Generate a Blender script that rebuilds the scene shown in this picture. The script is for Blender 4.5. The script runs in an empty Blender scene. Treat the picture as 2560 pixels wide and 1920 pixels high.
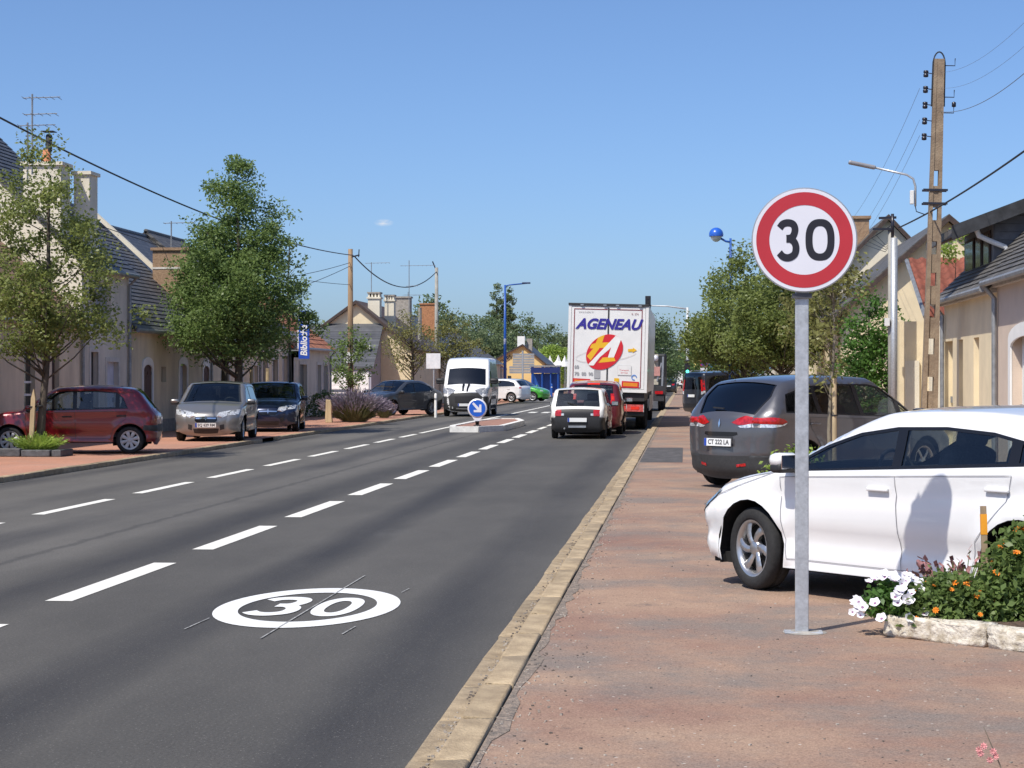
import bpy, bmesh, math, random
import numpy as np
from mathutils import Vector, Matrix
from mathutils.geometry import delaunay_2d_cdt
R = math.radians
SC = bpy.context.scene
COL = SC.collection

# ---------------------------------------------------------------- camera, world, sun, exposure
cam_d = bpy.data.cameras.new('camera')
cam_d.sensor_width = 36.0
cam_d.lens = 67.54
cam_d.shift_y = -0.0070
cam_d.clip_start = 0.1
cam_d.clip_end = 4000
cam = bpy.data.objects.new('camera', cam_d)
COL.objects.link(cam)
cam.location = (0, 0, 1.7)
cam.rotation_euler = (R(90), 0, R(5.15))
SC.camera = cam

SUN_EL, SUN_AZ = R(54), R(216)          # azimuth measured clockwise from +Y
wd = bpy.data.worlds.new('World')
SC.world = wd
wd.use_nodes = True
nt = wd.node_tree
bg = nt.nodes['Background']
sky = nt.nodes.new('ShaderNodeTexSky')
sky.sky_type = 'NISHITA'
sky.sun_disc = False
sky.sun_elevation = SUN_EL
sky.sun_rotation = SUN_AZ
sky.altitude = 0
sky.air_density = 0.70
sky.dust_density = 1.3
sky.ozone_density = 8.0
bg.inputs['Strength'].default_value = 0.15
# one small wisp of cloud low in the sky
def wn(t, **k):
    q = nt.nodes.new(t)
    for a, b in k.items(): setattr(q, a, b)
    return q
tcw = wn('ShaderNodeTexCoord')
mpw = wn('ShaderNodeMapping', vector_type='POINT')
cx_, cy_, cz_ = (-0.15539, 0.98462, 0.07981)
mpw.inputs['Scale'].default_value = (185, 185, 480)
mpw.inputs['Location'].default_value = (-cx_ * 185, -cy_ * 185, -cz_ * 480)
nt.links.new(tcw.outputs['Generated'], mpw.inputs[0])
lenw = wn('ShaderNodeVectorMath', operation='LENGTH')
nzw = wn('ShaderNodeTexNoise')
nzw.inputs['Scale'].default_value = 1.3
nzw.inputs['Detail'].default_value = 6
nt.links.new(mpw.outputs[0], nzw.inputs['Vector'])
nt.links.new(mpw.outputs[0], lenw.inputs[0])
mrw = wn('ShaderNodeMapRange')
mrw.inputs['From Min'].default_value, mrw.inputs['From Max'].default_value = 1.0, .1
nt.links.new(lenw.outputs['Value'], mrw.inputs[0])
nrw = wn('ShaderNodeMapRange')
nrw.inputs['From Min'].default_value, nrw.inputs['From Max'].default_value = .32, .62
nt.links.new(nzw.outputs['Fac'], nrw.inputs[0])
mlw = wn('ShaderNodeMath', operation='MULTIPLY')
nt.links.new(mrw.outputs[0], mlw.inputs[0])
nt.links.new(nrw.outputs[0], mlw.inputs[1])
mxw = wn('ShaderNodeMix', data_type='RGBA')
mxw.inputs[7].default_value = (4.6, 4.9, 5.4, 1)
nt.links.new(mlw.outputs[0], mxw.inputs[0])
nt.links.new(sky.outputs[0], mxw.inputs[6])
nt.links.new(mxw.outputs[2], bg.inputs['Color'])

sd = bpy.data.lights.new('sun', 'SUN')
sd.energy = 4.6
sd.angle = R(0.53)
sd.color = (1.0, 0.94, 0.84)
sun = bpy.data.objects.new('sun', sd)
COL.objects.link(sun)
sv = Vector((math.sin(SUN_AZ) * math.cos(SUN_EL), math.cos(SUN_AZ) * math.cos(SUN_EL), math.sin(SUN_EL)))
sun.rotation_euler = sv.to_track_quat('Z', 'Y').to_euler()
sun.location = sv * 60

vs = SC.view_settings
vs.view_transform = 'Standard'
vs.look = 'None'
vs.exposure = 0.10
vs.gamma = 1.0
vs.use_curve_mapping = False

# ---------------------------------------------------------------- materials
MATS = {}
def rgb(h):
    if isinstance(h, str):
        h = h.lstrip('#')
        v = [int(h[i:i + 2], 16) / 255 for i in (0, 2, 4)]
        return tuple(((c + 0.055) / 1.055) ** 2.4 if c > 0.04045 else c / 12.92 for c in v)
    return h

def pm(name, col, rough=0.6, metal=0.0, var=0.12, scale=3.0, detail=5, bump=0.0, bscale=40.0,
       coat=0.0, col2=None, obj_rand=0.0, spec=0.5, stretch=(1, 1, 1), emit=None, emit_s=0.0, lo=0.35, hi=0.65):
    """Procedural surface: base colour mottled by noise, optional second colour, fine bump."""
    if name in MATS:
        return MATS[name]
    col = rgb(col)
    m = bpy.data.materials.new(name)
    m.use_nodes = True
    n, l = m.node_tree.nodes, m.node_tree.links
    b = n['Principled BSDF']
    b.inputs['Roughness'].default_value = rough
    b.inputs['Metallic'].default_value = metal
    b.inputs['Specular IOR Level'].default_value = spec
    b.inputs['Coat Weight'].default_value = coat
    b.inputs['Coat Roughness'].default_value = 0.04
    tc = n.new('ShaderNodeTexCoord')
    mp = n.new('ShaderNodeMapping')
    mp.inputs['Scale'].default_value = stretch
    l.new(tc.outputs['Object'], mp.inputs[0])
    nz = n.new('ShaderNodeTexNoise')
    nz.inputs['Scale'].default_value = scale
    nz.inputs['Detail'].default_value = detail
    nz.inputs['Roughness'].default_value = 0.62
    l.new(mp.outputs[0], nz.inputs['Vector'])
    rp = n.new('ShaderNodeValToRGB')
    rp.color_ramp.elements[0].position = lo
    rp.color_ramp.elements[1].position = hi
    c2 = rgb(col2) if col2 else tuple(min(1, c * (1 + var)) for c in col)
    c1 = tuple(c * (1 - var) for c in col) if not col2 else col
    rp.color_ramp.elements[0].color = (*c1, 1)
    rp.color_ramp.elements[1].color = (*c2, 1)
    l.new(nz.outputs['Fac'], rp.inputs[0])
    out = rp.outputs[0]
    if obj_rand:
        oi = n.new('ShaderNodeObjectInfo')
        mr = n.new('ShaderNodeMapRange')
        mr.inputs['To Min'].default_value = 1 - obj_rand
        mr.inputs['To Max'].default_value = 1 + obj_rand
        l.new(oi.outputs['Random'], mr.inputs[0])
        hs = n.new('ShaderNodeHueSaturation')
        l.new(mr.outputs[0], hs.inputs['Value'])
        l.new(out, hs.inputs['Color'])
        out = hs.outputs[0]
    l.new(out, b.inputs['Base Color'])
    if bump:
        n2 = n.new('ShaderNodeTexNoise')
        n2.inputs['Scale'].default_value = bscale
        n2.inputs['Detail'].default_value = 4
        l.new(mp.outputs[0], n2.inputs['Vector'])
        bp = n.new('ShaderNodeBump')
        bp.inputs['Strength'].default_value = bump
        bp.inputs['Distance'].default_value = 0.02
        l.new(n2.outputs['Fac'], bp.inputs['Height'])
        l.new(bp.outputs[0], b.inputs['Normal'])
    if emit:
        b.inputs['Emission Color'].default_value = (*rgb(emit), 1)
        b.inputs['Emission Strength'].default_value = emit_s
    MATS[name] = m
    return m

def glass(name, tint, gloss=0.05):
    """Thin car glass: tinted see-through pane with a sky reflection that grows at grazing angles."""
    if name in MATS:
        return MATS[name]
    m = bpy.data.materials.new(name)
    m.use_nodes = True
    n, l = m.node_tree.nodes, m.node_tree.links
    n.remove(n['Principled BSDF'])
    o = n['Material Output']
    t = n.new('ShaderNodeBsdfTransparent')
    t.inputs[0].default_value = (*tint, 1)
    g = n.new('ShaderNodeBsdfGlossy')
    g.inputs['Roughness'].default_value = 0.02
    g.inputs['Color'].default_value = (0.85, 0.9, 0.95, 1)
    f = n.new('ShaderNodeLayerWeight')
    f.inputs['Blend'].default_value = 0.5
    pw = n.new('ShaderNodeMath')
    pw.operation = 'POWER'
    pw.inputs[1].default_value = 4.0
    l.new(f.outputs['Facing'], pw.inputs[0])
    a = n.new('ShaderNodeMath')
    a.operation = 'MULTIPLY_ADD'
    a.inputs[1].default_value = .85
    a.inputs[2].default_value = gloss + .03
    l.new(pw.outputs[0], a.inputs[0])
    x = n.new('ShaderNodeMixShader')
    l.new(a.outputs[0], x.inputs[0])
    l.new(t.outputs[0], x.inputs[1])
    l.new(g.outputs[0], x.inputs[2])
    l.new(x.outputs[0], o.inputs['Surface'])
    MATS[name] = m
    return m

def leafmat(name, c1, c2, trans=0.35):
    if name in MATS:
        return MATS[name]
    m = bpy.data.materials.new(name)
    m.use_nodes = True
    n, l = m.node_tree.nodes, m.node_tree.links
    b = n['Principled BSDF']
    o = n['Material Output']
    tc = n.new('ShaderNodeTexCoord')
    nz = n.new('ShaderNodeTexNoise')
    nz.inputs['Scale'].default_value = 2.2
    nz.inputs['Detail'].default_value = 6
    nz.inputs['Roughness'].default_value = 0.75
    l.new(tc.outputs['Object'], nz.inputs['Vector'])
    rp = n.new('ShaderNodeValToRGB')
    rp.color_ramp.elements[0].position = 0.36
    rp.color_ramp.elements[1].position = 0.64
    rp.color_ramp.elements[0].color = (*c1, 1)
    rp.color_ramp.elements[1].color = (*c2, 1)
    l.new(nz.outputs['Fac'], rp.inputs[0])
    l.new(rp.outputs[0], b.inputs['Base Color'])
    b.inputs['Roughness'].default_value = 0.42
    b.inputs['Specular IOR Level'].default_value = 0.35
    t = n.new('ShaderNodeBsdfTranslucent')
    l.new(rp.outputs[0], t.inputs['Color'])
    x = n.new('ShaderNodeMixShader')
    x.inputs[0].default_value = trans
    l.new(b.outputs[0], x.inputs[1])
    l.new(t.outputs[0], x.inputs[2])
    l.new(x.outputs[0], o.inputs['Surface'])
    MATS[name] = m
    return m

# ---------------------------------------------------------------- object helpers
def setp(o, label=None, cat=None, group=None, kind=None):
    if label: o['label'] = label
    if cat: o['category'] = cat
    if group: o['group'] = group
    if kind: o['kind'] = kind
    return o

def thing(name, label, cat, loc=(0, 0, 0), rz=0.0, group=None):
    o = bpy.data.objects.new(name, None)
    o.empty_display_size = 0.2
    COL.objects.link(o)
    o.location = (loc[0], loc[1], loc[2] if len(loc) > 2 else 0)
    o.rotation_euler = (0, 0, rz)
    return setp(o, label, cat, group)

def link(name, me, parent=None, loc=None, rot=None, scale=None):
    o = bpy.data.objects.new(name, me)
    COL.objects.link(o)
    if parent is not None: o.parent = parent
    if loc is not None: o.location = loc
    if rot is not None: o.rotation_euler = rot
    if scale is not None: o.scale = scale
    return o

class MB:
    """Collects shapes; build() links them as one mesh object."""
    def __init__(s):
        s.v, s.f = [], []
    def add(s, vs, fs):
        k = len(s.v)
        s.v += [tuple(p) for p in vs]
        s.f += [tuple(i + k for i in f) for f in fs]
        return s
    def box(s, x0, x1, y0, y1, z0, z1):
        v = [(x0, y0, z0), (x1, y0, z0), (x1, y1, z0), (x0, y1, z0), (x0, y0, z1), (x1, y0, z1), (x1, y1, z1), (x0, y1, z1)]
        return s.add(v, [(0, 3, 2, 1), (4, 5, 6, 7), (0, 1, 5, 4), (1, 2, 6, 5), (2, 3, 7, 6), (3, 0, 4, 7)])
    def obox(s, c, ax, sx, ay, sy, az, sz):
        c, ax, ay, az = Vector(c), Vector(ax).normalized(), Vector(ay).normalized(), Vector(az).normalized()
        v = [c + ax * sx * a + ay * sy * b + az * sz * d for d in (-.5, .5) for a, b in ((-.5, -.5), (.5, -.5), (.5, .5), (-.5, .5))]
        return s.add(v, [(0, 3, 2, 1), (4, 5, 6, 7), (0, 1, 5, 4), (1, 2, 6, 5), (2, 3, 7, 6), (3, 0, 4, 7)])
    def bar(s, a, b, w, h=None):
        a, b = Vector(a), Vector(b)
        d = b - a
        up = Vector((0, 0, 1)) if abs(d.normalized().z) < .95 else Vector((0, 1, 0))
        sx = d.cross(up).normalized()
        sz = sx.cross(d).normalized()
        return s.obox((a + b) / 2, d, d.length, sx, w, sz, h or w)
    def tube(s, pts, rad, n=8, cap=True):
        pts = [Vector(p) for p in pts]
        if not isinstance(rad, (list, tuple)): rad = [rad] * len(pts)
        k = len(s.v)
        up = Vector((0.13, 0.21, 0.97))
        for i, p in enumerate(pts):
            d = (pts[min(i + 1, len(pts) - 1)] - pts[max(i - 1, 0)]).normalized()
            u = d.cross(up)
            if u.length < .05: u = d.cross(Vector((1, 0, 0)))
            u.normalize()
            w = d.cross(u)
            for j in range(n):
                a = 2 * math.pi * j / n
                s.v.append(tuple(p + (u * math.cos(a) + w * math.sin(a)) * rad[i]))
        for i in range(len(pts) - 1):
            for j in range(n):
                s.f.append((k + i * n + j, k + i * n + (j + 1) % n, k + (i + 1) * n + (j + 1) % n, k + (i + 1) * n + j))
        if cap:
            s.f.append(tuple(k + j for j in reversed(range(n))))
            s.f.append(tuple(k + (len(pts) - 1) * n + j for j in range(n)))
        return s
    def lathe(s, prof, c=(0, 0, 0), axis='z', n=20):
        """prof: list of (radius, along)."""
        k = len(s.v)
        for r_, h in prof:
            for j in range(n):
                a = 2 * math.pi * j / n
                p, q = r_ * math.cos(a), r_ * math.sin(a)
                d = {'z': (p, q, h), 'y': (p, h, q), 'x': (h, p, q)}[axis]
                s.v.append((c[0] + d[0], c[1] + d[1], c[2] + d[2]))
        for i in range(len(prof) - 1):
            for j in range(n):
                s.f.append((k + i * n + j, k + i * n + (j + 1) % n, k + (i + 1) * n + (j + 1) % n, k + (i + 1) * n + j))
        return s
    def prism(s, poly, o, u, v, w, t):
        """poly in (a,b) on plane o + a*u + b*v, thickness t along w."""
        o, u, v, w = Vector(o), Vector(u), Vector(v), Vector(w)
        n = len(poly)
        P = [o + u * a + v * b for a, b in poly]
        vs_ = P + [p + w * t for p in P]
        fs = [tuple(reversed(range(n))), tuple(range(n, 2 * n))] + [(i, (i + 1) % n, n + (i + 1) % n, n + i) for i in range(n)]
        return s.add(vs_, fs)
    def mesh(s, name, mat=None, smooth=False):
        me = bpy.data.meshes.new(name)
        me.from_pydata(s.v, [], s.f)
        if mat: me.materials.append(mat)
        bm = bmesh.new()
        bm.from_mesh(me)
        bmesh.ops.recalc_face_normals(bm, faces=bm.faces)
        bm.to_mesh(me)
        bm.free()
        if smooth:
            me.polygons.foreach_set('use_smooth', [True] * len(me.polygons))
        me.update()
        return me
    def build(s, name, mat, parent=None, smooth=False, loc=None, bevel=0.0, **kw):
        me = s.mesh(name, mat, smooth)
        if bevel:
            bm = bmesh.new()
            bm.from_mesh(me)
            bmesh.ops.bevel(bm, geom=list(bm.edges), offset=bevel, segments=2, affect='EDGES', profile=0.5)
            bm.to_mesh(me)
            bm.free()
        return link(name, me, parent, loc, **kw)

def sharp(o, ang=35):
    """smooth shading with hard edges kept"""
    me = o.data
    bm = bmesh.new()
    bm.from_mesh(me)
    for e in bm.edges:
        if len(e.link_faces) == 2 and e.calc_face_angle(0) > R(ang): e.smooth = False
    for f in bm.faces: f.smooth = True
    bm.to_mesh(me)
    bm.free()
    return o

def text(name, body, size, mat, parent, loc, rot, shear=0.0, bold=0.0, ext=0.002, align='CENTER', sx=1.0, space=1.0):
    c = bpy.data.curves.new(name, 'FONT')
    c.body = body
    c.size = size
    c.shear = shear
    c.offset = bold
    c.extrude = ext
    c.align_x = align
    c.align_y = 'CENTER'
    c.space_character = space
    c.resolution_u = 4
    t = bpy.data.objects.new(name, c)
    COL.objects.link(t)
    dg = bpy.context.evaluated_depsgraph_get()
    me = bpy.data.meshes.new_from_object(t.evaluated_get(dg))
    bpy.data.objects.remove(t)
    me.materials.clear()
    me.materials.append(mat)
    me.name = name
    return link(name, me, parent, loc, rot, (sx, 1, 1))

def catmull(P, sub=4, closed=False):
    P = [np.array(p, float) for p in P]
    n = len(P)
    out = []
    for i in range(n if closed else n - 1):
        p0 = P[(i - 1) % n] if closed or i > 0 else 2 * P[0] - P[1]
        p1, p2 = P[i], P[(i + 1) % n]
        p3 = P[(i + 2) % n] if closed or i + 2 < n else 2 * P[-1] - P[-2]
        for k in range(sub):
            t = k / sub
            out.append(0.5 * ((2 * p1) + (-p0 + p2) * t + (2 * p0 - 5 * p1 + 4 * p2 - p3) * t * t + (-p0 + 3 * p1 - 3 * p2 + p3) * t ** 3))
    if not closed: out.append(P[-1])
    return np.array(out)

def inpoly(px, py, poly):
    x, y = np.asarray(px), np.asarray(py)
    r_ = np.zeros(x.shape, bool)
    n = len(poly)
    for i in range(n):
        x1, y1 = poly[i]
        x2, y2 = poly[(i + 1) % n]
        c = ((y1 > y) != (y2 > y))
        with np.errstate(divide='ignore', invalid='ignore'):
            xi = (x2 - x1) * (y - y1) / (y2 - y1 if y2 != y1 else 1e-12) + x1
        r_ ^= c & (x < xi)
    return r_

def clip_half(poly, a, b, c):
    """keep a*x+b*y<=c"""
    out = []
    n = len(poly)
    for i in range(n):
        p, q = poly[i], poly[(i + 1) % n]
        dp, dq = a * p[0] + b * p[1] - c, a * q[0] + b * q[1] - c
        if dp <= 0: out.append(p)
        if (dp < 0 < dq) or (dq < 0 < dp):
            t = dp / (dp - dq)
            out.append((p[0] + (q[0] - p[0]) * t, p[1] + (q[1] - p[1]) * t))
    return out

def clip_convex(poly, conv):
    n = len(conv)
    area = sum(conv[i][0] * conv[(i + 1) % n][1] - conv[(i + 1) % n][0] * conv[i][1] for i in range(n))
    cv = conv if area > 0 else conv[::-1]
    for i in range(n):
        (x1, y1), (x2, y2) = cv[i], cv[(i + 1) % n]
        a, b = (y2 - y1), -(x2 - x1)
        poly = clip_half(poly, a, b, a * x1 + b * y1)
        if len(poly) < 3: return []
    return poly

def inset(poly, d):
    n = len(poly)
    area = sum(poly[i][0] * poly[(i + 1) % n][1] - poly[(i + 1) % n][0] * poly[i][1] for i in range(n))
    sg = 1 if area > 0 else -1
    out = []
    for i in range(n):
        p0, p1, p2 = Vector(poly[i - 1]), Vector(poly[i]), Vector(poly[(i + 1) % n])
        a, b = (p1 - p0).normalized(), (p2 - p1).normalized()
        na, nb = Vector((-a.y, a.x)) * sg, Vector((-b.y, b.x)) * sg
        m = (na + nb)
        m = m / max(.35, m.dot(na))
        out.append(tuple(p1 + m * d))
    return out

# ---------------------------------------------------------------- ground, road, pavements
def nodes_of(m): return m.node_tree.nodes, m.node_tree.links

def asphalt():
    m = bpy.data.materials.new('asphalt')
    m.use_nodes = True
    n, l = nodes_of(m)
    b = n['Principled BSDF']
    b.inputs['Roughness'].default_value = .72
    b.inputs['Specular IOR Level'].default_value = .2
    tc = n.new('ShaderNodeTexCoord')
    def noise(sc, det, stretch=(1, 1, 1), ro=.6):
        mp = n.new('ShaderNodeMapping')
        mp.inputs['Scale'].default_value = stretch
        l.new(tc.outputs['Object'], mp.inputs[0])
        z = n.new('ShaderNodeTexNoise')
        z.inputs['Scale'].default_value = sc
        z.inputs['Detail'].default_value = det
        z.inputs['Roughness'].default_value = ro
        l.new(mp.outputs[0], z.inputs['Vector'])
        return z.outputs['Fac']
    def ramp(f, a, b_, c1, c2):
        r_ = n.new('ShaderNodeValToRGB')
        r_.color_ramp.elements[0].position, r_.color_ramp.elements[1].position = a, b_
        r_.color_ramp.elements[0].color, r_.color_ramp.elements[1].color = (*c1, 1), (*c2, 1)
        l.new(f, r_.inputs[0])
        return r_.outputs[0]
    def mix(f, a, b_, mode='MIX'):
        x = n.new('ShaderNodeMix')
        x.data_type = 'RGBA'
        x.blend_type = mode
        if isinstance(f, float): x.inputs[0].default_value = f
        else: l.new(f, x.inputs[0])
        l.new(a, x.inputs[6])
        l.new(b_, x.inputs[7])
        return x.outputs[2]
    base = ramp(noise(.45, 9, (1, .35, 1), .7), .3, .7, (.078, .074, .068), (.122, .115, .104))
    # tyre-polished bands: dark stripes running along the lanes
    sx = n.new('ShaderNodeSeparateXYZ')
    l.new(tc.outputs['Object'], sx.inputs[0])
    wob = noise(.06, 2, (1, 1, 1))
    ad = n.new('ShaderNodeMath'); ad.operation = 'MULTIPLY_ADD'
    ad.inputs[1].default_value = .7
    l.new(wob, ad.inputs[0]); l.new(sx.outputs['X'], ad.inputs[2])
    wv = n.new('ShaderNodeMath'); wv.operation = 'MULTIPLY'; wv.inputs[1].default_value = 2 * math.pi / 1.78
    l.new(ad.outputs[0], wv.inputs[0])
    sn = n.new('ShaderNodeMath'); sn.operation = 'SINE'
    l.new(wv.outputs[0], sn.inputs[0])
    mr = n.new('ShaderNodeMapRange'); mr.inputs['From Min'].default_value = .1; mr.inputs['From Max'].default_value = 1
    l.new(sn.outputs[0], mr.inputs[0])
    br = n.new('ShaderNodeMath'); br.operation = 'MULTIPLY'
    l.new(mr.outputs[0], br.inputs[0])
    l.new(ramp(noise(.30, 8, (1, .10, 1), .68), .36, .66, (0, 0, 0), (.95, .95, .95)), br.inputs[1])
    dk = n.new('ShaderNodeRGB'); dk.outputs[0].default_value = (.040, .039, .041, 1)
    c = mix(br.outputs[0], base, dk.outputs[0])
    # the newer right-hand lane is darker than the older left one
    ln = n.new('ShaderNodeMapRange'); ln.inputs['From Min'].default_value = -5.6; ln.inputs['From Max'].default_value = -5.3
    ln.inputs['To Min'].default_value = 1.18; ln.inputs['To Max'].default_value = .92
    l.new(ad.outputs[0], ln.inputs[0])
    hs = n.new('ShaderNodeHueSaturation'); l.new(ln.outputs[0], hs.inputs['Value']); l.new(c, hs.inputs['Color'])
    c = hs.outputs[0]
    # pale dusty scuffs
    pl = n.new('ShaderNodeRGB'); pl.outputs[0].default_value = (.16, .155, .15, 1)
    c = mix(ramp(noise(.5, 9, (1, .35, 1), .72), .60, .80, (0, 0, 0), (.45, .45, .45)), c, pl.outputs[0])
    # jagged joint between the old and the new surfacing
    jx = n.new('ShaderNodeMath'); jx.operation = 'MULTIPLY_ADD'; jx.inputs[1].default_value = .30
    l.new(noise(1.6, 6, (1, 1, 1), .7), jx.inputs[0]); l.new(sx.outputs['X'], jx.inputs[2])
    ja = n.new('ShaderNodeMath'); ja.operation = 'ADD'; ja.inputs[1].default_value = 6.05
    l.new(jx.outputs[0], ja.inputs[0])
    jb = n.new('ShaderNodeMath'); jb.operation = 'ABSOLUTE'; l.new(ja.outputs[0], jb.inputs[0])
    jd = n.new('ShaderNodeRGB'); jd.outputs[0].default_value = (.036, .035, .036, 1)
    c = mix(ramp(jb.outputs[0], .02, .075, (.42, .42, .42), (0, 0, 0)), c, jd.outputs[0])
    gr = ramp(noise(55, 6, (1, 1, 1), .8), .3, .7, (.62, .62, .62), (1.42, 1.42, 1.42))
    c = mix(1.0, c, gr, 'MULTIPLY')
    # bright and dark chippings
    vo = n.new('ShaderNodeTexVoronoi'); vo.inputs['Scale'].default_value = 34
    l.new(tc.outputs['Object'], vo.inputs['Vector'])
    chp = n.new('ShaderNodeRGB'); chp.outputs[0].default_value = (.24, .23, .21, 1)
    c = mix(ramp(vo.outputs['Distance'], .10, .17, (.55, .55, .55), (0, 0, 0)), c, chp.outputs[0])
    l.new(c, b.inputs['Base Color'])
    bp = n.new('ShaderNodeBump'); bp.inputs['Strength'].default_value = .35; bp.inputs['Distance'].default_value = .01
    l.new(noise(140, 3), bp.inputs['Height']); l.new(bp.outputs[0], b.inputs['Normal'])
    return m

def redtarmac(name, c1, c2, grey, amt):
    m = bpy.data.materials.new(name)
    m.use_nodes = True
    n, l = nodes_of(m)
    b = n['Principled BSDF']
    b.inputs['Roughness'].default_value = .88
    b.inputs['Specular IOR Level'].default_value = .2
    tc = n.new('ShaderNodeTexCoord')
    def noise(sc, det, ro=.62, st=(1, 1, 1)):
        mp = n.new('ShaderNodeMapping'); mp.inputs['Scale'].default_value = st
        l.new(tc.outputs['Object'], mp.inputs[0])
        z = n.new('ShaderNodeTexNoise')
        z.inputs['Scale'].default_value, z.inputs['Detail'].default_value, z.inputs['Roughness'].default_value = sc, det, ro
        l.new(mp.outputs[0], z.inputs['Vector'])
        return z.outputs['Fac']
    def ramp(f, a, b_, c1, c2):
        r_ = n.new('ShaderNodeValToRGB')
        r_.color_ramp.elements[0].position, r_.color_ramp.elements[1].position = a, b_
        r_.color_ramp.elements[0].color, r_.color_ramp.elements[1].color = (*c1, 1), (*c2, 1)
        l.new(f, r_.inputs[0])
        return r_.outputs[0]
    def mix(f, a, b_, mode='MIX'):
        x = n.new('ShaderNodeMix'); x.data_type = 'RGBA'; x.blend_type = mode
        if isinstance(f, float): x.inputs[0].default_value = f
        else: l.new(f, x.inputs[0])
        l.new(a, x.inputs[6]); l.new(b_, x.inputs[7])
        return x.outputs[2]
    c = ramp(noise(.45, 10, .68), .34, .66, c1, c2)
    g = n.new('ShaderNodeRGB'); g.outputs[0].default_value = (*grey, 1)
    c = mix(ramp(noise(.62, 10, .7), .46, .62, (0, 0, 0), (amt, amt, amt)), c, g.outputs[0])
    g2 = n.new('ShaderNodeRGB'); g2.outputs[0].default_value = (grey[0] * .55, grey[1] * .55, grey[2] * .6, 1)
    c = mix(ramp(noise(2.3, 10, .75), .60, .74, (0, 0, 0), (.8 * amt, .8 * amt, .8 * amt)), c, g2.outputs[0])
    # loose pale and dark grains
    c = mix(1.0, c, ramp(noise(95, 3, .7), .28, .72, (.62, .62, .62), (1.36, 1.36, 1.36)), 'MULTIPLY')
    vo = n.new('ShaderNodeTexVoronoi'); vo.inputs['Scale'].default_value = 9
    l.new(tc.outputs['Object'], vo.inputs['Vector'])
    pal = n.new('ShaderNodeRGB'); pal.outputs[0].default_value = (.55, .48, .42, 1)
    c = mix(ramp(vo.outputs['Distance'], .05, .085, (1, 1, 1), (0, 0, 0)), c, pal.outputs[0])
    v2 = n.new('ShaderNodeTexVoronoi'); v2.inputs['Scale'].default_value = 14
    l.new(tc.outputs['Object'], v2.inputs['Vector'])
    drk = n.new('ShaderNodeRGB'); drk.outputs[0].default_value = (.045, .038, .034, 1)
    c = mix(ramp(v2.outputs['Distance'], .07, .11, (1, 1, 1), (0, 0, 0)), c, drk.outputs[0])
    l.new(c, b.inputs['Base Color'])
    bp = n.new('ShaderNodeBump'); bp.inputs['Strength'].default_value = .5; bp.inputs['Distance'].default_value = .012
    l.new(noise(70, 4), bp.inputs['Height']); l.new(bp.outputs[0], b.inputs['Normal'])
    return m

M_ASPH = asphalt()
M_PAVR = redtarmac('red_tarmac', (.255, .152, .118), (.395, .275, .195), (.215, .180, .158), .9)
M_PAVL = redtarmac('orange_tarmac', (.42, .205, .135), (.50, .26, .18), (.30, .22, .18), .35)
M_EARTH = pm('field_ground', (.10, .11, .045), .95, var=.4, scale=.2, bump=.3, bscale=4)
M_KERB = pm('kerb_stone', (.28, .21, .132), .88, col2=(.44, .34, .215), scale=7, detail=9, bump=.5, bscale=60, obj_rand=.10)
M_GUT = pm('gutter_stone', (.25, .19, .122), .88, col2=(.40, .31, .20), scale=9, detail=9, bump=.6, bscale=70, obj_rand=.12)
M_JOINT = pm('dirt_joint', (.07, .058, .042), .95, var=.5, scale=25)
M_WHITE = pm('road_paint', (.78, .76, .69), .6, var=.05, scale=5, bump=.2, bscale=120)
M_WHITE2 = pm('fresh_road_paint', (.82, .82, .80), .55, var=.04, scale=5, bump=.2, bscale=120)
M_CHALK = pm('chalk', (.30, .30, .295), .9, var=.5, scale=14)

def sheet(name, x0, x1, y0, y1, z, mat, parent=None, nx=1, ny=1):
    mb = MB()
    vs_ = [(x0 + (x1 - x0) * i / nx, y0 + (y1 - y0) * j / ny, z) for j in range(ny + 1) for i in range(nx + 1)]
    mb.add(vs_, [(j * (nx + 1) + i, j * (nx + 1) + i + 1, (j + 1) * (nx + 1) + i + 1, (j + 1) * (nx + 1) + i) for j in range(ny) for i in range(nx)])
    return mb.build(name, mat, parent)

XK, XL = -1.19, -10.9          # road edges
PZ = 0.08                      # pavement level
setp(sheet('ground', -1500, 1500, -60, 3000, -.03, M_EARTH), kind='structure')
road = setp(sheet('road', XL, XK, -30, 900, 0, M_ASPH), kind='structure')
pav_r = setp(sheet('pavement_right', XK + .30, 12, -20, 520, PZ, M_PAVR), kind='structure')
pav_l = setp(sheet('pavement_left', -30, XL - .16, -20, 520, PZ, M_PAVL), kind='structure')
sheet('asphalt_patch', -.86, -.05, 36.5, 44, PZ + .004, pm('patch_asphalt', (.085, .08, .08), .9, var=.35, scale=6, bump=.4, bscale=80), pav_r)
sheet('asphalt_patch', .35, 1.5, 44, 47, PZ + .004, MATS['patch_asphalt'], pav_r)
rubble = MB()
random.seed(4)
M_RUB = pm('rubble_edge', (.13, .115, .10), .95, col2=(.36, .28, .22), scale=30, bump=.8, bscale=90)
pts = [XK + .33 + .07 * random.random() ** 2 for _ in range(240)]
for i in range(239):
    y0, y1 = 5 + i * .25, 5.25 + i * .25
    rubble.add([(XK + .302, y0, PZ + .003), (pts[i], y0, PZ + .003), (pts[i + 1], y1, PZ + .003), (XK + .302, y1, PZ + .003)], [(0, 1, 2, 3)])
rubble.build('rubble_edge', M_RUB, pav_r)
grit = MB()
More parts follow.
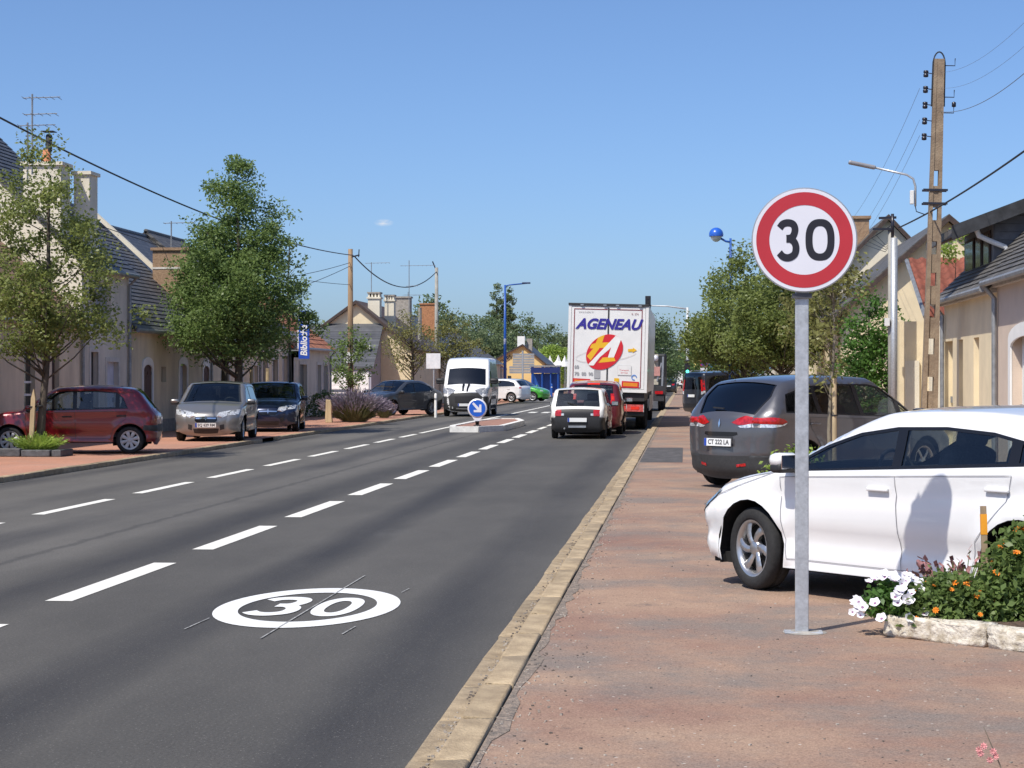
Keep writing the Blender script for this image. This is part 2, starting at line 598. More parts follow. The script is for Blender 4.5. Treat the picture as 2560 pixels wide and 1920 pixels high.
for i in range(2200):
    y = 7 + 20 * random.random() ** 1.8
    x = random.choice([XK + .30 + abs(random.gauss(0, .14)), XK + .13 + random.gauss(0, .02), random.uniform(-.8, 3.2)])
    s_ = random.uniform(.002, .0075)
    a = random.random() * 3
    grit.obox((x, y, PZ + s_ * .4), (math.cos(a), math.sin(a), 0), s_ * 2, (-math.sin(a), math.cos(a), 0), s_ * 1.4, (0, 0, 1), s_)
setp(grit.build('loose_grit', pm('grit', (.12, .10, .085), .9, col2=(.45, .40, .34), scale=3, lo=.45, hi=.55)), 'loose grit scattered over the red pavement', 'grit', kind='stuff')

# kerbstones and gutter blocks, one by one
def stone_mesh(name, sx, sy, sz, mat, bev, seed):
    random.seed(seed)
    bm = bmesh.new()
    bmesh.ops.create_cube(bm, size=1)
    for v in bm.verts: v.co = Vector((v.co.x * sx, v.co.y * sy, v.co.z * sz))
    bmesh.ops.bevel(bm, geom=list(bm.edges), offset=bev, segments=2, affect='EDGES', profile=.6)
    for v in bm.verts: v.co += Vector((random.uniform(-1, 1), random.uniform(-1, 1), random.uniform(-1, 1))) * bev * .42
    me = bpy.data.meshes.new(name)
    bm.to_mesh(me)
    bm.free()
    me.materials.append(mat)
    me.polygons.foreach_set('use_smooth', [True] * len(me.polygons))
    return me
kerb_r = setp(sheet('kerb_right', XK - .01, XK + .315, -10, 200, -.004, M_JOINT), kind='structure')
kerb_r.location.z = .008
ks = [stone_mesh('kerbstone', .155, .996, .20, M_KERB, .016, 10 + i) for i in range(3)]
gs = [stone_mesh('gutter_block', .135, .996, .16, M_GUT, .012, 20 + i) for i in range(3)]
random.seed(7)
for i in range(75):
    y = 5.5 + i
    link('kerbstone', ks[i % 3], kerb_r, (XK + .215 + random.uniform(-.004, .004), y, PZ - .092 + random.uniform(-.003, .003)), (0, 0, random.choice([0, math.pi])))
    link('gutter_block', gs[i % 3], kerb_r, (XK + .062 + random.uniform(-.004, .004), y + .3, -.058 + random.uniform(-.004, .004)), (0, 0, random.choice([0, math.pi])))
MB().box(XK + .14, XK + .295, 80, 400, -.02, PZ).box(XK, XK + .13, 80, 400, -.02, .03).build('kerb_run', M_KERB, kerb_r)
kerb_l = setp(MB().box(XL - .17, XL - .02, 110, 400, -.02, PZ + .004).build('kerb_left', M_KERB), kind='structure')
for i in range(82):
    y = 28.5 + i
    if 49 < y < 51.5: continue
    link('kerbstone', ks[i % 3], kerb_l, (XL - .085, y, PZ - .085 - random.uniform(0, .006)), (0, 0, random.choice([0, math.pi])))

# ---- painted markings
def mark(poly, name='lane_dash', z=.004, mat=M_WHITE):
    return MB().add([(a, b, z) for a, b in poly], [tuple(range(len(poly)))]).build(name, mat, road)
y = 14.145 - 4.33
while y < 62:
    mark([(-4.83, y), (-4.62, y), (-4.62, y + 3), (-4.83, y + 3)])
    y += 4.36
for i in range(26):
    y = 62 + i * 4.36
    if not 61 < y < 63 or True: mark([(-4.80, y), (-4.64, y), (-4.64, y + 3), (-4.80, y + 3)])
y = 23.058 - 4.33 * 2
while y < 57:
    mark([(-8.03, y), (-7.87, y), (-7.87, y + 3), (-8.03, y + 3)])
    y += 4.33
mark([(-8.02, 57.4), (-7.88, 57.4), (-7.88, 86), (-8.02, 86)], 'edge_line')
mark([(-8.02, 88), (-7.88, 88), (-7.88, 150), (-8.02, 150)], 'edge_line')
for i in range(5):
    mark([(-7.4 + i * .62, 90), (-7.05 + i * .62, 90), (-7.05 + i * .62, 92.6), (-7.4 + i * .62, 92.6)], 'crossing_stripe')
for i in range(9):
    mark([(-10.6 + i * 1.05, 138), (-10.1 + i * 1.05, 138), (-10.1 + i * 1.05, 142), (-10.6 + i * 1.05, 142)], 'crossing_stripe')
for i in range(4):
    mark([(-4.4, 150 + i * 9), (-1.5, 150 + i * 9), (-1.5, 150.8 + i * 9), (-4.4, 150.8 + i * 9)], 'stop_line')

def ribbon(path, w, sub=6):
    """flat stroke with square ends: returns (verts2d, faces)"""
    q = catmull(path, sub)
    t = np.gradient(q, axis=0)
    t /= np.linalg.norm(t, axis=1)[:, None]
    nrm = np.stack([-t[:, 1], t[:, 0]], 1) * w / 2
    n_ = len(q)
    return [tuple(a) for a in q + nrm] + [tuple(a) for a in q - nrm], [(i, i + 1, n_ + i + 1, n_ + i) for i in range(n_ - 1)]
def ring2(rx, ry, ix, iy, p=2.0, n=64):
    def se(a, rx, ry):
        c, s_ = math.cos(a), math.sin(a)
        return (rx * math.copysign(abs(c) ** (2 / p), c), ry * math.copysign(abs(s_) ** (2 / p), s_))
    o = [se(2 * math.pi * k / n, rx, ry) for k in range(n)]
    i_ = [se(2 * math.pi * k / n, ix, iy) for k in range(n)]
    return o + i_, [(k, (k + 1) % n, n + (k + 1) % n, n + k) for k in range(n)]
# digit 3 drawn in units of digit height 1, centred
THREE_UP = [(-.235, .30), (-.15, .395), (-.015, .425), (.115, .385), (.165, .265), (.13, .125), (.05, .055), (-.06, .045)]
THREE_LO = [(-.06, .035), (.06, .025), (.155, -.06), (.19, -.20), (.145, -.345), (.0, -.42), (-.145, -.395), (-.245, -.30)]
def three(w):
    a, b = ribbon(THREE_UP, w), ribbon(THREE_LO, w)
    # the lower bowl lies a hair above the upper one where they meet
    return [(*p, 0.0) for p in a[0]] + [(*p, .0012) for p in b[0]], a[1] + [tuple(i + len(a[0]) for i in f) for f in b[1]]

mx, my = (-2.77, 14.003)
V, Fc = ring2(.66, 1.22, .49, .90)
MB().add([(mx + a, my + b, .005) for a, b in V], Fc).build('speed_ring_marking', M_WHITE2, road)
V, Fc = three(.165)
MB().add([(mx - .205 + a * .66, my + b * 1.16, .005 + c) for a, b, c in V], Fc).build('painted_digit_three', M_WHITE2, road)
V, Fc = ring2(.165, .57, .075, .36, 2.3)
MB().add([(mx + .22 + a, my + b, .005) for a, b in V], Fc).build('painted_digit_zero', M_WHITE2, road)
for x, a, b, w in ((0.03, -1.75, 2.2, .006), (-.58, -1.35, -.75, .005), (.52, -1.5, -1.1, .005), (.55, .95, 1.25, .004)):
    mark([(mx + x - w, my + a), (mx + x + w, my + a), (mx + x + w + .02, my + b), (mx + x - w + .02, my + b)], 'chalk_line', .007, M_CHALK)

# ---- traffic island
ix0, iy0 = -7.30, 59.0
isl = thing('traffic_island', 'small raised traffic island with white painted kerb in the middle of the road', 'traffic island', (-6.45, 64.5, 0))
out = [(-.75, -6), (.15, -6), (.80, -4.6), (.85, 2.5), (.35, 6), (-.45, 6), (-.85, 2.5), (-.9, -4.6)]
MB().prism(inset(out, .16), (0, 0, 0), (1, 0, 0), (0, 1, 0), (0, 0, 1), .15).build('island_top', pm('island_red', (.30, .16, .12), .9, var=.2, scale=4), isl)
MW = pm('white_kerb', (.74, .73, .70), .7, var=.12, scale=6, bump=.3, bscale=40)
for i in range(len(out)):
    a, b = out[i], out[(i + 1) % len(out)]
    ia, ib = inset(out, .18)[i], inset(out, .18)[(i + 1) % len(out)]
    k = max(1, int(math.dist(a, b) / 1.0))
    for j in range(k):
        f0, f1 = (j + .01) / k, (j + .99) / k
        L_ = lambda p, q, f: (p[0] + (q[0] - p[0]) * f, p[1] + (q[1] - p[1]) * f)
        MB().prism([L_(a, b, f0), L_(a, b, f1), L_(ia, ib, f1), L_(ia, ib, f0)], (0, 0, 0), (1, 0, 0), (0, 1, 0), (0, 0, 1), .18).build('kerbstone', MW, isl)

# ---- the 30 sign in front
M_GALV = pm('galvanised_steel', (.50, .52, .54), .45, .55, var=.20, scale=28, bump=.05, bscale=60, detail=8, lo=.3, hi=.7)
M_SRED = pm('sign_red', (.46, .022, .030), .32, var=.04, coat=.3)
M_SWHITE = pm('sign_white', (.70, .70, .76), .3, var=.02, coat=.2)
M_SBLACK = pm('sign_black', (.018, .016, .022), .35, var=.05)
M_ALU = pm('sign_aluminium', (.42, .43, .44), .4, .7, var=.1)
sx_, sy_ = (0.735, 12.265)
sg = thing('speed_limit_sign', 'round red and white 30 speed limit sign on a galvanised post beside the white car', 'road sign', (sx_, sy_, PZ))
post = MB().box(-.042, .042, -.02, .02, 0, 2.76)
post.build('post', M_GALV, sg, bevel=.006)
sz = 2.561 - PZ
disc = MB().lathe([(.001, .014), (.322, .014), (.330, .006), (.330, -.012), (.318, -.014), (.001, -.008)], (0, 0, 0), 'y', 72).build('disc', M_ALU, sg, True, loc=(.012, -.05, sz), rot=(0, 0, 0))
sharp(disc, 40)
def face(name, V, Fc, mat, y):
    return MB().add([(a, y, b) for a, b in V], Fc).build(name, mat, disc)
V, Fc = ring2(.3225, .3225, .0001, .0001)
face('white_face', V, Fc, M_SWHITE, -.0150)
V, Fc = ring2(.301, .301, .219, .219)
face('red_ring', V, Fc, M_SRED, -.0165)
K = .260
V, Fc = three(.178)
MB().add([(-.098 + a * K * .92, -.0165 - c, -.002 + b * K) for a, b, c in V], Fc).build('digit_three', M_SBLACK, disc)
V, Fc = ring2(.0905, .131, .0465, .086, 2.5)
face('digit_zero', [(.097 + a, b) for a, b in V], Fc, M_SBLACK, -.0165)
for a, b in ((-.365, -.335), (-.16, -.12), (.12, .16)):
    MB().box(-.06, .06, -.045, .028, sz + a, sz + b).build('clamp', pm('dark_clamp', (.10, .10, .11), .5, .4), sg)
MB().box(-.11, .13, -.06, .07, .001, .012).build('base_plate', M_GALV, sg, bevel=.003)
MB().lathe([(.001, .014), (.09, .012), (.14, .002)], (0.02, .03, 0), 'z', 18).build('concrete_collar', pm('new_concrete', (.30, .28, .25), .9, var=.3, scale=8), sg)

# ---------------------------------------------------------------- vehicles
M_TYRE = pm('tyre_rubber', (.018, .018, .019), .85, var=.25, scale=30, bump=.2, bscale=90)
M_PLASTIC = pm('black_plastic', (.022, .022, .024), .55, var=.2, scale=20)
M_GLOSSB = pm('gloss_black_trim', (.010, .010, .012), .18, var=.1)
M_LINER = pm('cabin_liner', (.03, .03, .033), .85, var=.2, scale=15)
M_SEAT = pm('seat_cloth', (.045, .047, .052), .9, var=.3, scale=40)
M_UNDER = pm('underbody', (.008, .008, .008), .9)
M_GAP = pm('panel_gap', (.05, .05, .055), .8)
M_GAPL = pm('panel_gap_soft', (.30, .30, .32), .8)
M_ALLOY = pm('alloy', (.50, .50, .51), .32, .85, var=.1, scale=8)
M_HUB = pm('hubcap_silver', (.52, .53, .54), .38, .5, var=.12, scale=9)
M_CHROME = pm('chrome', (.75, .75, .76), .12, 1.0, var=.03)
M_RED = pm('tail_lens_red', (.42, .008, .010), .12, var=.35, scale=22, coat=.6)
M_REDLIT = pm('brake_lamp_lit', (.5, .02, .01), .15, var=.2, scale=20, emit=(1, .06, .03), emit_s=.25)
M_ORANGE = pm('indicator_orange', (.75, .20, .02), .2, coat=.4)
M_LENS = pm('clear_lens', (.62, .64, .66), .08, .35, var=.45, scale=26, coat=.8)
M_PLATE = pm('number_plate_white', (.74, .75, .74), .4, var=.04)
M_PLATEB = pm('plate_blue_band', (.02, .06, .35), .4)
M_PLATET = pm('plate_print', (.03, .03, .035), .5)
G_CLEAR = glass('car_glass', (.68, .74, .72), .04)
G_TINT = glass('car_glass_tinted', (.10, .115, .12), .05)
G_DARK = glass('car_glass_privacy', (.05, .055, .06), .05)

def paint(name, c, metal=0.0, rough=.3, flake=.08):
    return pm(name, c, rough, metal, var=flake, scale=160 if metal else 3, coat=1.0)

class Shell:
    def __init__(s, sp):
        s.sp = sp
        s.P = catmull(sp['prof'], sp.get('sub', 4))
        s.W = sp['W']
        s.x1, s.x0 = s.P[:, 0].max(), s.P[:, 0].min()
        d = np.gradient(s.P, axis=0)
        nn = np.stack([d[:, 1], -d[:, 0]], 1)
        nn /= np.linalg.norm(nn, axis=1)[:, None] + 1e-9
        if nn[len(nn) // 2, 1] < 0: nn = -nn
        s.N = nn
    def belt(s, x):
        (xa, za), (xb, zb) = s.sp['belt']
        return za + (zb - za) * (x - xa) / (xb - xa)
    def dist(s, x, z):
        A, B = s.P[:-1], s.P[1:]
        p = np.stack([x, z], -1)[:, None, :]
        ab = (B - A)[None]
        t = np.clip(((p - A[None]) * ab).sum(-1) / ((ab ** 2).sum(-1) + 1e-12), 0, 1)
        return np.sqrt((((A[None] + ab * t[..., None]) - p) ** 2).sum(-1)).min(1)
    def hw(s, x, z, off=0.0):
        x, z = np.atleast_1d(np.asarray(x, float)), np.atleast_1d(np.asarray(z, float))
        sp = s.sp
        b = np.full(x.shape, s.W / 2)
        zb = s.belt(x)
        up = np.maximum(0, z - zb)
        dn = np.maximum(0, zb - z)
        b -= sp.get('tumble', .28) * up + sp.get('tumble2', .06) * np.minimum(up, .15)
        b -= sp.get('barrel', .05) * (dn / .8) ** 2
        # waist crease a little below the belt
        b -= sp.get('crease', .012) * np.exp(-((z - zb + .16) / .05) ** 2)
        b -= sp.get('lowcut', .02) * np.exp(-((z - .42) / .07) ** 2)
        L = s.x1 - s.x0
        fx = np.clip((x - (s.x1 - .28 * L)) / (.28 * L), 0, 1)
        rx = np.clip(((s.x0 + .25 * L) - x) / (.25 * L), 0, 1)
        b -= sp.get('ftap', .10) * fx ** 2 + sp.get('rtap', .07) * rx ** 2
        r0, rf, rr = sp.get('r', .10), sp.get('rf', .26), sp.get('rr', .18)
        ex = np.clip((x - (s.x1 - .38)) / .3, 0, 1)
        er = np.clip(((s.x0 + .3) - x) / .25, 0, 1)
        r_ = r0 + (rf - r0) * ex + (rr - r0) * er
        d = s.dist(x, z)
        q = np.clip(1 - d / r_, 0, 1)
        b -= r_ * (1 - np.sqrt(np.maximum(0, 1 - q * q)))
        # flared arches
        for xw in (sp['xf'], sp['xr']):
            dd = np.hypot(x - xw, z - sp['R'])
            b += sp.get('flare', .02) * np.exp(-((dd - sp['Ra'] - .02) / .07) ** 2)
        return np.maximum(b + off, .05)
    def crown(s, i):
        n = s.N[i]
        return s.sp.get('croof', .035) * max(0, n[1]) ** 2 + s.sp.get('cfront', .10) * max(0, n[0]) ** 2 + s.sp.get('crear', .06) * max(0, -n[0]) ** 2
    def end_point(s, t, z, rear, off=0.0):
        """point on the front / rear face at height z, fraction t across"""
        n = len(s.P)
        ids = range(n // 2, n) if rear else range(n // 2, -1, -1)
        ids = list(ids)
        k = ids[-1]
        a = 0
        for i, j in zip(ids[:-1], ids[1:]):
            if (s.P[i, 1] - z) * (s.P[j, 1] - z) <= 0 and s.P[i, 1] != s.P[j, 1]:
                a = (s.P[i, 1] - z) / (s.P[i, 1] - s.P[j, 1])
                k = i
                kk = j
                break
        else:
            kk = k
        p = s.P[k] * (1 - a) + s.P[kk] * a
        nn = s.N[k] * (1 - a) + s.N[kk] * a
        c = s.crown(k) * (1 - a) + s.crown(kk) * a
        h = s.hw(p[0], p[1])[0]
        q = p + nn * (c * (1 - t * t) + off)
        return (q[0], t * (h + (off if abs(t) > .97 else 0)), q[1])

def cdt(polys, pts):
    V, E = [], []
    for p in polys:
        k = len(V)
        V += [Vector((float(a), float(b))) for a, b in p]
        E += [(k + i, k + (i + 1) % len(p)) for i in range(len(p))]
    V += [Vector((float(a), float(b))) for a, b in pts]
    r_ = delaunay_2d_cdt(V, E, [], 0, 1e-5)
    return np.array([(v.x, v.y) for v in r_[0]]), [tuple(f) for f in r_[2]]

def dense(poly, step):
    out = []
    n = len(poly)
    for i in range(n):
        a, b = np.array(poly[i]), np.array(poly[(i + 1) % n])
        k = max(1, int(np.linalg.norm(b - a) / step))
        out += [tuple(a + (b - a) * j / k) for j in range(k)]
    return out

def mesh_from(name, V, Fs, mat, smooth=True):
    used = sorted({i for f in Fs for i in f})
    mp = {j: i for i, j in enumerate(used)}
    me = bpy.data.meshes.new(name)
    me.from_pydata([tuple(map(float, V[j])) for j in used], [], [tuple(mp[i] for i in f) for f in Fs])
    me.materials.append(mat)
    if smooth: me.polygons.foreach_set('use_smooth', [True] * len(me.polygons))
    me.update()
    return me

WHEELS = {}
def wheel_mesh(Rw, w, style, rim_mat):
    key = (Rw, w, style, rim_mat.name)
    if key in WHEELS: return WHEELS[key]
    rr = Rw * .68
    t = MB()
    pr = [(rr, -w / 2 + .02), (rr + .02, -w / 2), (Rw * .93, -w / 2 + .005), (Rw * .985, -w / 2 + .03), (Rw, -w / 2 + .06), (Rw, -.012), (Rw - .008, -.01), (Rw - .008, .01), (Rw, .012), (Rw, w / 2 - .06),
          (Rw * .985, w / 2 - .03), (Rw * .93, w / 2 - .005), (rr + .02, w / 2), (rr, w / 2 - .02), (rr - .01, 0)]
    t.lathe(pr, axis='y', n=36)
    tm = t.mesh('tyre', M_TYRE, True)
    m = MB()
    yo = w / 2 - .025
    m.lathe([(rr + .004, yo + .012), (rr - .012, yo + .010), (rr - .03, yo - .02), (rr - .035, -w / 2 + .05)], axis='y', n=32)
    m.lathe([(.001, yo - .004), (.05, yo - .004), (.065, yo - .016), (.07, yo - .05)], axis='y', n=18)
    ns = {'swirl': 6, 'five': 5, 'cap': 8, 'steel': 8, 'multi': 10}[style]
    for i in range(ns):
        a = 2 * math.pi * i / ns
        sw = {'swirl': .42, 'five': 0, 'cap': 0, 'steel': 0, 'multi': .1}[style]
        wd0, wd1 = {'swirl': (.045, .085), 'five': (.04, .05), 'cap': (.05, .085), 'steel': (.06, .10), 'multi': (.018, .022)}[style]
        prev = None
        for k in range(5):
            f = k / 4
            rad = .05 + (rr - .07) * f
            aa = a + sw * f
            c = Vector((rad * math.cos(aa), 0, rad * math.sin(aa)))
            tg = Vector((-math.sin(aa), 0, math.cos(aa)))
            wd = wd0 + (wd1 - wd0) * f
            y = yo - .004 + .008 * math.sin(f * 3.1) - (.0 if style != 'steel' else .03)
            row = [c - tg * wd / 2 + Vector((0, y - .012, 0)), c - tg * wd * .3 + Vector((0, y, 0)), c + tg * wd * .3 + Vector((0, y, 0)), c + tg * wd / 2 + Vector((0, y - .012, 0))]
            if prev:
                m.add(prev + row, [(0, 1, 5, 4), (1, 2, 6, 5), (2, 3, 7, 6)])
            prev = row
    rm = m.mesh('rim', rim_mat, True)
    d = MB()
    d.lathe([(.001, yo - .06), (rr - .03, yo - .06)], axis='y', n=24)
    dm = d.mesh('wheel_backing', M_UNDER)
    WHEELS[key] = (tm, rm, dm)
    return WHEELS[key]

def rbox(mb_name, mat, parent, c, size, bev=.03, rot=None):
    b = MB().box(-size[0] / 2, size[0] / 2, -size[1] / 2, size[1] / 2, -size[2] / 2, size[2] / 2)
    o = b.build(mb_name, mat, parent, bevel=bev, smooth=True)
    o.location = c
    if rot: o.rotation_euler = rot
    return o

def car(name, label, cat, loc, heading, sp, group=None):
    """heading: direction (dx,dy) of travel; local +x is forward, +y is the car's left."""
    rz = math.atan2(heading[1], heading[0])
    root = thing(name, label, cat, loc, rz, group)
    sh = Shell(sp)
    P, N = sh.P, sh.N
    step = sp.get('grid', .09)
    Rw, Ra, xf, xr, sill = sp['R'], sp['Ra'], sp['xf'], sp['xr'], sp['sill']
    # --- outline with wheel arches
    bottom = []
    for xc in (xr, xf):
        a0 = math.asin(max(-1, (sill - Rw) / Ra))
        ar = [(xc - Ra * math.cos(a0 + (math.pi - 2 * a0) * k / 16), Rw + Ra * math.sin(a0 + (math.pi - 2 * a0) * k / 16)) for k in range(17)]
        bottom += ar
    prof = [tuple(p) for p in P]
    outline = prof + [(prof[-1][0] + .02, sill)] * (abs(prof[-1][1] - sill) > .03) + bottom + [(prof[0][0] - .02, sill)] * (abs(prof[0][1] - sill) > .03)
    dlo = sp['dlo']
    cuts = sp['cuts']                       # pillar positions along x, front to rear
    glasses = []
    for a, b in zip(cuts[:-1], cuts[1:]):
        g_ = clip_half(clip_half(dlo, 1, 0, a - .02), -1, 0, -(b + .02))
        if len(g_) > 2: glasses.append(inset(g_, sp.get('frame', .022)))
    zones = [('door', sp['paint'], d) for d in sp.get('doors', [])]
    zones += [(n_, m_, p_) for n_, m_, p_ in sp.get('zones', [])]
    polys = [outline, dense(dlo, step)] + [dense(g_, step) for g_ in glasses] + [dense(zn[2], step) for zn in zones]
    gx, gz = np.meshgrid(np.arange(sh.x0 + step / 2, sh.x1, step), np.arange(.15, P[:, 1].max(), step))
    gx, gz = gx.ravel(), gz.ravel()
    k = inpoly(gx, gz, outline)
    gx, gz = gx[k], gz[k]
    dd = sh.dist(gx, gz)
    k = dd > .05
    pts = list(zip(gx[k], gz[k]))
    for off in (.004, .012, .035, .075, .13, .19):
        Q = P - N * off
        ok = inpoly(Q[:, 0], Q[:, 1], outline) & (sh.dist(Q[:, 0], Q[:, 1]) > off * .9)
        if off > .1: ok &= (Q[:, 0] > sh.x1 - .45) | (Q[:, 0] < sh.x0 + .35)
        pts += [tuple(q) for q in Q[ok]]
    V2, T = cdt(polys, pts)
    cen = np.array([V2[list(f)].mean(0) for f in T])
    inside = inpoly(cen[:, 0], cen[:, 1], outline)
    zid = np.full(len(T), -1)
    for i, zn in reversed(list(enumerate(zones))):
        zid[inpoly(cen[:, 0], cen[:, 1], zn[2])] = i
    isd = inpoly(cen[:, 0], cen[:, 1], dlo)
    gid = np.full(len(T), -1)
    for i, g_ in enumerate(glasses):
        gid[inpoly(cen[:, 0], cen[:, 1], g_)] = i
    h = sh.hw(V2[:, 0], V2[:, 1])
    body = MB()
    liner = MB()
    doors = []
    for sgn in (1, -1):
        frame = MB()
        V3 = np.stack([V2[:, 0], sgn * h, V2[:, 1]], 1)
        Vi = np.stack([V2[:, 0], sgn * (h - .035), V2[:, 1]], 1)
        def pick(mask):
            return [T[i] if sgn < 0 else T[i][::-1] for i in np.nonzero(mask)[0]]
        bset = pick(inside & (zid < 0) & ~isd)
        body.add(V3, bset)
        frame.add(V3 - np.array([0, sgn * .004, 0]), pick(inside & isd & (gid < 0)))
        if frame.f: link('window_frame', mesh_from('window_frame', np.array(frame.v), frame.f, sp.get('frame_mat', M_GLOSSB)), root)
        liner.add(Vi, pick(inside & (gid < 0) & (cen[:, 1] > .55)))
        for i, zn in enumerate(zones):
            fs = pick(inside & (zid == i) & ~isd)
            if fs: doors.append((link(zn[0], mesh_from(zn[0], V3, fs, zn[1]), root), sgn, i))
        for i in range(len(glasses)):
            fs = pick(inside & (gid == i))
            gm = sp['glass'][min(i, len(sp['glass']) - 1)]
            if fs: link('window', mesh_from('window', V3 - np.array([0, sgn * .010, 0]), fs, gm), root)
    # --- strip over nose, bonnet, screen, roof and tail
    TT = sp.get('TT', [-1, -.985, -.94, -.86, -.6, -.3, 0, .3, .6, .86, .94, .985, 1])
    hp = sh.hw(P[:, 0], P[:, 1])
    rows, rin = [], []
    for i in range(len(P)):
        c = sh.crown(i)
        rows.append([(P[i, 0] + N[i, 0] * c * (1 - t * t), t * hp[i], P[i, 1] + N[i, 1] * c * (1 - t * t)) for t in TT])
        rin.append([(a[0] - N[i, 0] * .03, a[1] * .96, a[2] - N[i, 1] * .03) for a in rows[-1]])
    VV = np.array([p for r_ in rows for p in r_])
    VI = np.array([p for r_ in rin for p in r_])
    nT = len(TT)
    szones = sp.get('strip', [])
    buckets = {}
    for i in range(len(P) - 1):
        mx, mz = (P[i] + P[i + 1]) / 2
        for j in range(nT - 1):
            mt = (TT[j] + TT[j + 1]) / 2
            f = (i * nT + j, i * nT + j + 1, (i + 1) * nT + j + 1, (i + 1) * nT + j)
            key = None
            for q, (n_, m_, test) in enumerate(szones):
                if test(mx, mz, abs(mt)):
                    key = q
                    break
            buckets.setdefault(key if key is None else (key, mt > 0 if 'frame' in szones[key][0] else 0), []).append(f)
    body.add(VV, buckets.get(None, []))
    done = [('body', buckets.get(None, []))]
    for q, (n_, m_, test) in enumerate(szones):
        for sd_ in (0, False, True):
            fs_ = buckets.pop((q, sd_), None)
            if not fs_: continue
            done.append((n_, fs_))
            dz = -.012 if 'window' in n_ or 'screen' in n_ else 0
            link(n_, mesh_from(n_, VV + np.repeat(np.column_stack([N[:, 0], np.zeros(len(N)), N[:, 1]]) * dz, nT, 0), fs_, m_), root)
    lin = [f for q, fs in done if not (q.endswith('window') or q == 'windscreen') for f in fs if VV[list(f)][:, 2].mean() > .6]
    liner.add(VI, lin)
    me = body.mesh('body', sp['paint'], True)
    bm = bmesh.new()
    bm.from_mesh(me)
    bmesh.ops.remove_doubles(bm, verts=bm.verts, dist=2e-4)
    loose = [v for v in bm.verts if not v.link_faces]
    bmesh.ops.delete(bm, geom=loose, context='VERTS')
    bmesh.ops.recalc_face_normals(bm, faces=bm.faces)
    for f in bm.faces: f.smooth = True
    bm.to_mesh(me)
    bm.free()
    bo = link('body', me, root)
    for mb_, n_, m_ in ((liner, 'cabin', M_LINER),):
        o = mb_.build(n_, m_, root, True)
        b2 = bmesh.new()
        b2.from_mesh(o.data)
        bmesh.ops.delete(b2, geom=[v for v in b2.verts if not v.link_faces], context='VERTS')
        b2.to_mesh(o.data)
        b2.free()
    # --- patches laid on the side skin / the ends
    def side_patch(n_, m_, poly, off=.007, sides=(1, -1), parent=root, grid=.05):
        polys = [dense(poly, grid)]
        x_, z_ = np.meshgrid(np.arange(min(p[0] for p in poly), max(p[0] for p in poly), grid), np.arange(min(p[1] for p in poly), max(p[1] for p in poly), grid))
        kk = inpoly(x_.ravel(), z_.ravel(), inset(poly, .01) if len(poly) > 2 else poly)
        extra = []
        for o_ in (.004, .012, .035, .075, .13, .19):
            Q = P - N * o_
            extra += [tuple(q) for q in Q[inpoly(Q[:, 0], Q[:, 1], poly)]]
        v2, t_ = cdt(polys, list(zip(x_.ravel()[kk], z_.ravel()[kk])) + extra)
        c_ = np.array([v2[list(f)].mean(0) for f in t_])
        ins = inpoly(c_[:, 0], c_[:, 1], poly)
        out_ = ~inpoly(v2[:, 0], v2[:, 1], outline)
        for i in np.nonzero(out_)[0]:
            kq = np.argmin(np.abs(P[:, 1] - v2[i, 1]) + 9 * (np.sign(P[:, 0]) != np.sign(v2[i, 0])))
            v2[i] = P[kq]
        hh = sh.hw(v2[:, 0], v2[:, 1]) + off
        res = []
        for sg in sides:
            fs = [t_[i] if sg < 0 else t_[i][::-1] for i in np.nonzero(ins)[0]]
            if fs: res.append(link(n_, mesh_from(n_, np.stack([v2[:, 0], sg * hh, v2[:, 1]], 1), fs, m_), parent))
        return res
    def end_patch(n_, m_, poly, rear=True, off=.006, mirror=True, parent=root, grid=.05):
        """poly in (t, z)"""
        w_ = sh.W / 2
        polys = [[(a * w_, b) for a, b in poly]]
        polys = [dense(polys[0], grid)]
        pw = [(a * w_, b) for a, b in poly]
        x_, z_ = np.meshgrid(np.arange(min(p[0] for p in pw), max(p[0] for p in pw), grid), np.arange(min(p[1] for p in pw), max(p[1] for p in pw), grid))
        kk = inpoly(x_.ravel(), z_.ravel(), inset(pw, .008))
        v2, t_ = cdt(polys, list(zip(x_.ravel()[kk], z_.ravel()[kk])))
        c_ = np.array([v2[list(f)].mean(0) for f in t_])
        ins = inpoly(c_[:, 0], c_[:, 1], pw)
        res = []
        for sg in ((1, -1) if mirror else (1,)):
            v3 = np.array([sh.end_point(sg * a / w_, b, rear, off) for a, b in v2])
            fs = [t_[i] for i in np.nonzero(ins)[0]]
            me_ = mesh_from(n_, v3, fs, m_)
            res.append(link(n_, me_, parent))
        return res
    # door gaps
    for line in sp.get('gaps', []):
        q = np.array(dense(line + line[-1:], .06)[:-1] + [line[-1]], float)
        if len(q) < 2: continue
        tg = np.gradient(q, axis=0)
        tg /= np.linalg.norm(tg, axis=1)[:, None] + 1e-9
        nm = np.stack([-tg[:, 1], tg[:, 0]], 1) * sp.get('gapw', .003)
        for sg in (1, -1):
            A, B = q + nm, q - nm
            va = [(a[0], sg * (hh + .005), a[1]) for a, hh in zip(A, sh.hw(A[:, 0], A[:, 1]))]
            vb = [(a[0], sg * (hh + .005), a[1]) for a, hh in zip(B, sh.hw(B[:, 0], B[:, 1]))]
            n_ = len(va)
            MB().add(va + vb, [(i, i + 1, n_ + i + 1, n_ + i) for i in range(n_ - 1)]).build('panel_gap', sp.get('gap_mat', M_GAP), root)
    for args in sp.get('side_patches', []): side_patch(*args[:3], **(args[3] if len(args) > 3 else {}))
    for args in sp.get('end_patches', []): end_patch(*args[:3], **(args[3] if len(args) > 3 else {}))
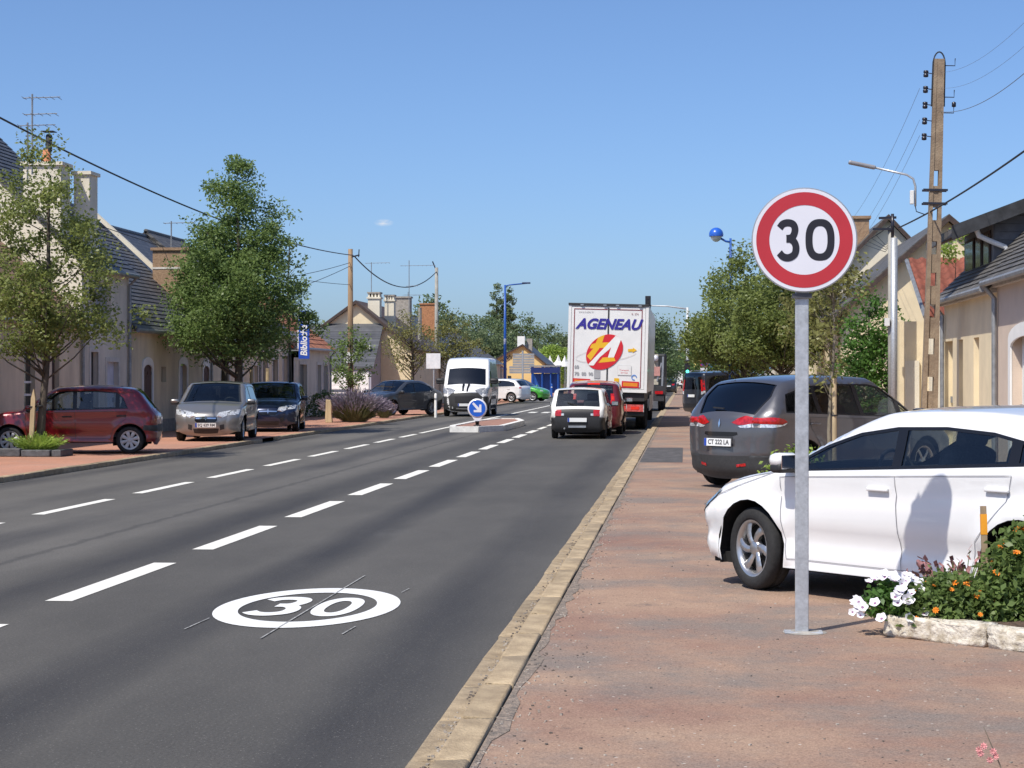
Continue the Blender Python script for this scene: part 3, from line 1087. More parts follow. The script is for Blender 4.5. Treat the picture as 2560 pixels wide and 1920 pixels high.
    # number plates
    for rear, z0, z1, tx in sp.get('plates', []):
        hw_ = .26 / (sh.W / 2)
        tr_ = sp.get('plate_off', 0)
        p = Vector(sh.end_point(tr_, (z0 + z1) / 2, rear, .03))
        a_ = Vector(sh.end_point(tr_, z1, rear, .03)) - Vector(sh.end_point(tr_, z0, rear, .03))
        up = Vector((a_.x, 0, a_.z)).normalized()
        w_ = Vector((-1 if rear else 1, 0, 0))
        w_ = (w_ - up * w_.dot(up)).normalized()
        rt = up.cross(w_)
        pl = MB().obox(p, rt, .52, up, .11, w_, .012).build('number_plate', M_PLATE, root)
        MB().obox(p - rt * .235 + w_ * .005, rt, .045, up, .108, w_, .006).build('plate_band', M_PLATEB, pl)
        if tx:
            Mx = Matrix((rt, up, w_)).transposed().to_euler()
            text('plate_text', tx, .095, M_PLATET, pl, p + w_ * .0075 + rt * .02, Mx, bold=.002, ext=.001, sx=.95)
    # handles, mirrors
    for x, z in sp.get('handles', []):
        for sg in (1, -1):
            hh = sh.hw(x, z)[0]
            hm = MB().box(-.10, .10, -.012, .012, -.014, .014)
            o = hm.build('handle', sp.get('handle_mat', sp['paint']), root, bevel=.008, smooth=True)
            o.location = (x, sg * (hh + .016), z)
    if 'mirror' in sp:
        x, z = sp['mirror'][:2]
        big = sp['mirror'][2] if len(sp['mirror']) > 2 else 1.0
        for sg in (1, -1):
            hh = sh.hw(x, z)[0]
            mo = rbox('mirror', sp.get('mirror_mat', sp['paint']), root, (x, sg * (hh + .10 * big), z + .075 * big), (.13 * big, .21 * big, .10 * big), .042 * big)
            rbox('mirror_foot', M_PLASTIC, mo, (-.006 * big, 0, -.052 * big), (.115 * big, .195 * big, .075 * big), .025 * big)
            MB().box(-.069 * big, -.064 * big, -.085 * big, .085 * big, -.06 * big, .035 * big).build('mirror_glass', M_CHROME, mo)
            MB().bar((0, -sg * .07 * big, -.05 * big), (-.02, -sg * .15 * big, -.075 * big), .05, .04).build('mirror_arm', M_PLASTIC, mo)
    # wheels, wells, underbody
    ww = sp.get('tw', .195)
    tm, rm, dm = wheel_mesh(Rw, ww, sp.get('rim', 'multi'), sp.get('rim_mat', M_HUB))
    for xc in (xf, xr):
        for sg in (1, -1):
            yc = sg * (sh.W / 2 - ww / 2 - sp.get('tuck', .035))
            w_o = link('wheel', tm, root, (xc, yc, Rw), (0, sp.get('wrot', .3), (0 if sg > 0 else math.pi) + (sp.get('steer', 0) if xc == xf else 0)))
            link('rim', rm, w_o)
            link('brake_disc', dm, w_o)
            y_o, y_i = sg * (sh.W / 2 - .05), sg * (sh.W / 2 - .36)
            k = 14
            a0 = -.35
            pr = [(xc - (Ra + .02) * math.cos(a0 + (math.pi - 2 * a0) * i / k), Rw + (Ra + .02) * math.sin(a0 + (math.pi - 2 * a0) * i / k)) for i in range(k + 1)]
            vs_ = [(a, y_o, b) for a, b in pr] + [(a, y_i, b) for a, b in pr]
            MB().add(vs_, [(i, i + 1, k + 2 + i, k + 1 + i) for i in range(k)] + [tuple(range(k + 1, 2 * k + 2))]).build('wheel_well', M_UNDER, root)
    ub = MB().box(sh.x0 + .25, sh.x1 - .25, -sh.W / 2 + .12, sh.W / 2 - .12, sill - .02, sill + .06)
    ub.box(xr + Ra, xf - Ra, -sh.W / 2 + .06, sh.W / 2 - .06, sill - .015, sill + .2)
    ub.box(sh.x0 + .2, xr - Ra * .6, -sh.W / 2 + .22, sh.W / 2 - .22, sill + .02, .55)
    ub.box(xf + Ra * .6, sh.x1 - .3, -sh.W / 2 + .25, sh.W / 2 - .25, sill + .02, .55)
    ub.build('underbody', M_UNDER, root)
    # cabin furniture
    if sp.get('seats', True):
        zb = sh.belt(0)
        fx = sp.get('seat_x', .05)
        fl = MB().box(xr + .1, xf - Ra - .02, -sh.W / 2 + .12, sh.W / 2 - .12, sill + .1, sill + .2)
        fl.box(sp.get('dash_x', .62), sp.get('dash_x', .62) + .45, -sh.W / 2 + .14, sh.W / 2 - .14, .55, zb - .02)
        fl.build('dashboard', M_LINER, root)
        for sx_, hz in [(fx, 1)] + ([(fx - .85, .95)] if sp.get('rear_seat', True) else []):
            for y in (.36, -.36):
                st = rbox('seat', M_SEAT, root, (sx_ - .18, y, zb - .12), (.16, .48, .62), .06, (0, -.28, 0))
                rbox('headrest', M_SEAT, st, (-.0, 0, .40), (.10, .27, .17), .04)
        sw_ = MB()
        y = .36
        sw_.tube([(.0 + .19 * math.cos(a) * .35, .185 * math.sin(a), .185 * math.cos(a)) for a in [2 * math.pi * i / 20 for i in range(21)]], .014, 6, False)
        o = sw_.build('steering_wheel', M_PLASTIC, root, True)
        o.location = (sp.get('dash_x', .62) - .12, y, zb - .05)
    for fn in sp.get('extra', []): fn(root, sh, end_patch, side_patch)
    return root

def std_profile(F, B, H, zn, xw, zw, xt, xs, zs, xg, zg, hood=.03, ht=None):
    """F nose x, B tail x, zn nose height, (xw,zw) screen base, xt screen top, (xs,zs) roof end, (xg,zg) rear glass foot"""
    ht = ht or H - .055
    return [(F - .10, .17), (F - .03, .27), (F, .44), (F - .015, zn - .14), (F - .07, zn - .04), (F - .20, zn + .02),
            ((F - .2 + xw) / 2, (zn + zw) / 2 + hood), (xw, zw), ((xw + xt) / 2, (zw + ht) / 2 + .012), (xt, ht), (xt - .28, H - .010), ((xt + xs) / 2 - .12, H),
            (xs + .25, zs + (H - zs) * .62), (xs, zs), ((xs + xg) / 2 - .015, (zs + zg) / 2), (xg, zg), (B + .015, zg - .12), (B, .62), (B - .005, .46), (B + .02, .30), (B + .08, .19)]

def std_spec(F, B, W, H, xf, xr, Rw, pnt, zn, xw, zw, xt, xs, zs, xg, zg, zb=(.93, 1.0), xB=-.15, xC=None, four=True, **kw):
    prof = std_profile(F, B, H, zn, xw, zw, xt, xs, zs, xg, zg, kw.pop('hood', .03))
    sill = kw.pop('sill', .24)
    Ra = Rw + kw.pop('arch_gap', .055)
    xA = xw - .10
    if xC is None: xC = xg + .28
    rail = kw.pop('rail', .095)
    dlo = kw.pop('dlo', None) or [(xA, zb[0] + .0), (xt + .10, H - .16), (xt - .18, H - rail), ((xt + xs) / 2, H - rail + .005), (xs + .42, H - rail - .03), (xC + .10, H - rail - .14), (xC, zb[1] + .02)]
    bl = lambda x: zb[0] + (zb[1] - zb[0]) * (xA - x) / (xA - xC)
    xfd = xf - Ra - .03
    xrd = xr + Ra * .45
    d1 = [(xfd, sill + .07), (xfd + .05, .62), (xfd + .06, bl(xfd) - .03), (xB, bl(xB) - .03), (xB - .02, sill + .07)]
    d2 = [(xB - .02, sill + .07), (xB, bl(xB) - .03), (xrd - .10, bl(xrd) - .03), (xrd - .05, bl(xrd) - .20), (xr + Ra + .0, .52), (xr + Ra + .06, sill + .07)]
    doors = [d1, d2] if four else [[d1[0], d1[1], d1[2], (xB - .25, bl(xB) - .03), (xB - .25, sill + .07)]]
    strip = [('windscreen', kw.pop('screen_mat', G_CLEAR), lambda x, z, t: xt < x < xw and z > zw and t < .93),
             ('screen_frame', M_GLOSSB, lambda x, z, t: xt < x < xw and z > zw and t < .965),
             ('rear_window', kw.pop('rear_glass', G_TINT), lambda x, z, t: x < xs and z > zg and t < .90),
             ('rear_frame', kw.pop('rear_frame_mat', M_GLOSSB), lambda x, z, t: x < xs and z > zg and t < .945)]
    sp = dict(prof=prof, W=W, belt=[(xC, zb[1]), (xA, zb[0])], xf=xf, xr=xr, R=Rw, Ra=Ra, sill=sill, paint=pnt, dlo=dlo,
              cuts=[9, xB, -9] if four else [9, xB - .25, -9], doors=doors, gaps=[d + d[:1] for d in doors], glass=[G_CLEAR, G_TINT],
              strip=strip + kw.pop('strip', []), handles=[(xB + .16, bl(xB) - .13)] + ([(xrd + .02, bl(xrd) - .13)] if four else []),
              mirror=(xA - .05, zb[0]), dash_x=xw - .65, seat_x=(xt + xB) / 2 - .12)
    sp.update(kw)
    return sp

# near white hatchback
P_WHITE = paint('white_paint', (.80, .80, .80), 0, .28, .01)
P_GREY = paint('graphite_paint', (.095, .094, .105), .4, .30)
M_GREYPL = pm('grey_bumper_plastic', (.035, .036, .038), .6, var=.15, scale=25)
xA = .92
i20_dlo = [(.95, .915), (.80, 1.00), (.52, 1.125), (.20, 1.22), (-.15, 1.268), (-.60, 1.278), (-1.02, 1.25), (-1.30, 1.195), (-1.52, 1.10), (-1.50, 1.045), (-.4, .985)]
sp = std_spec(2.05, -1.93, 1.775, 1.385, 1.29, -1.29, .315, P_WHITE, .71, 1.02, .94, .12, -1.62, 1.26, -1.86, .99, zb=(.905, 1.02), xB=-.20, xC=-1.5,
              dlo=i20_dlo, rim='swirl', rim_mat=M_ALLOY, wrot=.25, grid=.07, sub=6, sill=.20, glass=[glass('car_glass_smoked', (.45, .49, .50), .05), G_CLEAR], frame=.024, crease=.018, flare=.03,
              barrel=.06, lowcut=.035, rear_seat=True, mirror=(.80, .93, 1.05), arch_gap=.06, steer=-.18, gap_mat=M_GAPL, gapw=.0028)
sp['cuts'] = [9, -.20, -1.22, -9]
sp['glass'] = [MATS['car_glass_smoked'], G_CLEAR, G_TINT]
sp['gaps'] += [[(2.06, .60), (1.95, .70), (1.6, .80), (1.25, .875), (1.0, .915)]]
sp['side_patches'] = [('headlight', pm('headlamp_glass', (.12, .13, .17), .08, .3, var=.5, scale=18, coat=1.0), [(2.042, .53), (2.01, .61), (1.94, .670), (1.80, .718), (1.66, .755), (1.70, .72), (1.80, .65), (1.92, .57), (1.99, .52)], dict(off=.010))]
sp['end_patches'] = [('headlight', MATS['headlamp_glass'], [(.62, .60), (.66, .68), (.98, .73), (.99, .60), (.9, .55)], dict(rear=False)),
                     ('grille', M_GLOSSB, [(-.62, .34), (-.66, .5), (-.58, .56), (.58, .56), (.66, .5), (.62, .34)], dict(rear=False, mirror=False)),
                     ('tail_light', M_RED, [(.6, .82), (.62, .92), (.99, .95), (.99, .82)], dict(rear=True))]
sp['plates'] = [(False, .40, .51, ''), (True, .55, .66, '')]
fwx, fwy = (0.511, 14.785)
hd = Vector((-.655, .756)).normalized()
rt_ = Vector((hd.y, -hd.x))
# the near side is the car's left: its front wheel stands at (fwx, fwy)
c_ = Vector((fwx + .07, fwy)) - hd * 1.29 + rt_ * .75
car('parked_hatchback', 'white five door hatchback parked beside the 30 sign and flower bed', 'car', (c_.x, c_.y, PZ), hd, sp)

# grey people carrier
def scenic_extra(root, sh, ep, sp_):
    ep('tail_light', M_RED, [(.42, .955), (.60, 1.01), (.80, 1.045), (1.0, 1.04), (1.0, .945), (.80, .93), (.62, .925)])
    ep('tail_lens', M_LENS, [(.62, .91), (.80, .925), (.995, .95), (.995, .90), (.85, .885), (.70, .89)], off=.007)
    ep('tailgate_shadow_line', M_GLOSSB, [(-.62, .79), (-.60, .825), (.60, .825), (.62, .79), (.40, .765), (-.40, .765)], mirror=False)
    ep('plate_recess', M_GREYPL, [(-.42, .60), (-.48, .76), (.48, .76), (.42, .60)], mirror=False, off=.004)
    ep('reflector', M_RED, [(.62, .34), (.62, .375), (.92, .39), (.92, .35)])
    ep('badge', M_CHROME, [(-.04, .94), (0, 1.0), (.04, .94), (0, .88)], mirror=False, off=.01)
    p = Vector(sh.end_point(0, 1.10, True, .02))
    q = Vector(sh.end_point(.42, 1.12, True, .02))
    MB().bar(p, q, .02, .02).build('wiper', M_PLASTIC, root)
    sp_('tail_light', M_RED, [(-2.2, .955), (-2.2, 1.03), (-2.0, 1.045), (-1.84, 1.02), (-1.76, .975), (-1.86, .94)])
    sp_('tail_lens', M_LENS, [(-2.2, .90), (-2.2, .95), (-1.86, .935), (-1.76, .965), (-1.82, .925), (-2.0, .895)])
    MB().tube([(-1.5, .48, 1.64), (-1.45, .48, 1.70), (-1.40, .48, 1.64)], .012, 6).build('aerial', M_GLOSSB, root)
sp = std_spec(2.25, -2.14, 1.845, 1.62, 1.40, -1.40, .335, P_GREY, .80, 1.30, 1.02, .42, -1.66, 1.50, -2.08, 1.075, zb=(.99, 1.09), xB=-.10, xC=-1.78, rim='five', rim_mat=M_ALLOY,
              grid=.085, sub=5, glass=[G_TINT, G_DARK, G_DARK], rear_glass=G_DARK, screen_mat=G_CLEAR, sill=.26, rr=.30, crear=.11, rtap=.10, tumble=.44, extra=[scenic_extra], rail=.11, mirror=(1.12, 1.02))
sp['cuts'] = [9, .78, -.12, -1.08, -9]
sp['glass'] = [G_CLEAR, G_CLEAR, G_DARK, G_DARK]
sp['strip'] += [('rear_bumper', M_GREYPL, lambda x, z, t: x < -1.8 and z < .50), ('roof_spoiler', M_GLOSSB, lambda x, z, t: x < -1.55 and z > 1.58 and t < .2 and False)]
sp['zones'] = [('rear_bumper', M_GREYPL, [(-2.3, .15), (-2.3, .50), (-1.80, .50), (-1.74, .15)]), ('sill_trim', M_GREYPL, [(-1.02, .2), (-1.0, .36), (1.0, .36), (1.02, .2)])]
sp['plates'] = [(True, .62, .73, 'CT 222 LA')]
sp['strip'][2] = ('rear_window', G_DARK, lambda x, z, t: x < -1.66 and z > 1.075 and t < .95)
sp['strip'][3] = ('rear_frame', M_GLOSSB, lambda x, z, t: x < -1.66 and z > 1.075 and t < .99)
sp['end_patches'] = []
lw = Vector((0.499, 29.016))
hd = Vector((math.sin(R(44)), math.cos(R(44))))
rt_ = Vector((hd.y, -hd.x))
c_ = lw + hd * 1.40 + rt_ * .80
car('people_carrier', 'dark grey people carrier parked nose in behind the white hatchback', 'car', (c_.x, c_.y, PZ), hd, sp)

# black car mostly hidden behind the people carrier
P_BLACK = paint('black_paint', (.010, .010, .012), 0, .25)
sp = std_spec(1.95, -1.95, 1.74, 1.47, 1.25, -1.25, .31, P_BLACK, .72, 1.0, .96, .15, -1.5, 1.36, -1.84, 1.02, glass=[G_TINT, G_DARK], rear_glass=G_DARK, grid=.12)
sp['end_patches'] = [('tail_light', M_RED, [(.62, .86), (.62, .98), (.99, 1.0), (.99, .86)])]
sp['side_patches'] = [('tail_light', M_RED, [(-1.95, .86), (-1.90, .99), (-1.72, .96), (-1.8, .86)])]
c0 = Vector((0.417, 47.228))
hd = Vector((math.sin(R(48)), math.cos(R(48))))
c_ = c0 + hd * 1.9 + Vector((hd.y, -hd.x)) * .85
car('hatchback', 'black hatchback almost hidden behind the dark grey people carrier', 'car', (c_.x, c_.y, PZ), hd, sp)

# dark van-based car further along
P_DKGREY = paint('anthracite_paint', (.022, .023, .027), .3, .35)
sp = std_spec(2.10, -2.05, 1.83, 1.82, 1.34, -1.34, .32, P_DKGREY, .86, 1.20, 1.06, .62, -1.98, 1.74, -2.03, 1.10, zb=(1.02, 1.08), xB=.05, xC=-1.85, glass=[G_TINT, G_DARK], rear_glass=G_DARK, grid=.11, rr=.10, tumble=.16, rail=.14, four=True)
sp['cuts'] = [9, .05, -1.0, -9]
sp['end_patches'] = [('tail_light', M_RED, [(.86, 1.02), (.86, 1.5), (.995, 1.5), (.995, 1.02)]), ('tail_lens', M_LENS, [(.87, .90), (.87, 1.02), (.995, 1.02), (.995, .90)])]
sp['plates'] = [(True, .78, .89, '')]
sp['side_patches'] = [('tail_lens', M_LENS, [(-2.04, .92), (-2.04, 1.05), (-1.98, 1.05), (-1.98, .92)]), ('tail_light', M_RED, [(-2.04, 1.06), (-2.04, 1.5), (-1.98, 1.5), (-1.98, 1.06)])]
def kang_extra(root, sh, ep, sp_):
    for y in (.62, -.62):
        MB().tube([(.4, y, 1.80), (.3, y, 1.87), (-1.7, y, 1.87), (-1.8, y, 1.80)], .018, 6).build('roof_rail', M_ALU, root)
sp['extra'] = [kang_extra]
c0 = Vector((-0.154, 80.31))
hd = Vector((math.sin(R(57)), math.cos(R(57))))
c_ = c0 + hd * 2.0 + Vector((hd.y, -hd.x)) * .92
car('leisure_van', 'tall anthracite leisure van parked nose in beside the kerb behind the grey people carrier', 'car', (c_.x, c_.y, PZ), hd, sp)

# ---- moving traffic in the right hand lane
P_CREAM = paint('aged_white_paint', (.74, .735, .70), 0, .4, .03)
def old_extra(root, sh, ep, sp_):
    ep('tail_panel', M_PLASTIC, [(-.99, .62), (-.99, .80), (.99, .80), (.99, .62)], mirror=False, off=.004)
    ep('tail_light', M_RED, [(.72, .63), (.72, .79), (.99, .79), (.99, .63)], off=.008)
    ep('reverse_lamp', M_LENS, [(.60, .64), (.60, .70), (.72, .70), (.72, .64)], off=.008)
    for y in (.45, -.45):
        pass
    MB().tube([(-1.80, .35, .30), (-1.95, .35, .29)], .025, 8).build('exhaust', M_ALU, root)
    MB().box(-1.94, -1.86, -.24, .24, .315, .37).build('tow_bracket', M_ALU, root)
    p, q = Vector(sh.end_point(.05, .90, True, .02)), Vector(sh.end_point(.45, .98, True, .02))
    MB().bar(p, q, .02, .02).build('wiper', M_PLASTIC, root)
sp = std_spec(1.80, -1.86, 1.57, 1.375, 1.21, -1.21, .285, P_CREAM, .74, .85, .92, .22, -1.42, 1.33, -1.74, .88, zb=(.88, .90), xB=-.12, xC=-1.35, four=False, rim='steel', rim_mat=pm('steel_wheel', (.10, .10, .10), .6), tw=.165,
              glass=[G_CLEAR, G_CLEAR], rear_glass=glass('old_glass', (.70, .74, .74), .03), grid=.09, rr=.10, r=.07, tumble=.24, crear=.03, rear_frame_mat=M_PLASTIC, extra=[old_extra], mirror_mat=M_PLASTIC, handle_mat=M_PLASTIC, sill=.26)
sp['strip'] += [('rear_bumper', M_PLASTIC, lambda x, z, t: x < -1.5 and z < .62)]
sp['zones'] = [('rear_bumper', M_PLASTIC, [(-2.0, .1), (-2.0, .60), (-1.56, .58), (-1.50, .1)]), ('rubbing_strip', M_PLASTIC, [(-.9, .44), (-.9, .50), (.87, .50), (.87, .44)])]
sp['plates'] = [(True, .47, .58, '')]
rc = Vector((-2.842, 52.356))
car('old_hatchback', 'old boxy white three door hatchback driving away behind the lorry', 'car', (rc.x - .05, rc.y + 1.86, 0), (.02, 1), sp)

P_RED2 = paint('dark_red_paint', (.11, .010, .015), .1, .3)
sp = std_spec(2.0, -1.95, 1.76, 1.56, 1.29, -1.29, .31, P_RED2, .76, 1.05, .98, .25, -1.68, 1.44, -1.90, 1.0, glass=[G_CLEAR, G_TINT], grid=.12, rear_glass=G_TINT)
sp['end_patches'] = [('tail_light', M_RED, [(.80, .9), (.82, 1.2), (.97, 1.2), (.99, .9)]), ('brake_lamp', M_REDLIT, [(.84, 1.02), (.84, 1.12), (.94, 1.12), (.94, 1.02)], dict(off=.010))]
sp['plates'] = [(True, .62, .73, '')]
sp['strip'] += [('brake_lamp', M_REDLIT, lambda x, z, t: -1.69 < x < -1.6 and z > 1.43 and t < .25)]
rc = Vector((-2.785, 56.578))
car('hatchback', 'dark red hatchback squeezed between the old white hatchback and the lorry', 'car', (rc.x + .10, rc.y + 1.75, 0), (0.0, 1), sp)

# ---- lorry with lettered doors
M_TRW = pm('trailer_white', (.78, .775, .76), .4, var=.04, scale=2.5, coat=.2)
M_TRD = pm('trailer_dark', (.03, .03, .033), .6, var=.3, scale=6)
M_BLUE = pm('letter_blue', (.035, .025, .27), .4, var=.05)
M_LRED = pm('logo_red', (.62, .02, .03), .4, var=.04)
M_LYEL = pm('logo_yellow', (.80, .46, .02), .4, var=.04)
M_DKRED = pm('frame_red', (.24, .05, .06), .5, var=.15, scale=9)
M_PGREY = pm('print_grey', (.38, .38, .39), .6, var=.1)
tx, ty = (-2.526, 61.22)
lor = thing('lorry', 'white articulated lorry with lettered rear doors queuing in the right lane', 'lorry', (tx, ty, 0), 0)
lor.rotation_euler = (0, R(1.5), 0)
TW, TB, TT_ = 2.55, 1.22, 4.02
bd = MB().box(-TW / 2, TW / 2, .06, 13.6, TB, TT_)
bd.build('trailer_body', M_TRW, lor, bevel=.02)
fr = MB()
for a, b in (((-TW / 2, TB), (-TW / 2 + .09, TT_)), ((TW / 2 - .09, TB), (TW / 2, TT_)), ((-TW / 2 + .09, TB), (TW / 2 - .09, TB + .10))):
    fr.box(a[0], b[0], .0, .06, a[1], b[1])
fr.build('door_frame', M_TRW, lor)
MB().box(-TW / 2 - .01, TW / 2 + .01, -.03, .06, TT_ - .055, TT_ + .015).build('rear_lintel', M_TRD, lor, bevel=.01)
for x in (-.85, -.12, .28, 1.0):
    MB().box(x - .05, x + .05, -.05, -.03, TT_ - .06, TT_ - .02).build('marker_lamp', M_ALU, lor)
for a, b in ((-TW / 2 + .10, -.012), (.012, TW / 2 - .10)):
    d = MB().box(a, b, .012, .06, TB + .11, TT_ - .10).build('rear_door', M_TRW, lor, bevel=.006)
seal = MB().box(-.022, .022, -.004, .03, TB + .11, TT_ - .12)
seal.build('door_seal', M_TRD, lor)
def prt(name, mat, poly, y=-.0025, par=lor):
    return MB().add([(a, y, b) for a, b in poly], [tuple(range(len(poly)))]).build(name, mat, par)
def du(px, py): return ((px - (655 - (py - 250) * .037)) * .00323, TT_ - .03 - (py - 250) * .00323)
def rect(a, b, c, d): return [(a, c), (b, c), (b, d), (a, d)]
L0, R0, T0, B0 = -1.10, 1.08, TT_ - .16, TB + .14
for q in (rect(L0, L0 + .028, B0, T0), rect(R0 - .028, R0, B0, T0), rect(L0 + .03, -.03, T0 - .028, T0), rect(.03, R0 - .03, T0 - .028, T0), rect(.03, R0 - .03, B0, B0 + .028), rect(L0 + .03, -.03, B0, B0 + .028)):
    prt('door_outline', M_DKRED, q, .004)
text('company_name', 'AGENEAU', .45, M_BLUE, lor, (-.005, -.004, TT_ - .655), (R(90), 0, 0), shear=.36, bold=.017, sx=.985, ext=.001)
ell = [du(607 + 1.0 * (205 * math.cos(a) * math.cos(.72) - 150 * math.sin(a) * math.sin(.72)), 715 - (205 * math.cos(a) * math.sin(.72) + 150 * math.sin(a) * math.cos(.72))) for a in [2 * math.pi * i / 48 for i in range(48)]]
prt('logo_oval', M_LRED, ell, -.006)
for nm, mt, y, pg in (('logo_cross', M_LYEL, -.008, [(560, 545), (612, 545), (585, 622), (652, 618), (640, 672), (560, 676), (470, 800), (432, 760), (497, 682), (462, 682), (482, 640), (520, 630)]),
                      ('logo_bar', M_LYEL, -.008, [(590, 770), (700, 762), (715, 800), (640, 812), (545, 822)]),
                      ('logo_letter', M_WHITE2, -.010, [(436, 850), (720, 552), (775, 580), (700, 765), (640, 768), (672, 672), (560, 768), (520, 820), (500, 850)]),
                      ('logo_letter_hole', M_LRED, -.012, [(640, 720), (668, 665), (664, 690), (650, 735)])):
    cp = clip_convex([du(*p) for p in pg], ell)
    if len(cp) > 2: prt(nm, mt, cp, y)
orb = [du(620 + 300 * math.cos(a), 745 - 62 * math.sin(a) - 40 * math.cos(a)) for a in [R(70 + 190 * i / 20) for i in range(21)]]
om = MB()
for a, b in zip(orb[:-1], orb[1:]):
    om.add([(a[0], -.0045, a[1] - .006), (b[0], -.0045, b[1] - .006), (b[0], -.0045, b[1] + .006), (a[0], -.0045, a[1] + .006)], [(0, 1, 2, 3)])
orb2 = [du(620 + 300 * math.cos(a), 745 - 62 * math.sin(a) - 40 * math.cos(a)) for a in [R(-78 + 70 * i / 12) for i in range(13)]]
for a, b in zip(orb2[:-1], orb2[1:]):
    om.add([(a[0], -.0045, a[1] - .006), (b[0], -.0045, b[1] - .006), (b[0], -.0045, b[1] + .006), (a[0], -.0045, a[1] + .006)], [(0, 1, 2, 3)])
om.build('logo_orbit', pm('orbit_grey', (.55, .48, .47), .5), lor)
prt('logo_arrow', M_LYEL, [du(*p) for p in ((838, 680), (890, 676), (886, 662), (926, 690), (880, 716), (886, 704), (840, 706))], -.0045)
for tx_, px_, py_ in (('60', 330, 868), ('70', 330, 935), ('80', 400, 935), ('90', 468, 935)):
    u, v = du(px_, py_)
    text('limit_number', tx_, .145, M_PGREY, lor, (u, -.004, v), (R(90), 0, 0), bold=.004, ext=.001)
prt('grey_label', M_PGREY, [du(*p) for p in ((502, 895), (562, 895), (560, 978), (500, 978))], -.0045)
prt('notice', pm('notice_grey', (.62, .61, .60), .6), [du(*p) for p in ((735, 842), (872, 842), (868, 940), (732, 940))], -.004)
prt('notice', M_TRW, [du(*p) for p in ((740, 847), (867, 847), (863, 935), (737, 935))], -.0055)
u, v = du(800, 890)
text('notice_text', 'Transport', .075, M_LRED, lor, (u, -.007, v), (R(90), 0, 0), ext=.0005)
u, v = du(800, 915)
text('notice_text', 'Services', .07, M_LRED, lor, (u, -.007, v), (R(90), 0, 0), ext=.0005)
u, v = du(430, 322)
text('small_print', 'www.trailer.fr', .085, M_PGREY, lor, (u, -.004, v), (R(90), 0, 0), ext=.0005)
u, v = du(912, 335)
text('small_print', 'R. 274', .085, M_DKRED, lor, (u, -.004, v), (R(90), 0, 0), ext=.0005)
V, Fc = ring2(.09, .09, .06, .06, 2, 24)
u, v = du(896, 958)
MB().add([(u + a, -.004, v + b) for a, b in V], Fc[:19]).build('round_badge', pm('badge_blue', (.10, .25, .62), .4), lor)
prt('yellow_label', M_LYEL, [du(*p) for p in ((700, 970), (748, 970), (742, 1045), (696, 1045))], -.0045)
q = [du(*p) for p in ((775, 995), (945, 1000), (940, 1062), (770, 1058))]
prt('hazard_plate', M_LRED, q, -.0045)
prt('hazard_plate_centre', pm('hazard_orange', (.75, .26, .02), .4), inset(q, .045), -.0065)
q = [du(*p) for p in ((295, 980), (465, 985), (462, 1050), (292, 1046))]
prt('hazard_plate', M_LRED, q, -.0045)
prt('hazard_plate_centre', MATS['hazard_orange'], inset(q, .045), -.0065)
MB().box(-1.2, 1.2, .1, 13.4, .95, TB - .02).build('chassis', M_TRD, lor)
MB().box(-1.22, 1.22, .06, .16, .50, .66).box(-.5, -.42, .1, .3, .5, 1.0).box(.42, .5, .1, .3, .5, 1.0).build('underrun_bar', M_TRD, lor)
MB().box(-1.2, 1.2, .3, .34, .42, 1.15).build('mud_flap', M_UNDER, lor)
for x in (-.92, .92):
    lp = MB().box(x - .26, x + .26, -.02, .08, .62, .84).build('lamp_cluster', pm('pink_lens', (.55, .10, .09), .25, var=.3, scale=14, coat=.5), lor)
    MB().box(x - .13, x + .13, -.03, -.022, .68, .78).build('brake_lamp', M_REDLIT, lp)
    MB().box(x - .28, x - .262, -.025, .08, .61, .85).box(x + .262, x + .28, -.025, .08, .61, .85).build('lamp_bezel', M_LENS, lp)
MB().box(-.42, .10, -.01, .02, .98, 1.09).build('number_plate', M_PLATE, lor)
tm, rm, dm = wheel_mesh(.50, .32, 'steel', MATS['steel_wheel'])
for yy in (2.2, 3.5, 4.8, 15.0):
    for x in (-1.06, 1.06):
        w_o = link('wheel', tm, lor, (x, yy, .50), (0, 0, math.pi / 2 if x < 0 else -math.pi / 2))
        link('rim', rm, w_o)
        link('brake_disc', dm, w_o)
cb = MB().box(-1.22, 1.22, 14.2, 16.4, .5, 3.4)
cb.build('cab', M_TRW, lor, bevel=.12)
sk = MB().box(TW / 2 - .03, TW / 2 - .005, 5.8, 12.2, .55, 1.1)
sk.build('side_guard', M_ALU, lor)

# ---- crane truck ahead of the lorry
cx, cy = (-2.189, 95.188)
ct = thing('crane_truck', 'dark lorry loader with folded crane ahead of the white lorry', 'lorry', (cx, cy, 0))
MB().box(-1.2, 1.2, .1, 7.5, .75, 1.05).box(-1.15, 1.15, 0, .2, .55, .75).build('chassis', M_TRD, ct)
MB().box(-1.22, 1.22, 4.6, 6.8, 1.05, 2.9).build('cab', pm('cab_dark', (.018, .02, .022), .5), ct, bevel=.1)
MB().box(-1.22, 1.22, .1, 4.4, 1.05, 1.25).box(-1.22, -1.16, .1, 4.4, 1.25, 1.7).box(1.16, 1.22, .1, 4.4, 1.25, 1.7).build('flat_bed', M_TRD, ct)
M_CRANE = pm('crane_beige', (.42, .38, .30), .6, var=.3, scale=8)
MB().bar((.75, .4, 1.3), (.75, .5, 2.8), .22).bar((.75, .5, 2.75), (.3, 1.6, 2.2), .18).bar((.95, .35, 1.6), (.55, .35, 2.5), .12).build('crane_column', M_CRANE, ct)
MB().bar((.80, .3, 1.5), (1.02, .3, 2.4), .07).bar((1.05, .3, 1.2), (1.1, .3, 2.7), .09).build('crane_boom', M_ALU, ct)
MB().lathe([(.001, .16), (.1, .13), (.16, 0), (.1, -.13), (.001, -.16)], (.72, .25, 2.62), 'z', 12).build('crane_cap', M_SWHITE, ct, True)
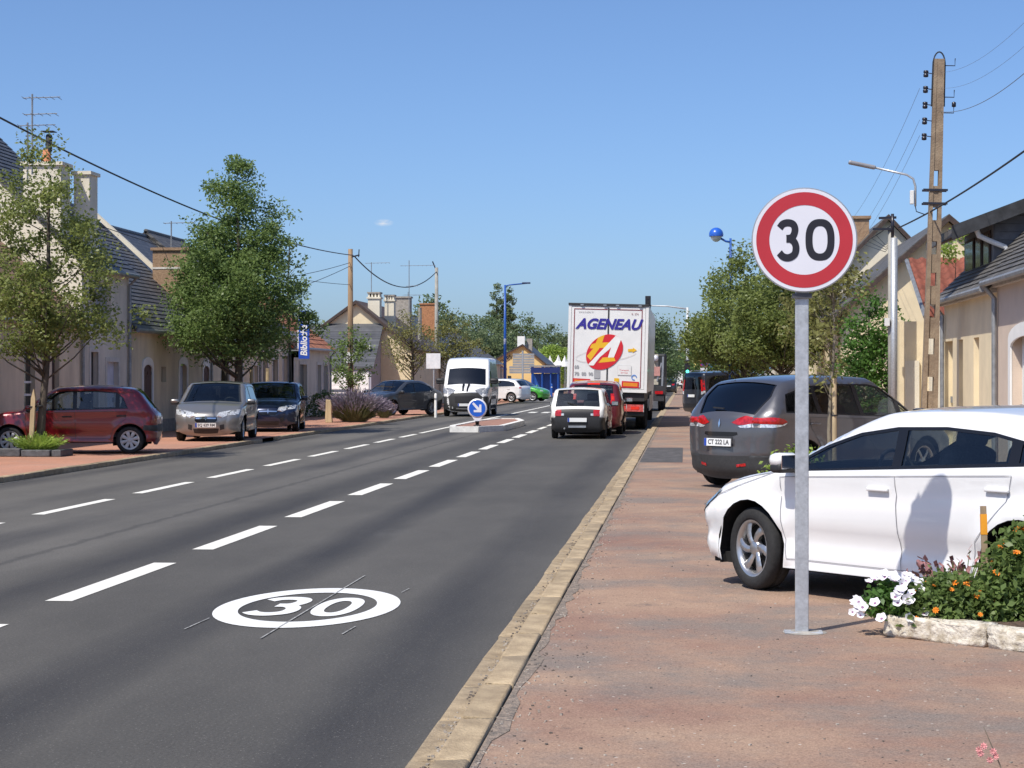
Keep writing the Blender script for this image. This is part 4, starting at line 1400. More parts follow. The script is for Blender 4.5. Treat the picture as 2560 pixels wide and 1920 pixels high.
MB().box(.55, .95, .22, .26, 1.75, 2.2).build('warning_board', pm('pinkish_board', (.5, .25, .22), .6), ct)
for x in (-.9, .9):
    MB().box(x - .2, x + .2, -.04, .02, .85, 1.0).build('tail_light', M_RED, ct)
for yy in (1.2, 5.6):
    for x in (-1.0, 1.0):
        w_o = link('wheel', tm, ct, (x, yy, .50), (0, 0, math.pi / 2 if x < 0 else -math.pi / 2))
        link('rim', rm, w_o)
        link('brake_disc', dm, w_o)
MB().box(-1.15, 1.15, -.02, .04, .5, .72).build('rear_beam', M_TRD, ct)

# ---- far cars at the lights
def simple_hatch(pnt, **kw):
    return std_spec(2.0, -1.95, 1.75, 1.47, 1.28, -1.28, .31, pnt, .74, 1.02, .97, .18, -1.5, 1.37, -1.85, 1.02, grid=.16, sub=3, glass=[G_TINT, G_TINT], rear_glass=G_TINT, **kw)
sp = simple_hatch(P_BLACK)
sp['end_patches'] = [('tail_light', M_RED, [(.62, .86), (.62, .98), (.99, 1.0), (.99, .86)])]
sp['plates'] = [(True, .72, .83, '')]
x_, y_ = (-1.687, 190.618)
car('far_car', 'small black car far down the lane beyond the crane lorry', 'car', (x_, y_ + 2, 0), (0, 1), sp)
P_SILV = paint('silver_paint', (.42, .43, .44), .75, .35)
x_, y_ = (-2.304, 240.765)
car('far_car', 'silver car waiting at the far end of the queue', 'car', (x_, y_, 0), (0, 1), simple_hatch(P_SILV))

# ---- cars parked along the left pavement
P_RED = paint('deep_red_paint', (.19, .008, .014), .15, .28)
M_REDH = pm('hub_pale', (.50, .50, .50), .5, .2, var=.1)
sp = std_spec(1.97, -1.80, 1.64, 1.415, 1.235, -1.235, .29, P_RED, .72, .98, .92, .32, -1.38, 1.33, -1.70, .93, zb=(.90, .93), xB=-.10, xC=-1.20, rim='cap', rim_mat=M_REDH, tw=.175, rr=.22, r=.12, hood=.05,
              glass=[G_CLEAR, G_CLEAR], grid=.085, frame_mat=M_GLOSSB, sill=.25, handle_mat=M_PLASTIC)
sp['cuts'] = [9, -.10, -.98, -9]
sp['zones'] = [('rear_bumper', M_GREYPL, [(-1.9, .45), (-1.9, .60), (-1.52, .60), (-1.50, .50)]), ('front_bumper', M_GREYPL, [(2.1, .36), (2.1, .58), (1.62, .58), (1.60, .36)]), ('rubbing_strip', M_PLASTIC, [(-.86, .47), (-.86, .52), (.86, .52), (.86, .47)])]
sp['strip'] += [('bumper_band', M_GREYPL, lambda x, z, t: abs(x) > 1.5 and .45 < z < .60)]
sp['end_patches'] = [('headlight', M_LENS, [(.5, .60), (.5, .70), (.98, .74), (.98, .60)], dict(rear=False)), ('tail_light', M_RED, [(.78, .74), (.80, .96), (.98, .96), (.98, .74)])]
rw = Vector((-11.654, 39.614))
hd = Vector((-2.42, -.50)).normalized()
lf = Vector((-hd.y, hd.x))
c_ = rw + hd * 1.235 - lf * .70
car('red_hatchback', 'dark red five door hatchback parked across the left pavement', 'car', (c_.x, c_.y, PZ), hd, sp)

P_TAUPE = paint('silver_taupe_paint', (.27, .262, .255), .6, .34)
def front_kit(zg0, zg1, zl, grille=M_GLOSSB):
    return [('headlight', M_LENS, [(.52, zl - .09), (.60, zl - .01), (.97, zl + .08), (.99, zl - .05), (.8, zl - .11)], dict(rear=False)),
            ('grille', grille, [(-.42, zg0), (-.56, (zg0 + zg1) / 2), (-.52, zg1), (.52, zg1), (.56, (zg0 + zg1) / 2), (.42, zg0)], dict(rear=False, mirror=False)),
            ('grille_bar', M_CHROME, [(-.5, zg1 - .045), (-.5, zg1 - .015), (.5, zg1 - .015), (.5, zg1 - .045)], dict(rear=False, mirror=False, off=.012)),
            ('badge', M_CHROME, [(-.05, zg1 - .03), (0, zg1 + .03), (.05, zg1 - .03), (0, zg1 - .09)], dict(rear=False, mirror=False, off=.018)),
            ('lower_intake', M_PLASTIC, [(-.6, .24), (-.66, .34), (.66, .34), (.6, .24)], dict(rear=False, mirror=False)),
            ('fog_lamp', M_PLASTIC, [(.72, .30), (.72, .42), (.93, .44), (.93, .32)], dict(rear=False))]
sp = std_spec(2.02, -2.0, 1.75, 1.48, 1.26, -1.26, .31, P_TAUPE, .74, 1.0, .97, .22, -1.58, 1.37, -1.88, 1.0, grid=.09, glass=[G_CLEAR, G_TINT], rim='five', rim_mat=M_ALLOY, hood=.06)
sp['end_patches'] = front_kit(.46, .60, .70)
sp['side_patches'] = [('headlight', M_LENS, [(2.1, .64), (2.1, .74), (1.78, .80), (1.62, .80), (1.80, .68)], {})]
sp['plates'] = [(False, .37, .48, 'EQ 629 RM')]
fa = Vector((-11.984, 47.835))
hd = Vector((.10, -.995)).normalized()
c_ = fa - hd * 1.26
car('silver_hatchback', 'silver taupe hatchback facing the camera on the left pavement', 'car', (c_.x, c_.y, PZ), hd, sp)

P_NAVY = paint('navy_paint', (.012, .020, .055), .45, .28)
sp = std_spec(2.05, -2.0, 1.76, 1.45, 1.29, -1.29, .315, P_NAVY, .74, 1.02, .95, .18, -1.55, 1.33, -1.88, 1.0, grid=.10, glass=[G_CLEAR, G_TINT], rim='five', rim_mat=M_ALLOY, hood=.06)
sp['end_patches'] = front_kit(.50, .62, .70)
sp['side_patches'] = [('headlight', M_LENS, [(2.1, .66), (2.1, .76), (1.80, .80), (1.66, .80), (1.84, .69)], {})]
fa = Vector((-12.251, 56.101))
hd = Vector((.13, -.99)).normalized()
c_ = fa - hd * 1.29
car('navy_hatchback', 'dark blue hatchback facing the camera behind the silver hatchback', 'car', (c_.x, c_.y, PZ), hd, sp)

P_STEEL = paint('steel_grey_paint', (.075, .085, .10), .6, .33)
sp = std_spec(2.2, -2.2, 1.75, 1.46, 1.32, -1.32, .315, P_STEEL, .76, 1.05, .98, .22, -1.15, 1.32, -1.72, 1.06, grid=.11, glass=[G_CLEAR, G_TINT], rim='multi', rim_mat=M_ALLOY, hood=.05, xC=-1.30)
sp['end_patches'] = front_kit(.50, .62, .72)
fl_ = Vector((-12.178, 79.263))
hd = Vector((-1.35, -2.28)).normalized()
lf = Vector((-hd.y, hd.x))
c_ = fl_ - hd * 1.32 - lf * .78
car('grey_saloon', 'steel grey saloon parked beyond the lavender bush', 'car', (c_.x, c_.y, PZ), hd, sp)

sp = simple_hatch(P_WHITE)
sp['side_patches'] = [('tail_light', M_RED, [(-2.0, .86), (-2.0, .98), (-1.82, .96), (-1.86, .86)], {})]
x_, y_ = (-11.963, 123.424)
car('small_white_car', 'small white hatchback parked beyond the white van', 'car', (x_, y_, PZ), (-.93, .36), sp)
P_GREEN = paint('bright_green_paint', (.07, .36, .04), .1, .3)
sp = simple_hatch(P_GREEN)
sp['side_patches'] = [('headlight', M_LENS, [(2.0, .64), (2.0, .74), (1.74, .78), (1.80, .68)], {})]
x_, y_ = (-10.997, 127.528)
car('green_car', 'bright green hatchback parked in front of the yellow house', 'car', (x_, y_, PZ), (.95, -.30), sp)

# ---- white delivery van coming towards the camera
M_HEADL = pm('van_headlamp', (.30, .31, .33), .12, .3, var=.6, scale=22, coat=.8)
def van_extra(root, sh, ep, sp_):
    K = dict(rear=False)
    ep('bumper', M_GREYPL, [(-1.0, .27), (-1.0, .88), (-.78, 1.0), (.78, 1.0), (1.0, .88), (1.0, .27)], mirror=False, rear=False, off=.010)
    ep('grille_slat', M_PLASTIC, [(-.62, .62), (-.62, .86), (.62, .86), (.62, .62)], mirror=False, rear=False, off=.022)
    ep('grille_bar', M_ALU, [(-.66, .98), (-.66, 1.01), (.66, 1.01), (.66, .98)], mirror=False, rear=False, off=.024)
    ep('bumper_strip', M_ALU, [(-.6, .36), (-.6, .40), (.6, .40), (.6, .36)], mirror=False, rear=False, off=.022)
    ep('headlight', M_HEADL, [(.66, 1.02), (.60, 1.08), (.80, 1.17), (1.0, 1.22), (1.0, .95), (.84, .97)], rear=False, off=.016)
    sp_('headlight', M_HEADL, [(2.8, .95), (2.8, 1.16), (2.3, 1.24), (2.22, 1.2), (2.42, 1.0)])
    sp_('bumper', M_GREYPL, [(2.8, .28), (2.8, .88), (2.45, .86), (2.2, .80), (2.16, .34)], off=.012)
    ep('fog_lamp', M_LENS, [(.80, .36), (.80, .44), (.88, .44), (.88, .36)], rear=False, off=.022)
    for t in (-.13, .13):
        ep('bonnet_stripe', M_GLOSSB, [(t - .05, 1.00), (t - .05, 1.335), (t + .05, 1.335), (t + .05, 1.00)], mirror=False, rear=False, off=.012)
    MB().tube([(1.0, 0, 2.55), (.9, 0, 2.75)], .012, 5).build('aerial', M_PLASTIC, root)
    sp_('side_moulding', M_PLASTIC, [(-1.2, .72), (-1.2, .86), (1.2, .86), (1.2, .72)], off=.01)
vp = [(2.60, .24), (2.68, .40), (2.69, .75), (2.66, 1.0), (2.52, 1.16), (2.28, 1.27), (2.05, 1.34), (1.80, 1.66), (1.52, 2.03), (1.36, 2.22), (1.1, 2.42), (.6, 2.51), (-1.0, 2.53), (-2.55, 2.51), (-2.69, 2.44), (-2.72, 2.0), (-2.72, 1.2), (-2.72, .5), (-2.70, .32)]
sp = dict(prof=vp, W=2.05, belt=[(-2.7, 1.30), (2.0, 1.25)], tumble=.10, xf=1.73, xr=-1.73, R=.345, Ra=.42, sill=.30, paint=P_WHITE, rf=.22, rr=.06, r=.10, ftap=.10, rtap=.01, cfront=.14, crear=.02, croof=.03, tumble2=.03,
          dlo=[(1.88, 1.32), (1.55, 1.80), (1.40, 1.95), (.90, 1.97), (.88, 1.26), (1.6, 1.24)], cuts=[9, -9], doors=[[(1.28, .42), (1.88, 1.28), (.86, 1.24), (.86, .42)]], gaps=[[(1.28, .42), (.86, .42), (.86, 2.0)], [(-.2, .4), (-.2, 2.2)], [(.7, .4), (.7, 2.2)]],
          glass=[G_TINT], grid=.13, sub=4, rear_seat=False, dash_x=1.35, seat_x=.9, mirror=(1.75, 1.42, 1.75), mirror_mat=M_PLASTIC, handles=[(1.0, 1.15)], handle_mat=M_PLASTIC, rim='steel', tw=.22,
          strip=[('windscreen', G_TINT, lambda x, z, t: 1.50 < x < 2.06 and 1.33 < z < 2.04 and t < .90), ('screen_frame', M_GLOSSB, lambda x, z, t: 1.50 < x < 2.06 and 1.33 < z < 2.04 and t < .93)], extra=[van_extra], plates=[(False, .46, .57, '')], plate_off=-.05)
x_, y_ = (-9.446, 81.481)
car('delivery_van', 'white high roof delivery van coming towards the camera in the left lane', 'van', (x_ + .05, y_ + 2.6, 0), (.02, -1), sp)

# ---------------------------------------------------------------- houses
M_CREAM = pm('cream_render', (.76, .64, .43), .9, var=.07, scale=1.6, bump=.25, bscale=45, detail=8)
M_BEIGE = pm('beige_render', (.66, .56, .41), .9, var=.14, stretch=(1, 1, .35), scale=1.6, bump=.3, bscale=40, detail=8)
M_OCHRE = pm('grey_beige_render', (.62, .54, .40), .9, var=.15, stretch=(1, 1, .35), scale=1.6, bump=.3, bscale=40, detail=8)
M_GREYR = pm('grey_render', (.62, .57, .48), .9, var=.13, stretch=(1, 1, .35), scale=1.7, bump=.3, bscale=40, detail=8)
M_PALE = pm('pale_render', (.72, .66, .53), .9, var=.08, scale=1.2, bump=.25, bscale=40, detail=8)
M_YELR = pm('yellow_render', (.72, .52, .22), .9, var=.07, scale=1.2)
M_WHITEW = pm('white_render', (.80, .79, .76), .85, var=.05, scale=2, bump=.15, bscale=40)
def tiled(name, c1, c2, rough, w, row, joint=.35):
    """Slates / tiles: every piece its own shade, thin dark joints between neighbours; row: height of one course on an undivided sheet, 0 on single courses."""
    m = bpy.data.materials.new(name)
    m.use_nodes = True
    n, l = nodes_of(m)
    b = n['Principled BSDF']
    b.inputs['Roughness'].default_value = rough
    def math_(op, a, b_=None):
        q = n.new('ShaderNodeMath'); q.operation = op
        for i, x in enumerate((a, b_)):
            if x is None: continue
            if isinstance(x, (int, float)): q.inputs[i].default_value = x
            else: l.new(x, q.inputs[i])
        return q.outputs[0]
    tc = n.new('ShaderNodeTexCoord')
    sx = n.new('ShaderNodeSeparateXYZ'); l.new(tc.outputs['Object'], sx.inputs[0])
    oi = n.new('ShaderNodeObjectInfo')
    rw_ = math_('FLOOR', math_('DIVIDE', sx.outputs['Z'], row)) if row else math_('MULTIPLY', oi.outputs['Random'], 37.3)
    u = math_('ADD', math_('DIVIDE', sx.outputs['Y'], w), math_('MULTIPLY', rw_, .5 if row else 1.0))
    cell = math_('FLOOR', u)
    fr = math_('FRACT', u)
    wn = n.new('ShaderNodeTexWhiteNoise'); wn.noise_dimensions = '2D'
    cb = n.new('ShaderNodeCombineXYZ'); l.new(cell, cb.inputs[0]); l.new(rw_, cb.inputs[1]); l.new(cb.outputs[0], wn.inputs['Vector'])
    mx_ = n.new('ShaderNodeMix'); mx_.data_type = 'RGBA'
    l.new(wn.outputs['Value'], mx_.inputs[0])
    mx_.inputs[6].default_value = (*c1, 1); mx_.inputs[7].default_value = (*c2, 1)
    nz = n.new('ShaderNodeTexNoise'); nz.inputs['Scale'].default_value = 2.5; nz.inputs['Detail'].default_value = 7
    l.new(tc.outputs['Object'], nz.inputs['Vector'])
    ed = math_('LESS_THAN', math_('ABSOLUTE', math_('SUBTRACT', fr, .5)), .47)
    if row:
        fz = math_('FRACT', math_('DIVIDE', sx.outputs['Z'], row))
        ed = math_('MULTIPLY', ed, math_('GREATER_THAN', fz, .09))
    k = math_('ADD', math_('MULTIPLY', ed, 1 - joint), joint)
    k = math_('MULTIPLY', k, math_('ADD', math_('MULTIPLY', nz.outputs['Fac'], .9), .55))
    hs = n.new('ShaderNodeHueSaturation'); l.new(k, hs.inputs['Value']); l.new(mx_.outputs[2], hs.inputs['Color'])
    l.new(hs.outputs[0], b.inputs['Base Color'])
    bp = n.new('ShaderNodeBump'); bp.inputs['Strength'].default_value = .5; bp.inputs['Distance'].default_value = .02
    l.new(math_('ADD', math_('MULTIPLY', wn.outputs['Value'], .4), math_('MULTIPLY', ed, .6)), bp.inputs['Height']); l.new(bp.outputs[0], b.inputs['Normal'])
    return m
M_SLATE = tiled('slate', (.060, .063, .073), (.105, .108, .118), .5, .20, .13)
M_SLATE2 = tiled('old_slate', (.080, .077, .074), (.135, .128, .120), .6, .20, .13)
COURSE = {'slate': tiled('slate_course', (.060, .063, .073), (.105, .108, .118), .5, .20, 0), 'old_slate': tiled('old_slate_course', (.080, .077, .074), (.140, .132, .122), .6, .20, 0),
          'brown_tile': tiled('brown_tile_course', (.14, .08, .055), (.28, .17, .11), .8, .22, 0), 'orange_tile': tiled('orange_tile_course', (.28, .095, .05), (.50, .20, .10), .8, .22, 0)}
M_BTILE = pm('brown_tile', (.20, .115, .075), .8, var=.35, scale=7, bump=.5, bscale=18, obj_rand=.2)
M_RTILE = pm('red_tile', (.21, .062, .038), .85, var=.22, scale=9, bump=.3, bscale=30, obj_rand=.22)
M_OTILE = pm('orange_tile', (.40, .14, .065), .8, var=.40, scale=6, bump=.4, bscale=20, obj_rand=.2)
M_ZINC = pm('zinc', (.30, .31, .32), .5, .5, var=.2, scale=6)
M_DKWOOD = pm('dark_wood', (.055, .035, .028), .7, var=.3, scale=10)
M_BRSHUT = pm('brown_shutter', (.085, .038, .028), .65, var=.25, scale=8)
M_STONE = pm('pale_stone', (.58, .55, .50), .85, var=.10, scale=5, bump=.3, bscale=40)
M_BRICK = pm('brick_brown', (.26, .165, .10), .9, col2=(.36, .24, .15), scale=14, bump=.5, bscale=30)
M_BRICKO = pm('brick_orange', (.42, .19, .09), .9, var=.25, scale=14, bump=.5, bscale=30)
M_BRICKG = pm('chimney_grey', (.33, .30, .26), .9, var=.2, scale=8, bump=.4, bscale=30)
M_PANE = pm('window_pane', (.025, .03, .035), .08, var=.3, scale=2, spec=.8)
M_FRAME = pm('window_white', (.70, .70, .68), .55, var=.05)
M_SHADE = pm('grey_shutter', (.34, .34, .35), .6, var=.1)
M_BLUE_G = pm('street_blue', (.015, .085, .36), .4, var=.1, scale=6)
M_TERRA = pm('terracotta_pot', (.50, .19, .09), .8, var=.15, scale=10)
M_SOOT = pm('flue_black', (.02, .02, .024), .6, var=.2)

def house(name, label, side, xf, depth, y0, y1, ze, zr, wall, roofm, ops=(), courses=0, ov=.22, verge=.10, gut=True, plinth=None, ridge_at=.5, course_name='slate_course', group=None, gable=None, corn=None):
    """Street-facing house with its ridge along the street. side +1: left of the road, facade looks to +X."""
    L = y1 - y0
    root = thing(name, label, 'house', (xf, y0, 0), 0, group)
    def W(w, u, z): return (-side * w, u, z)
    # front wall with real openings
    us = sorted({0, L} | {o['u0'] for o in ops} | {o['u1'] for o in ops})
    zs = sorted({0.0, ze} | {o['z0'] for o in ops} | {o['z1'] for o in ops})
    m = MB()
    def hole(u, z): return any(o['u0'] < u < o['u1'] and o['z0'] < z < o['z1'] for o in ops)
    for a, b in zip(us[:-1], us[1:]):
        for c, d in zip(zs[:-1], zs[1:]):
            if not hole((a + b) / 2, (c + d) / 2):
                m.add([W(0, a, c), W(0, b, c), W(0, b, d), W(0, a, d)], [(0, 1, 2, 3)])
    for o in ops:
        a, b, c, d = o['u0'], o['u1'], o['z0'], o['z1']
        t = .22
        m.add([W(0, a, c), W(t, a, c), W(t, a, d), W(0, a, d), W(0, b, c), W(t, b, c), W(t, b, d), W(0, b, d)], [(0, 1, 2, 3), (4, 5, 6, 7), (0, 1, 5, 4), (3, 2, 6, 7)])
    rw_ = depth * ridge_at
    for u in (0, L):
        m.add([W(0, u, 0), W(depth, u, 0), W(depth, u, ze), W(rw_, u, zr - .02), W(0, u, ze)], [(0, 1, 2, 3, 4)])
    m.add([W(depth, 0, 0), W(depth, L, 0), W(depth, L, ze), W(depth, 0, ze)], [(0, 1, 2, 3)])
    m.build('wall', wall, root)
    if gable:
        gm = MB().prism([(0.0, 0.0), (depth, 0.0), (depth, ze), (rw_, zr - .06), (0, ze)], W(0, -.012, 0), Vector(W(1, 0, 0)), (0, 0, 1), (0, 1, 0), .010)
        gm.build('gable_render', gable, root)
    if plinth:
        MB().box(*sorted((side * .02, -side * .005)), 0, L, 0, .45).build('plinth', plinth, root)
    if corn:
        MB().box(*sorted((side * .10, 0)), 0, L, ze - .28, ze - .06).build('cornice', corn, root)
    # roof slopes
    for face in (0, 1):
        e = Vector(W(-ov, 0, ze - ov * (zr - ze) / rw_)) if face == 0 else Vector(W(depth + ov, 0, ze - ov * (zr - ze) / (depth - rw_)))
        rdg = Vector(W(rw_, 0, zr))
        s_ = rdg - e
        nrm = Vector((s_.z, 0, -s_.x)).normalized()
        if nrm.z < 0: nrm = -nrm
        pl = MB()
        a, b = e + Vector((0, -verge, 0)), e + Vector((0, L + verge, 0))
        q = [a, b, b + s_, a + s_]
        pl.add([p + nrm * .03 for p in q] + [p - nrm * .05 for p in q], [(0, 1, 2, 3), (7, 6, 5, 4), (0, 1, 5, 4), (1, 2, 6, 5), (2, 3, 7, 6), (3, 0, 4, 7)])
        rf = pl.build('roof', roofm, root)
        if courses and face == 0:
            sd = s_.normalized()
            Ls = s_.length
            cw = Ls / courses
            for k in range(courses):
                c0 = e + sd * (k * cw + cw * .55) + nrm * .045 + Vector((0, L / 2, 0))
                tilt = .022 / cw
                ax = (sd - nrm * tilt).normalized()
                MB().obox(c0, ax, cw * 1.12, (0, 1, 0), L + 2 * verge, ax.cross(Vector((0, 1, 0))), .012).build(course_name, COURSE.get(roofm.name, roofm), rf)
    MB().tube([W(rw_, -verge, zr + .02), W(rw_, L + verge, zr + .02)], .08, 8).build('ridge_tiles', roofm, root)
    if gut:
        gz = ze - ov * (zr - ze) / rw_ - .02
        MB().tube([W(-ov - .05, -.02, gz), W(-ov - .05, L + .02, gz)], .06, 8).build('gutter', M_ZINC, root)
        MB().tube([W(-ov - .05, L - .12, gz - .03), W(-.07, L - .12, gz - .25), W(-.07, L - .12, .1)], .045, 8).build('downpipe', M_ZINC, root)
    for o in ops:
        a, b, c, d = o['u0'], o['u1'], o['z0'], o['z1']
        k = o.get('kind', 'window')
        def bx(w0, w1, a, b, c, d):
            x0, x1 = sorted((-side * w0, -side * w1))
            return (x0, x1, a, b, c, d)
        dp = o.get('deep', .12)
        if o.get('sur'):
            sm, sw_ = o['sur'], o.get('surw', .12)
            if o.get('arch'):
                ar = [((a + b) / 2 + (b - a + 2 * sw_) / 2 * math.cos(t), d - .02 + .24 * math.sin(t)) for t in [R(180 - 180 * i / 10) for i in range(11)]]
                ir = [((a + b) / 2 + (b - a) / 2 * math.cos(t), d - .16 + .16 * math.sin(t)) for t in [R(180 * i / 10) for i in range(11)]]
                poly = [(a - sw_, c)] + ar + [(b + sw_, c), (b, c)] + ir + [(a, c)]
                MB().prism(poly, W(-.03, 0, 0), (0, 1, 0), (0, 0, 1), Vector(W(1, 0, 0)), .035).build('surround', sm, root)
            else:
                MB().box(*bx(-.025, .01, a - sw_, a, c, d + sw_)).box(*bx(-.025, .01, b, b + sw_, c, d + sw_)).box(*bx(-.025, .01, a, b, d, d + sw_)).build('surround', sm, root)
        if k in ('window',):
            f = MB()
            for q in ((a, a + .06, c, d), (b - .06, b, c, d), (a + .06, b - .06, c, c + .06), (a + .06, b - .06, d - .06, d), ((a + b) / 2 - .03, (a + b) / 2 + .03, c + .06, d - .06)):
                f.box(*bx(dp, dp + .05, *q))
            fo = f.build('window', M_FRAME if not o.get('mat') else o['mat'], root)
            MB().box(*bx(dp + .03, dp + .04, a + .05, b - .05, c + .05, d - .05)).build('pane', M_PANE, fo)
            MB().box(*bx(-.05, .1, a - .05, b + .05, c - .07, c - .002)).build('sill', M_STONE, fo)
        elif k == 'pane':
            fo = MB().box(*bx(dp, dp + .02, a, b, c, d)).build('window', M_PANE, root)
            for zz in o.get('bars', []):
                MB().box(*bx(dp - .03, dp + .0, a, b, zz, zz + .05)).build('glazing_bar', M_FRAME, fo)
        elif k == 'shutter':
            mt = o.get('mat', M_BRSHUT)
            for p, q in ((a + .005, (a + b) / 2 - .004), ((a + b) / 2 + .004, b - .005)):
                so = MB().box(*bx(dp, dp + .04, p, q, c + .01, d - .01)).build('shutter', mt, root)
                for zz in (c + .15 * (d - c), c + .8 * (d - c)):
                    MB().box(*bx(dp - .02, dp, p + .03, q - .03, zz, zz + .09)).build('shutter_bar', mt, so)
        elif k == 'door':
            do = MB().box(*bx(dp, dp + .05, a + .004, b - .004, c, d)).build('door', o.get('mat', M_DKWOOD), root)
            MB().box(*bx(dp - .012, dp, a + .14, b - .14, c + .2, (c + d) / 2 - .1)).build('door_panel', o.get('mat', M_DKWOOD), do)
            MB().box(*bx(dp - .012, dp, a + .14, b - .14, (c + d) / 2 + .02, d - .15)).build('door_panel', o.get('mat', M_DKWOOD), do)
            MB().box(*bx(dp - .05, dp, b - .14, b - .10, (c + d) / 2 - .1, (c + d) / 2 + .03)).build('handle', M_ZINC, do)
    return root

def chimney(root, c, sx, sy, z0, z1, mat, pots=1, cap=True, potmat=None, flue=False, crown=False):
    """c is given in the house's local frame"""
    ch = MB().box(c[0] - sx / 2, c[0] + sx / 2, c[1] - sy / 2, c[1] + sy / 2, z0, z1).build('chimney', mat, root)
    if cap: MB().box(c[0] - sx / 2 - .06, c[0] + sx / 2 + .06, c[1] - sy / 2 - .06, c[1] + sy / 2 + .06, z1, z1 + .09).build('chimney_cap', mat, ch)
    if crown:
        for a in (-.42, -.14, .14, .42):
            MB().box(c[0] + a * sx - .045, c[0] + a * sx + .045, c[1] - sy / 2, c[1] + sy / 2, z1 + .09, z1 + .27).build('chimney_pier', mat, ch)
        MB().box(c[0] - sx / 2 - .04, c[0] + sx / 2 + .04, c[1] - sy / 2 - .04, c[1] + sy / 2 + .04, z1 + .27, z1 + .35).build('chimney_slab', M_BRICKG, ch)
    for i in range(pots):
        px = c[0] + (i - (pots - 1) / 2) * .35
        MB().lathe([(.12, z1 + .08), (.10, z1 + .45), (.08, z1 + .45), (.08, z1 + .2)], (px, c[1], 0), 'z', 12).build('chimney_pot', potmat or M_TERRA, ch, True)
        if flue:
            MB().lathe([(.085, z1 + .40), (.085, z1 + .80), (.06, z1 + .84), (.001, z1 + .84)], (px + .06, c[1], 0), 'z', 12).build('flue', M_SOOT, ch, True)
            MB().box(px - .10, px + .22, c[1] - .16, c[1] + .16, z1 + .90, z1 + .92).bar((px + .06, c[1], z1 + .8), (px + .06, c[1], z1 + .92), .02).build('flue_cowl', M_SOOT, ch)
    return ch

FX = -15.4
def O(pxa, pxb, z0, z1, **k): return dict(u0=pxa, u1=pxb, z0=z0, z1=z1, **k)
ya0, ya1 = 33.0, 48.059
h = house('tiled_house', 'low beige house with brown tiled roof behind the red hatchback', 1, FX, 8.4, ya0, ya1, 3.2, 7.0, M_BEIGE, M_BTILE, courses=24, course_name='tile_course',
          ops=[O(43.731 - ya0, 44.502 - ya0, .45, 2.35, kind='pane', bars=[1.55, 1.25]), O(45.709 - ya0, 46.267 - ya0, .1, 2.45, kind='door'), O(40.449 - ya0, 41.28 - ya0, .9, 2.3)])
yb0, yb1 = ya1 + .01, 52.214
h = house('tall_house', 'tall grey house with slate roof and lit cream gable at the far left', 1, FX, 9.0, yb0, yb1, 4.72, 9.1, M_GREYR, M_SLATE, courses=34, gable=M_PALE, corn=M_STONE,
          ops=[O(48.751 - yb0, 49.384 - yb0, .12, 2.35, kind='door', mat=pm('charcoal_door', (.02, .022, .026), .5), sur=M_STONE), O(50.155 - yb0, 51.207 - yb0, .12, 2.1, kind='door', mat=pm('pale_door', (.55, .57, .66), .5), sur=M_STONE), O(48.947 - yb0, 50.571 - yb0, 3.0, 4.2, kind='shutter', mat=M_SHADE)])
chimney(h, (-1.1, .5, 0), 1.0, .75, 5.0, 7.15, M_PALE, 1, flue=True)
chimney(h, (-.35, 1.4, 0), .42, .7, 4.8, 7.0, M_PALE, 0)
yc0, yc1 = yb1 + .01, 61.47
ops = [O(53.633 - yc0, 54.54 - yc0, .62, 2.05, kind='shutter', sur=M_WHITEW, arch=1, deep=.02), O(55.579 - yc0, 56.087 - yc0, 1.55, 2.0, kind='pane'),
       O(57.559 - yc0, 58.435 - yc0, .12, 2.1, kind='door', mat=pm('lilac_door', (.50, .52, .64), .5), sur=M_WHITEW, arch=1), O(60.444 - yc0, 61.225 - yc0, .62, 2.05, kind='shutter', sur=M_WHITEW, arch=1, deep=.02)]
h = house('arched_window_house', 'beige house with white arched window surrounds and brown shutters behind the silver hatchback', 1, FX, 8.6, yc0, yc1, 3.22, 7.2, M_OCHRE, M_SLATE, ops=ops, courses=32, corn=M_STONE, plinth=M_BRICKG)
MB().box(-8.6, .30, yc1 - yc0 - .02, yc1 - yc0 + .24, 3.0, 3.2).build('parapet_base', M_PALE, h)
par = MB().prism([(.28, 3.15), (-4.3, 7.35), (-4.3, 7.5), (.28, 3.35)], (0, yc1 - yc0 + .0, 0), (1, 0, 0), (0, 0, 1), (0, 1, 0), .26).build('parapet', M_PALE, h)
ch = chimney(h, (-1.15, yc1 - yc0 - .35, 0), 1.15, .75, 4.0, 5.78, M_BRICK, 0)
MB().box(-1.75, -.55, yc1 - yc0 - .74, yc1 - yc0 + .05, 5.18, 5.24).build('chimney_band', M_STONE, ch)
yd0, yd1 = yc1 + .3, 68.644
house('shaded_house', 'beige house half hidden behind the large tree on the left', 1, FX, 8.4, yd0, yd1, 3.1, 6.8, M_BEIGE, M_SLATE, courses=0,
      ops=[O(1.2, 2.2, .5, 2.1, kind='shutter', mat=M_SHADE, sur=M_STONE), O(3.2, 4.2, .12, 2.2, kind='door', sur=M_STONE), O(5.6, 6.6, .6, 2.1, sur=M_STONE)])
ye0, ye1 = yd1 + .05, 73.704
h = house('library_building', 'pinkish beige library with tall windows under the blue banner', 1, FX, 8.4, ye0, ye1, 3.5, 7.0, M_BEIGE, M_SLATE2, corn=M_STONE,
      ops=[O(.5, 1.3, .6, 2.35, kind='pane', sur=M_STONE), O(2.2, 3.1, .6, 2.35, kind='pane', sur=M_STONE), O(4.0, 4.9, .12, 2.5, kind='door', mat=M_SHADE, sur=M_STONE), O(6.2, 7.1, .6, 2.35, kind='pane', sur=M_STONE)])
yf0, yf1 = ye1 + .05, 82.504
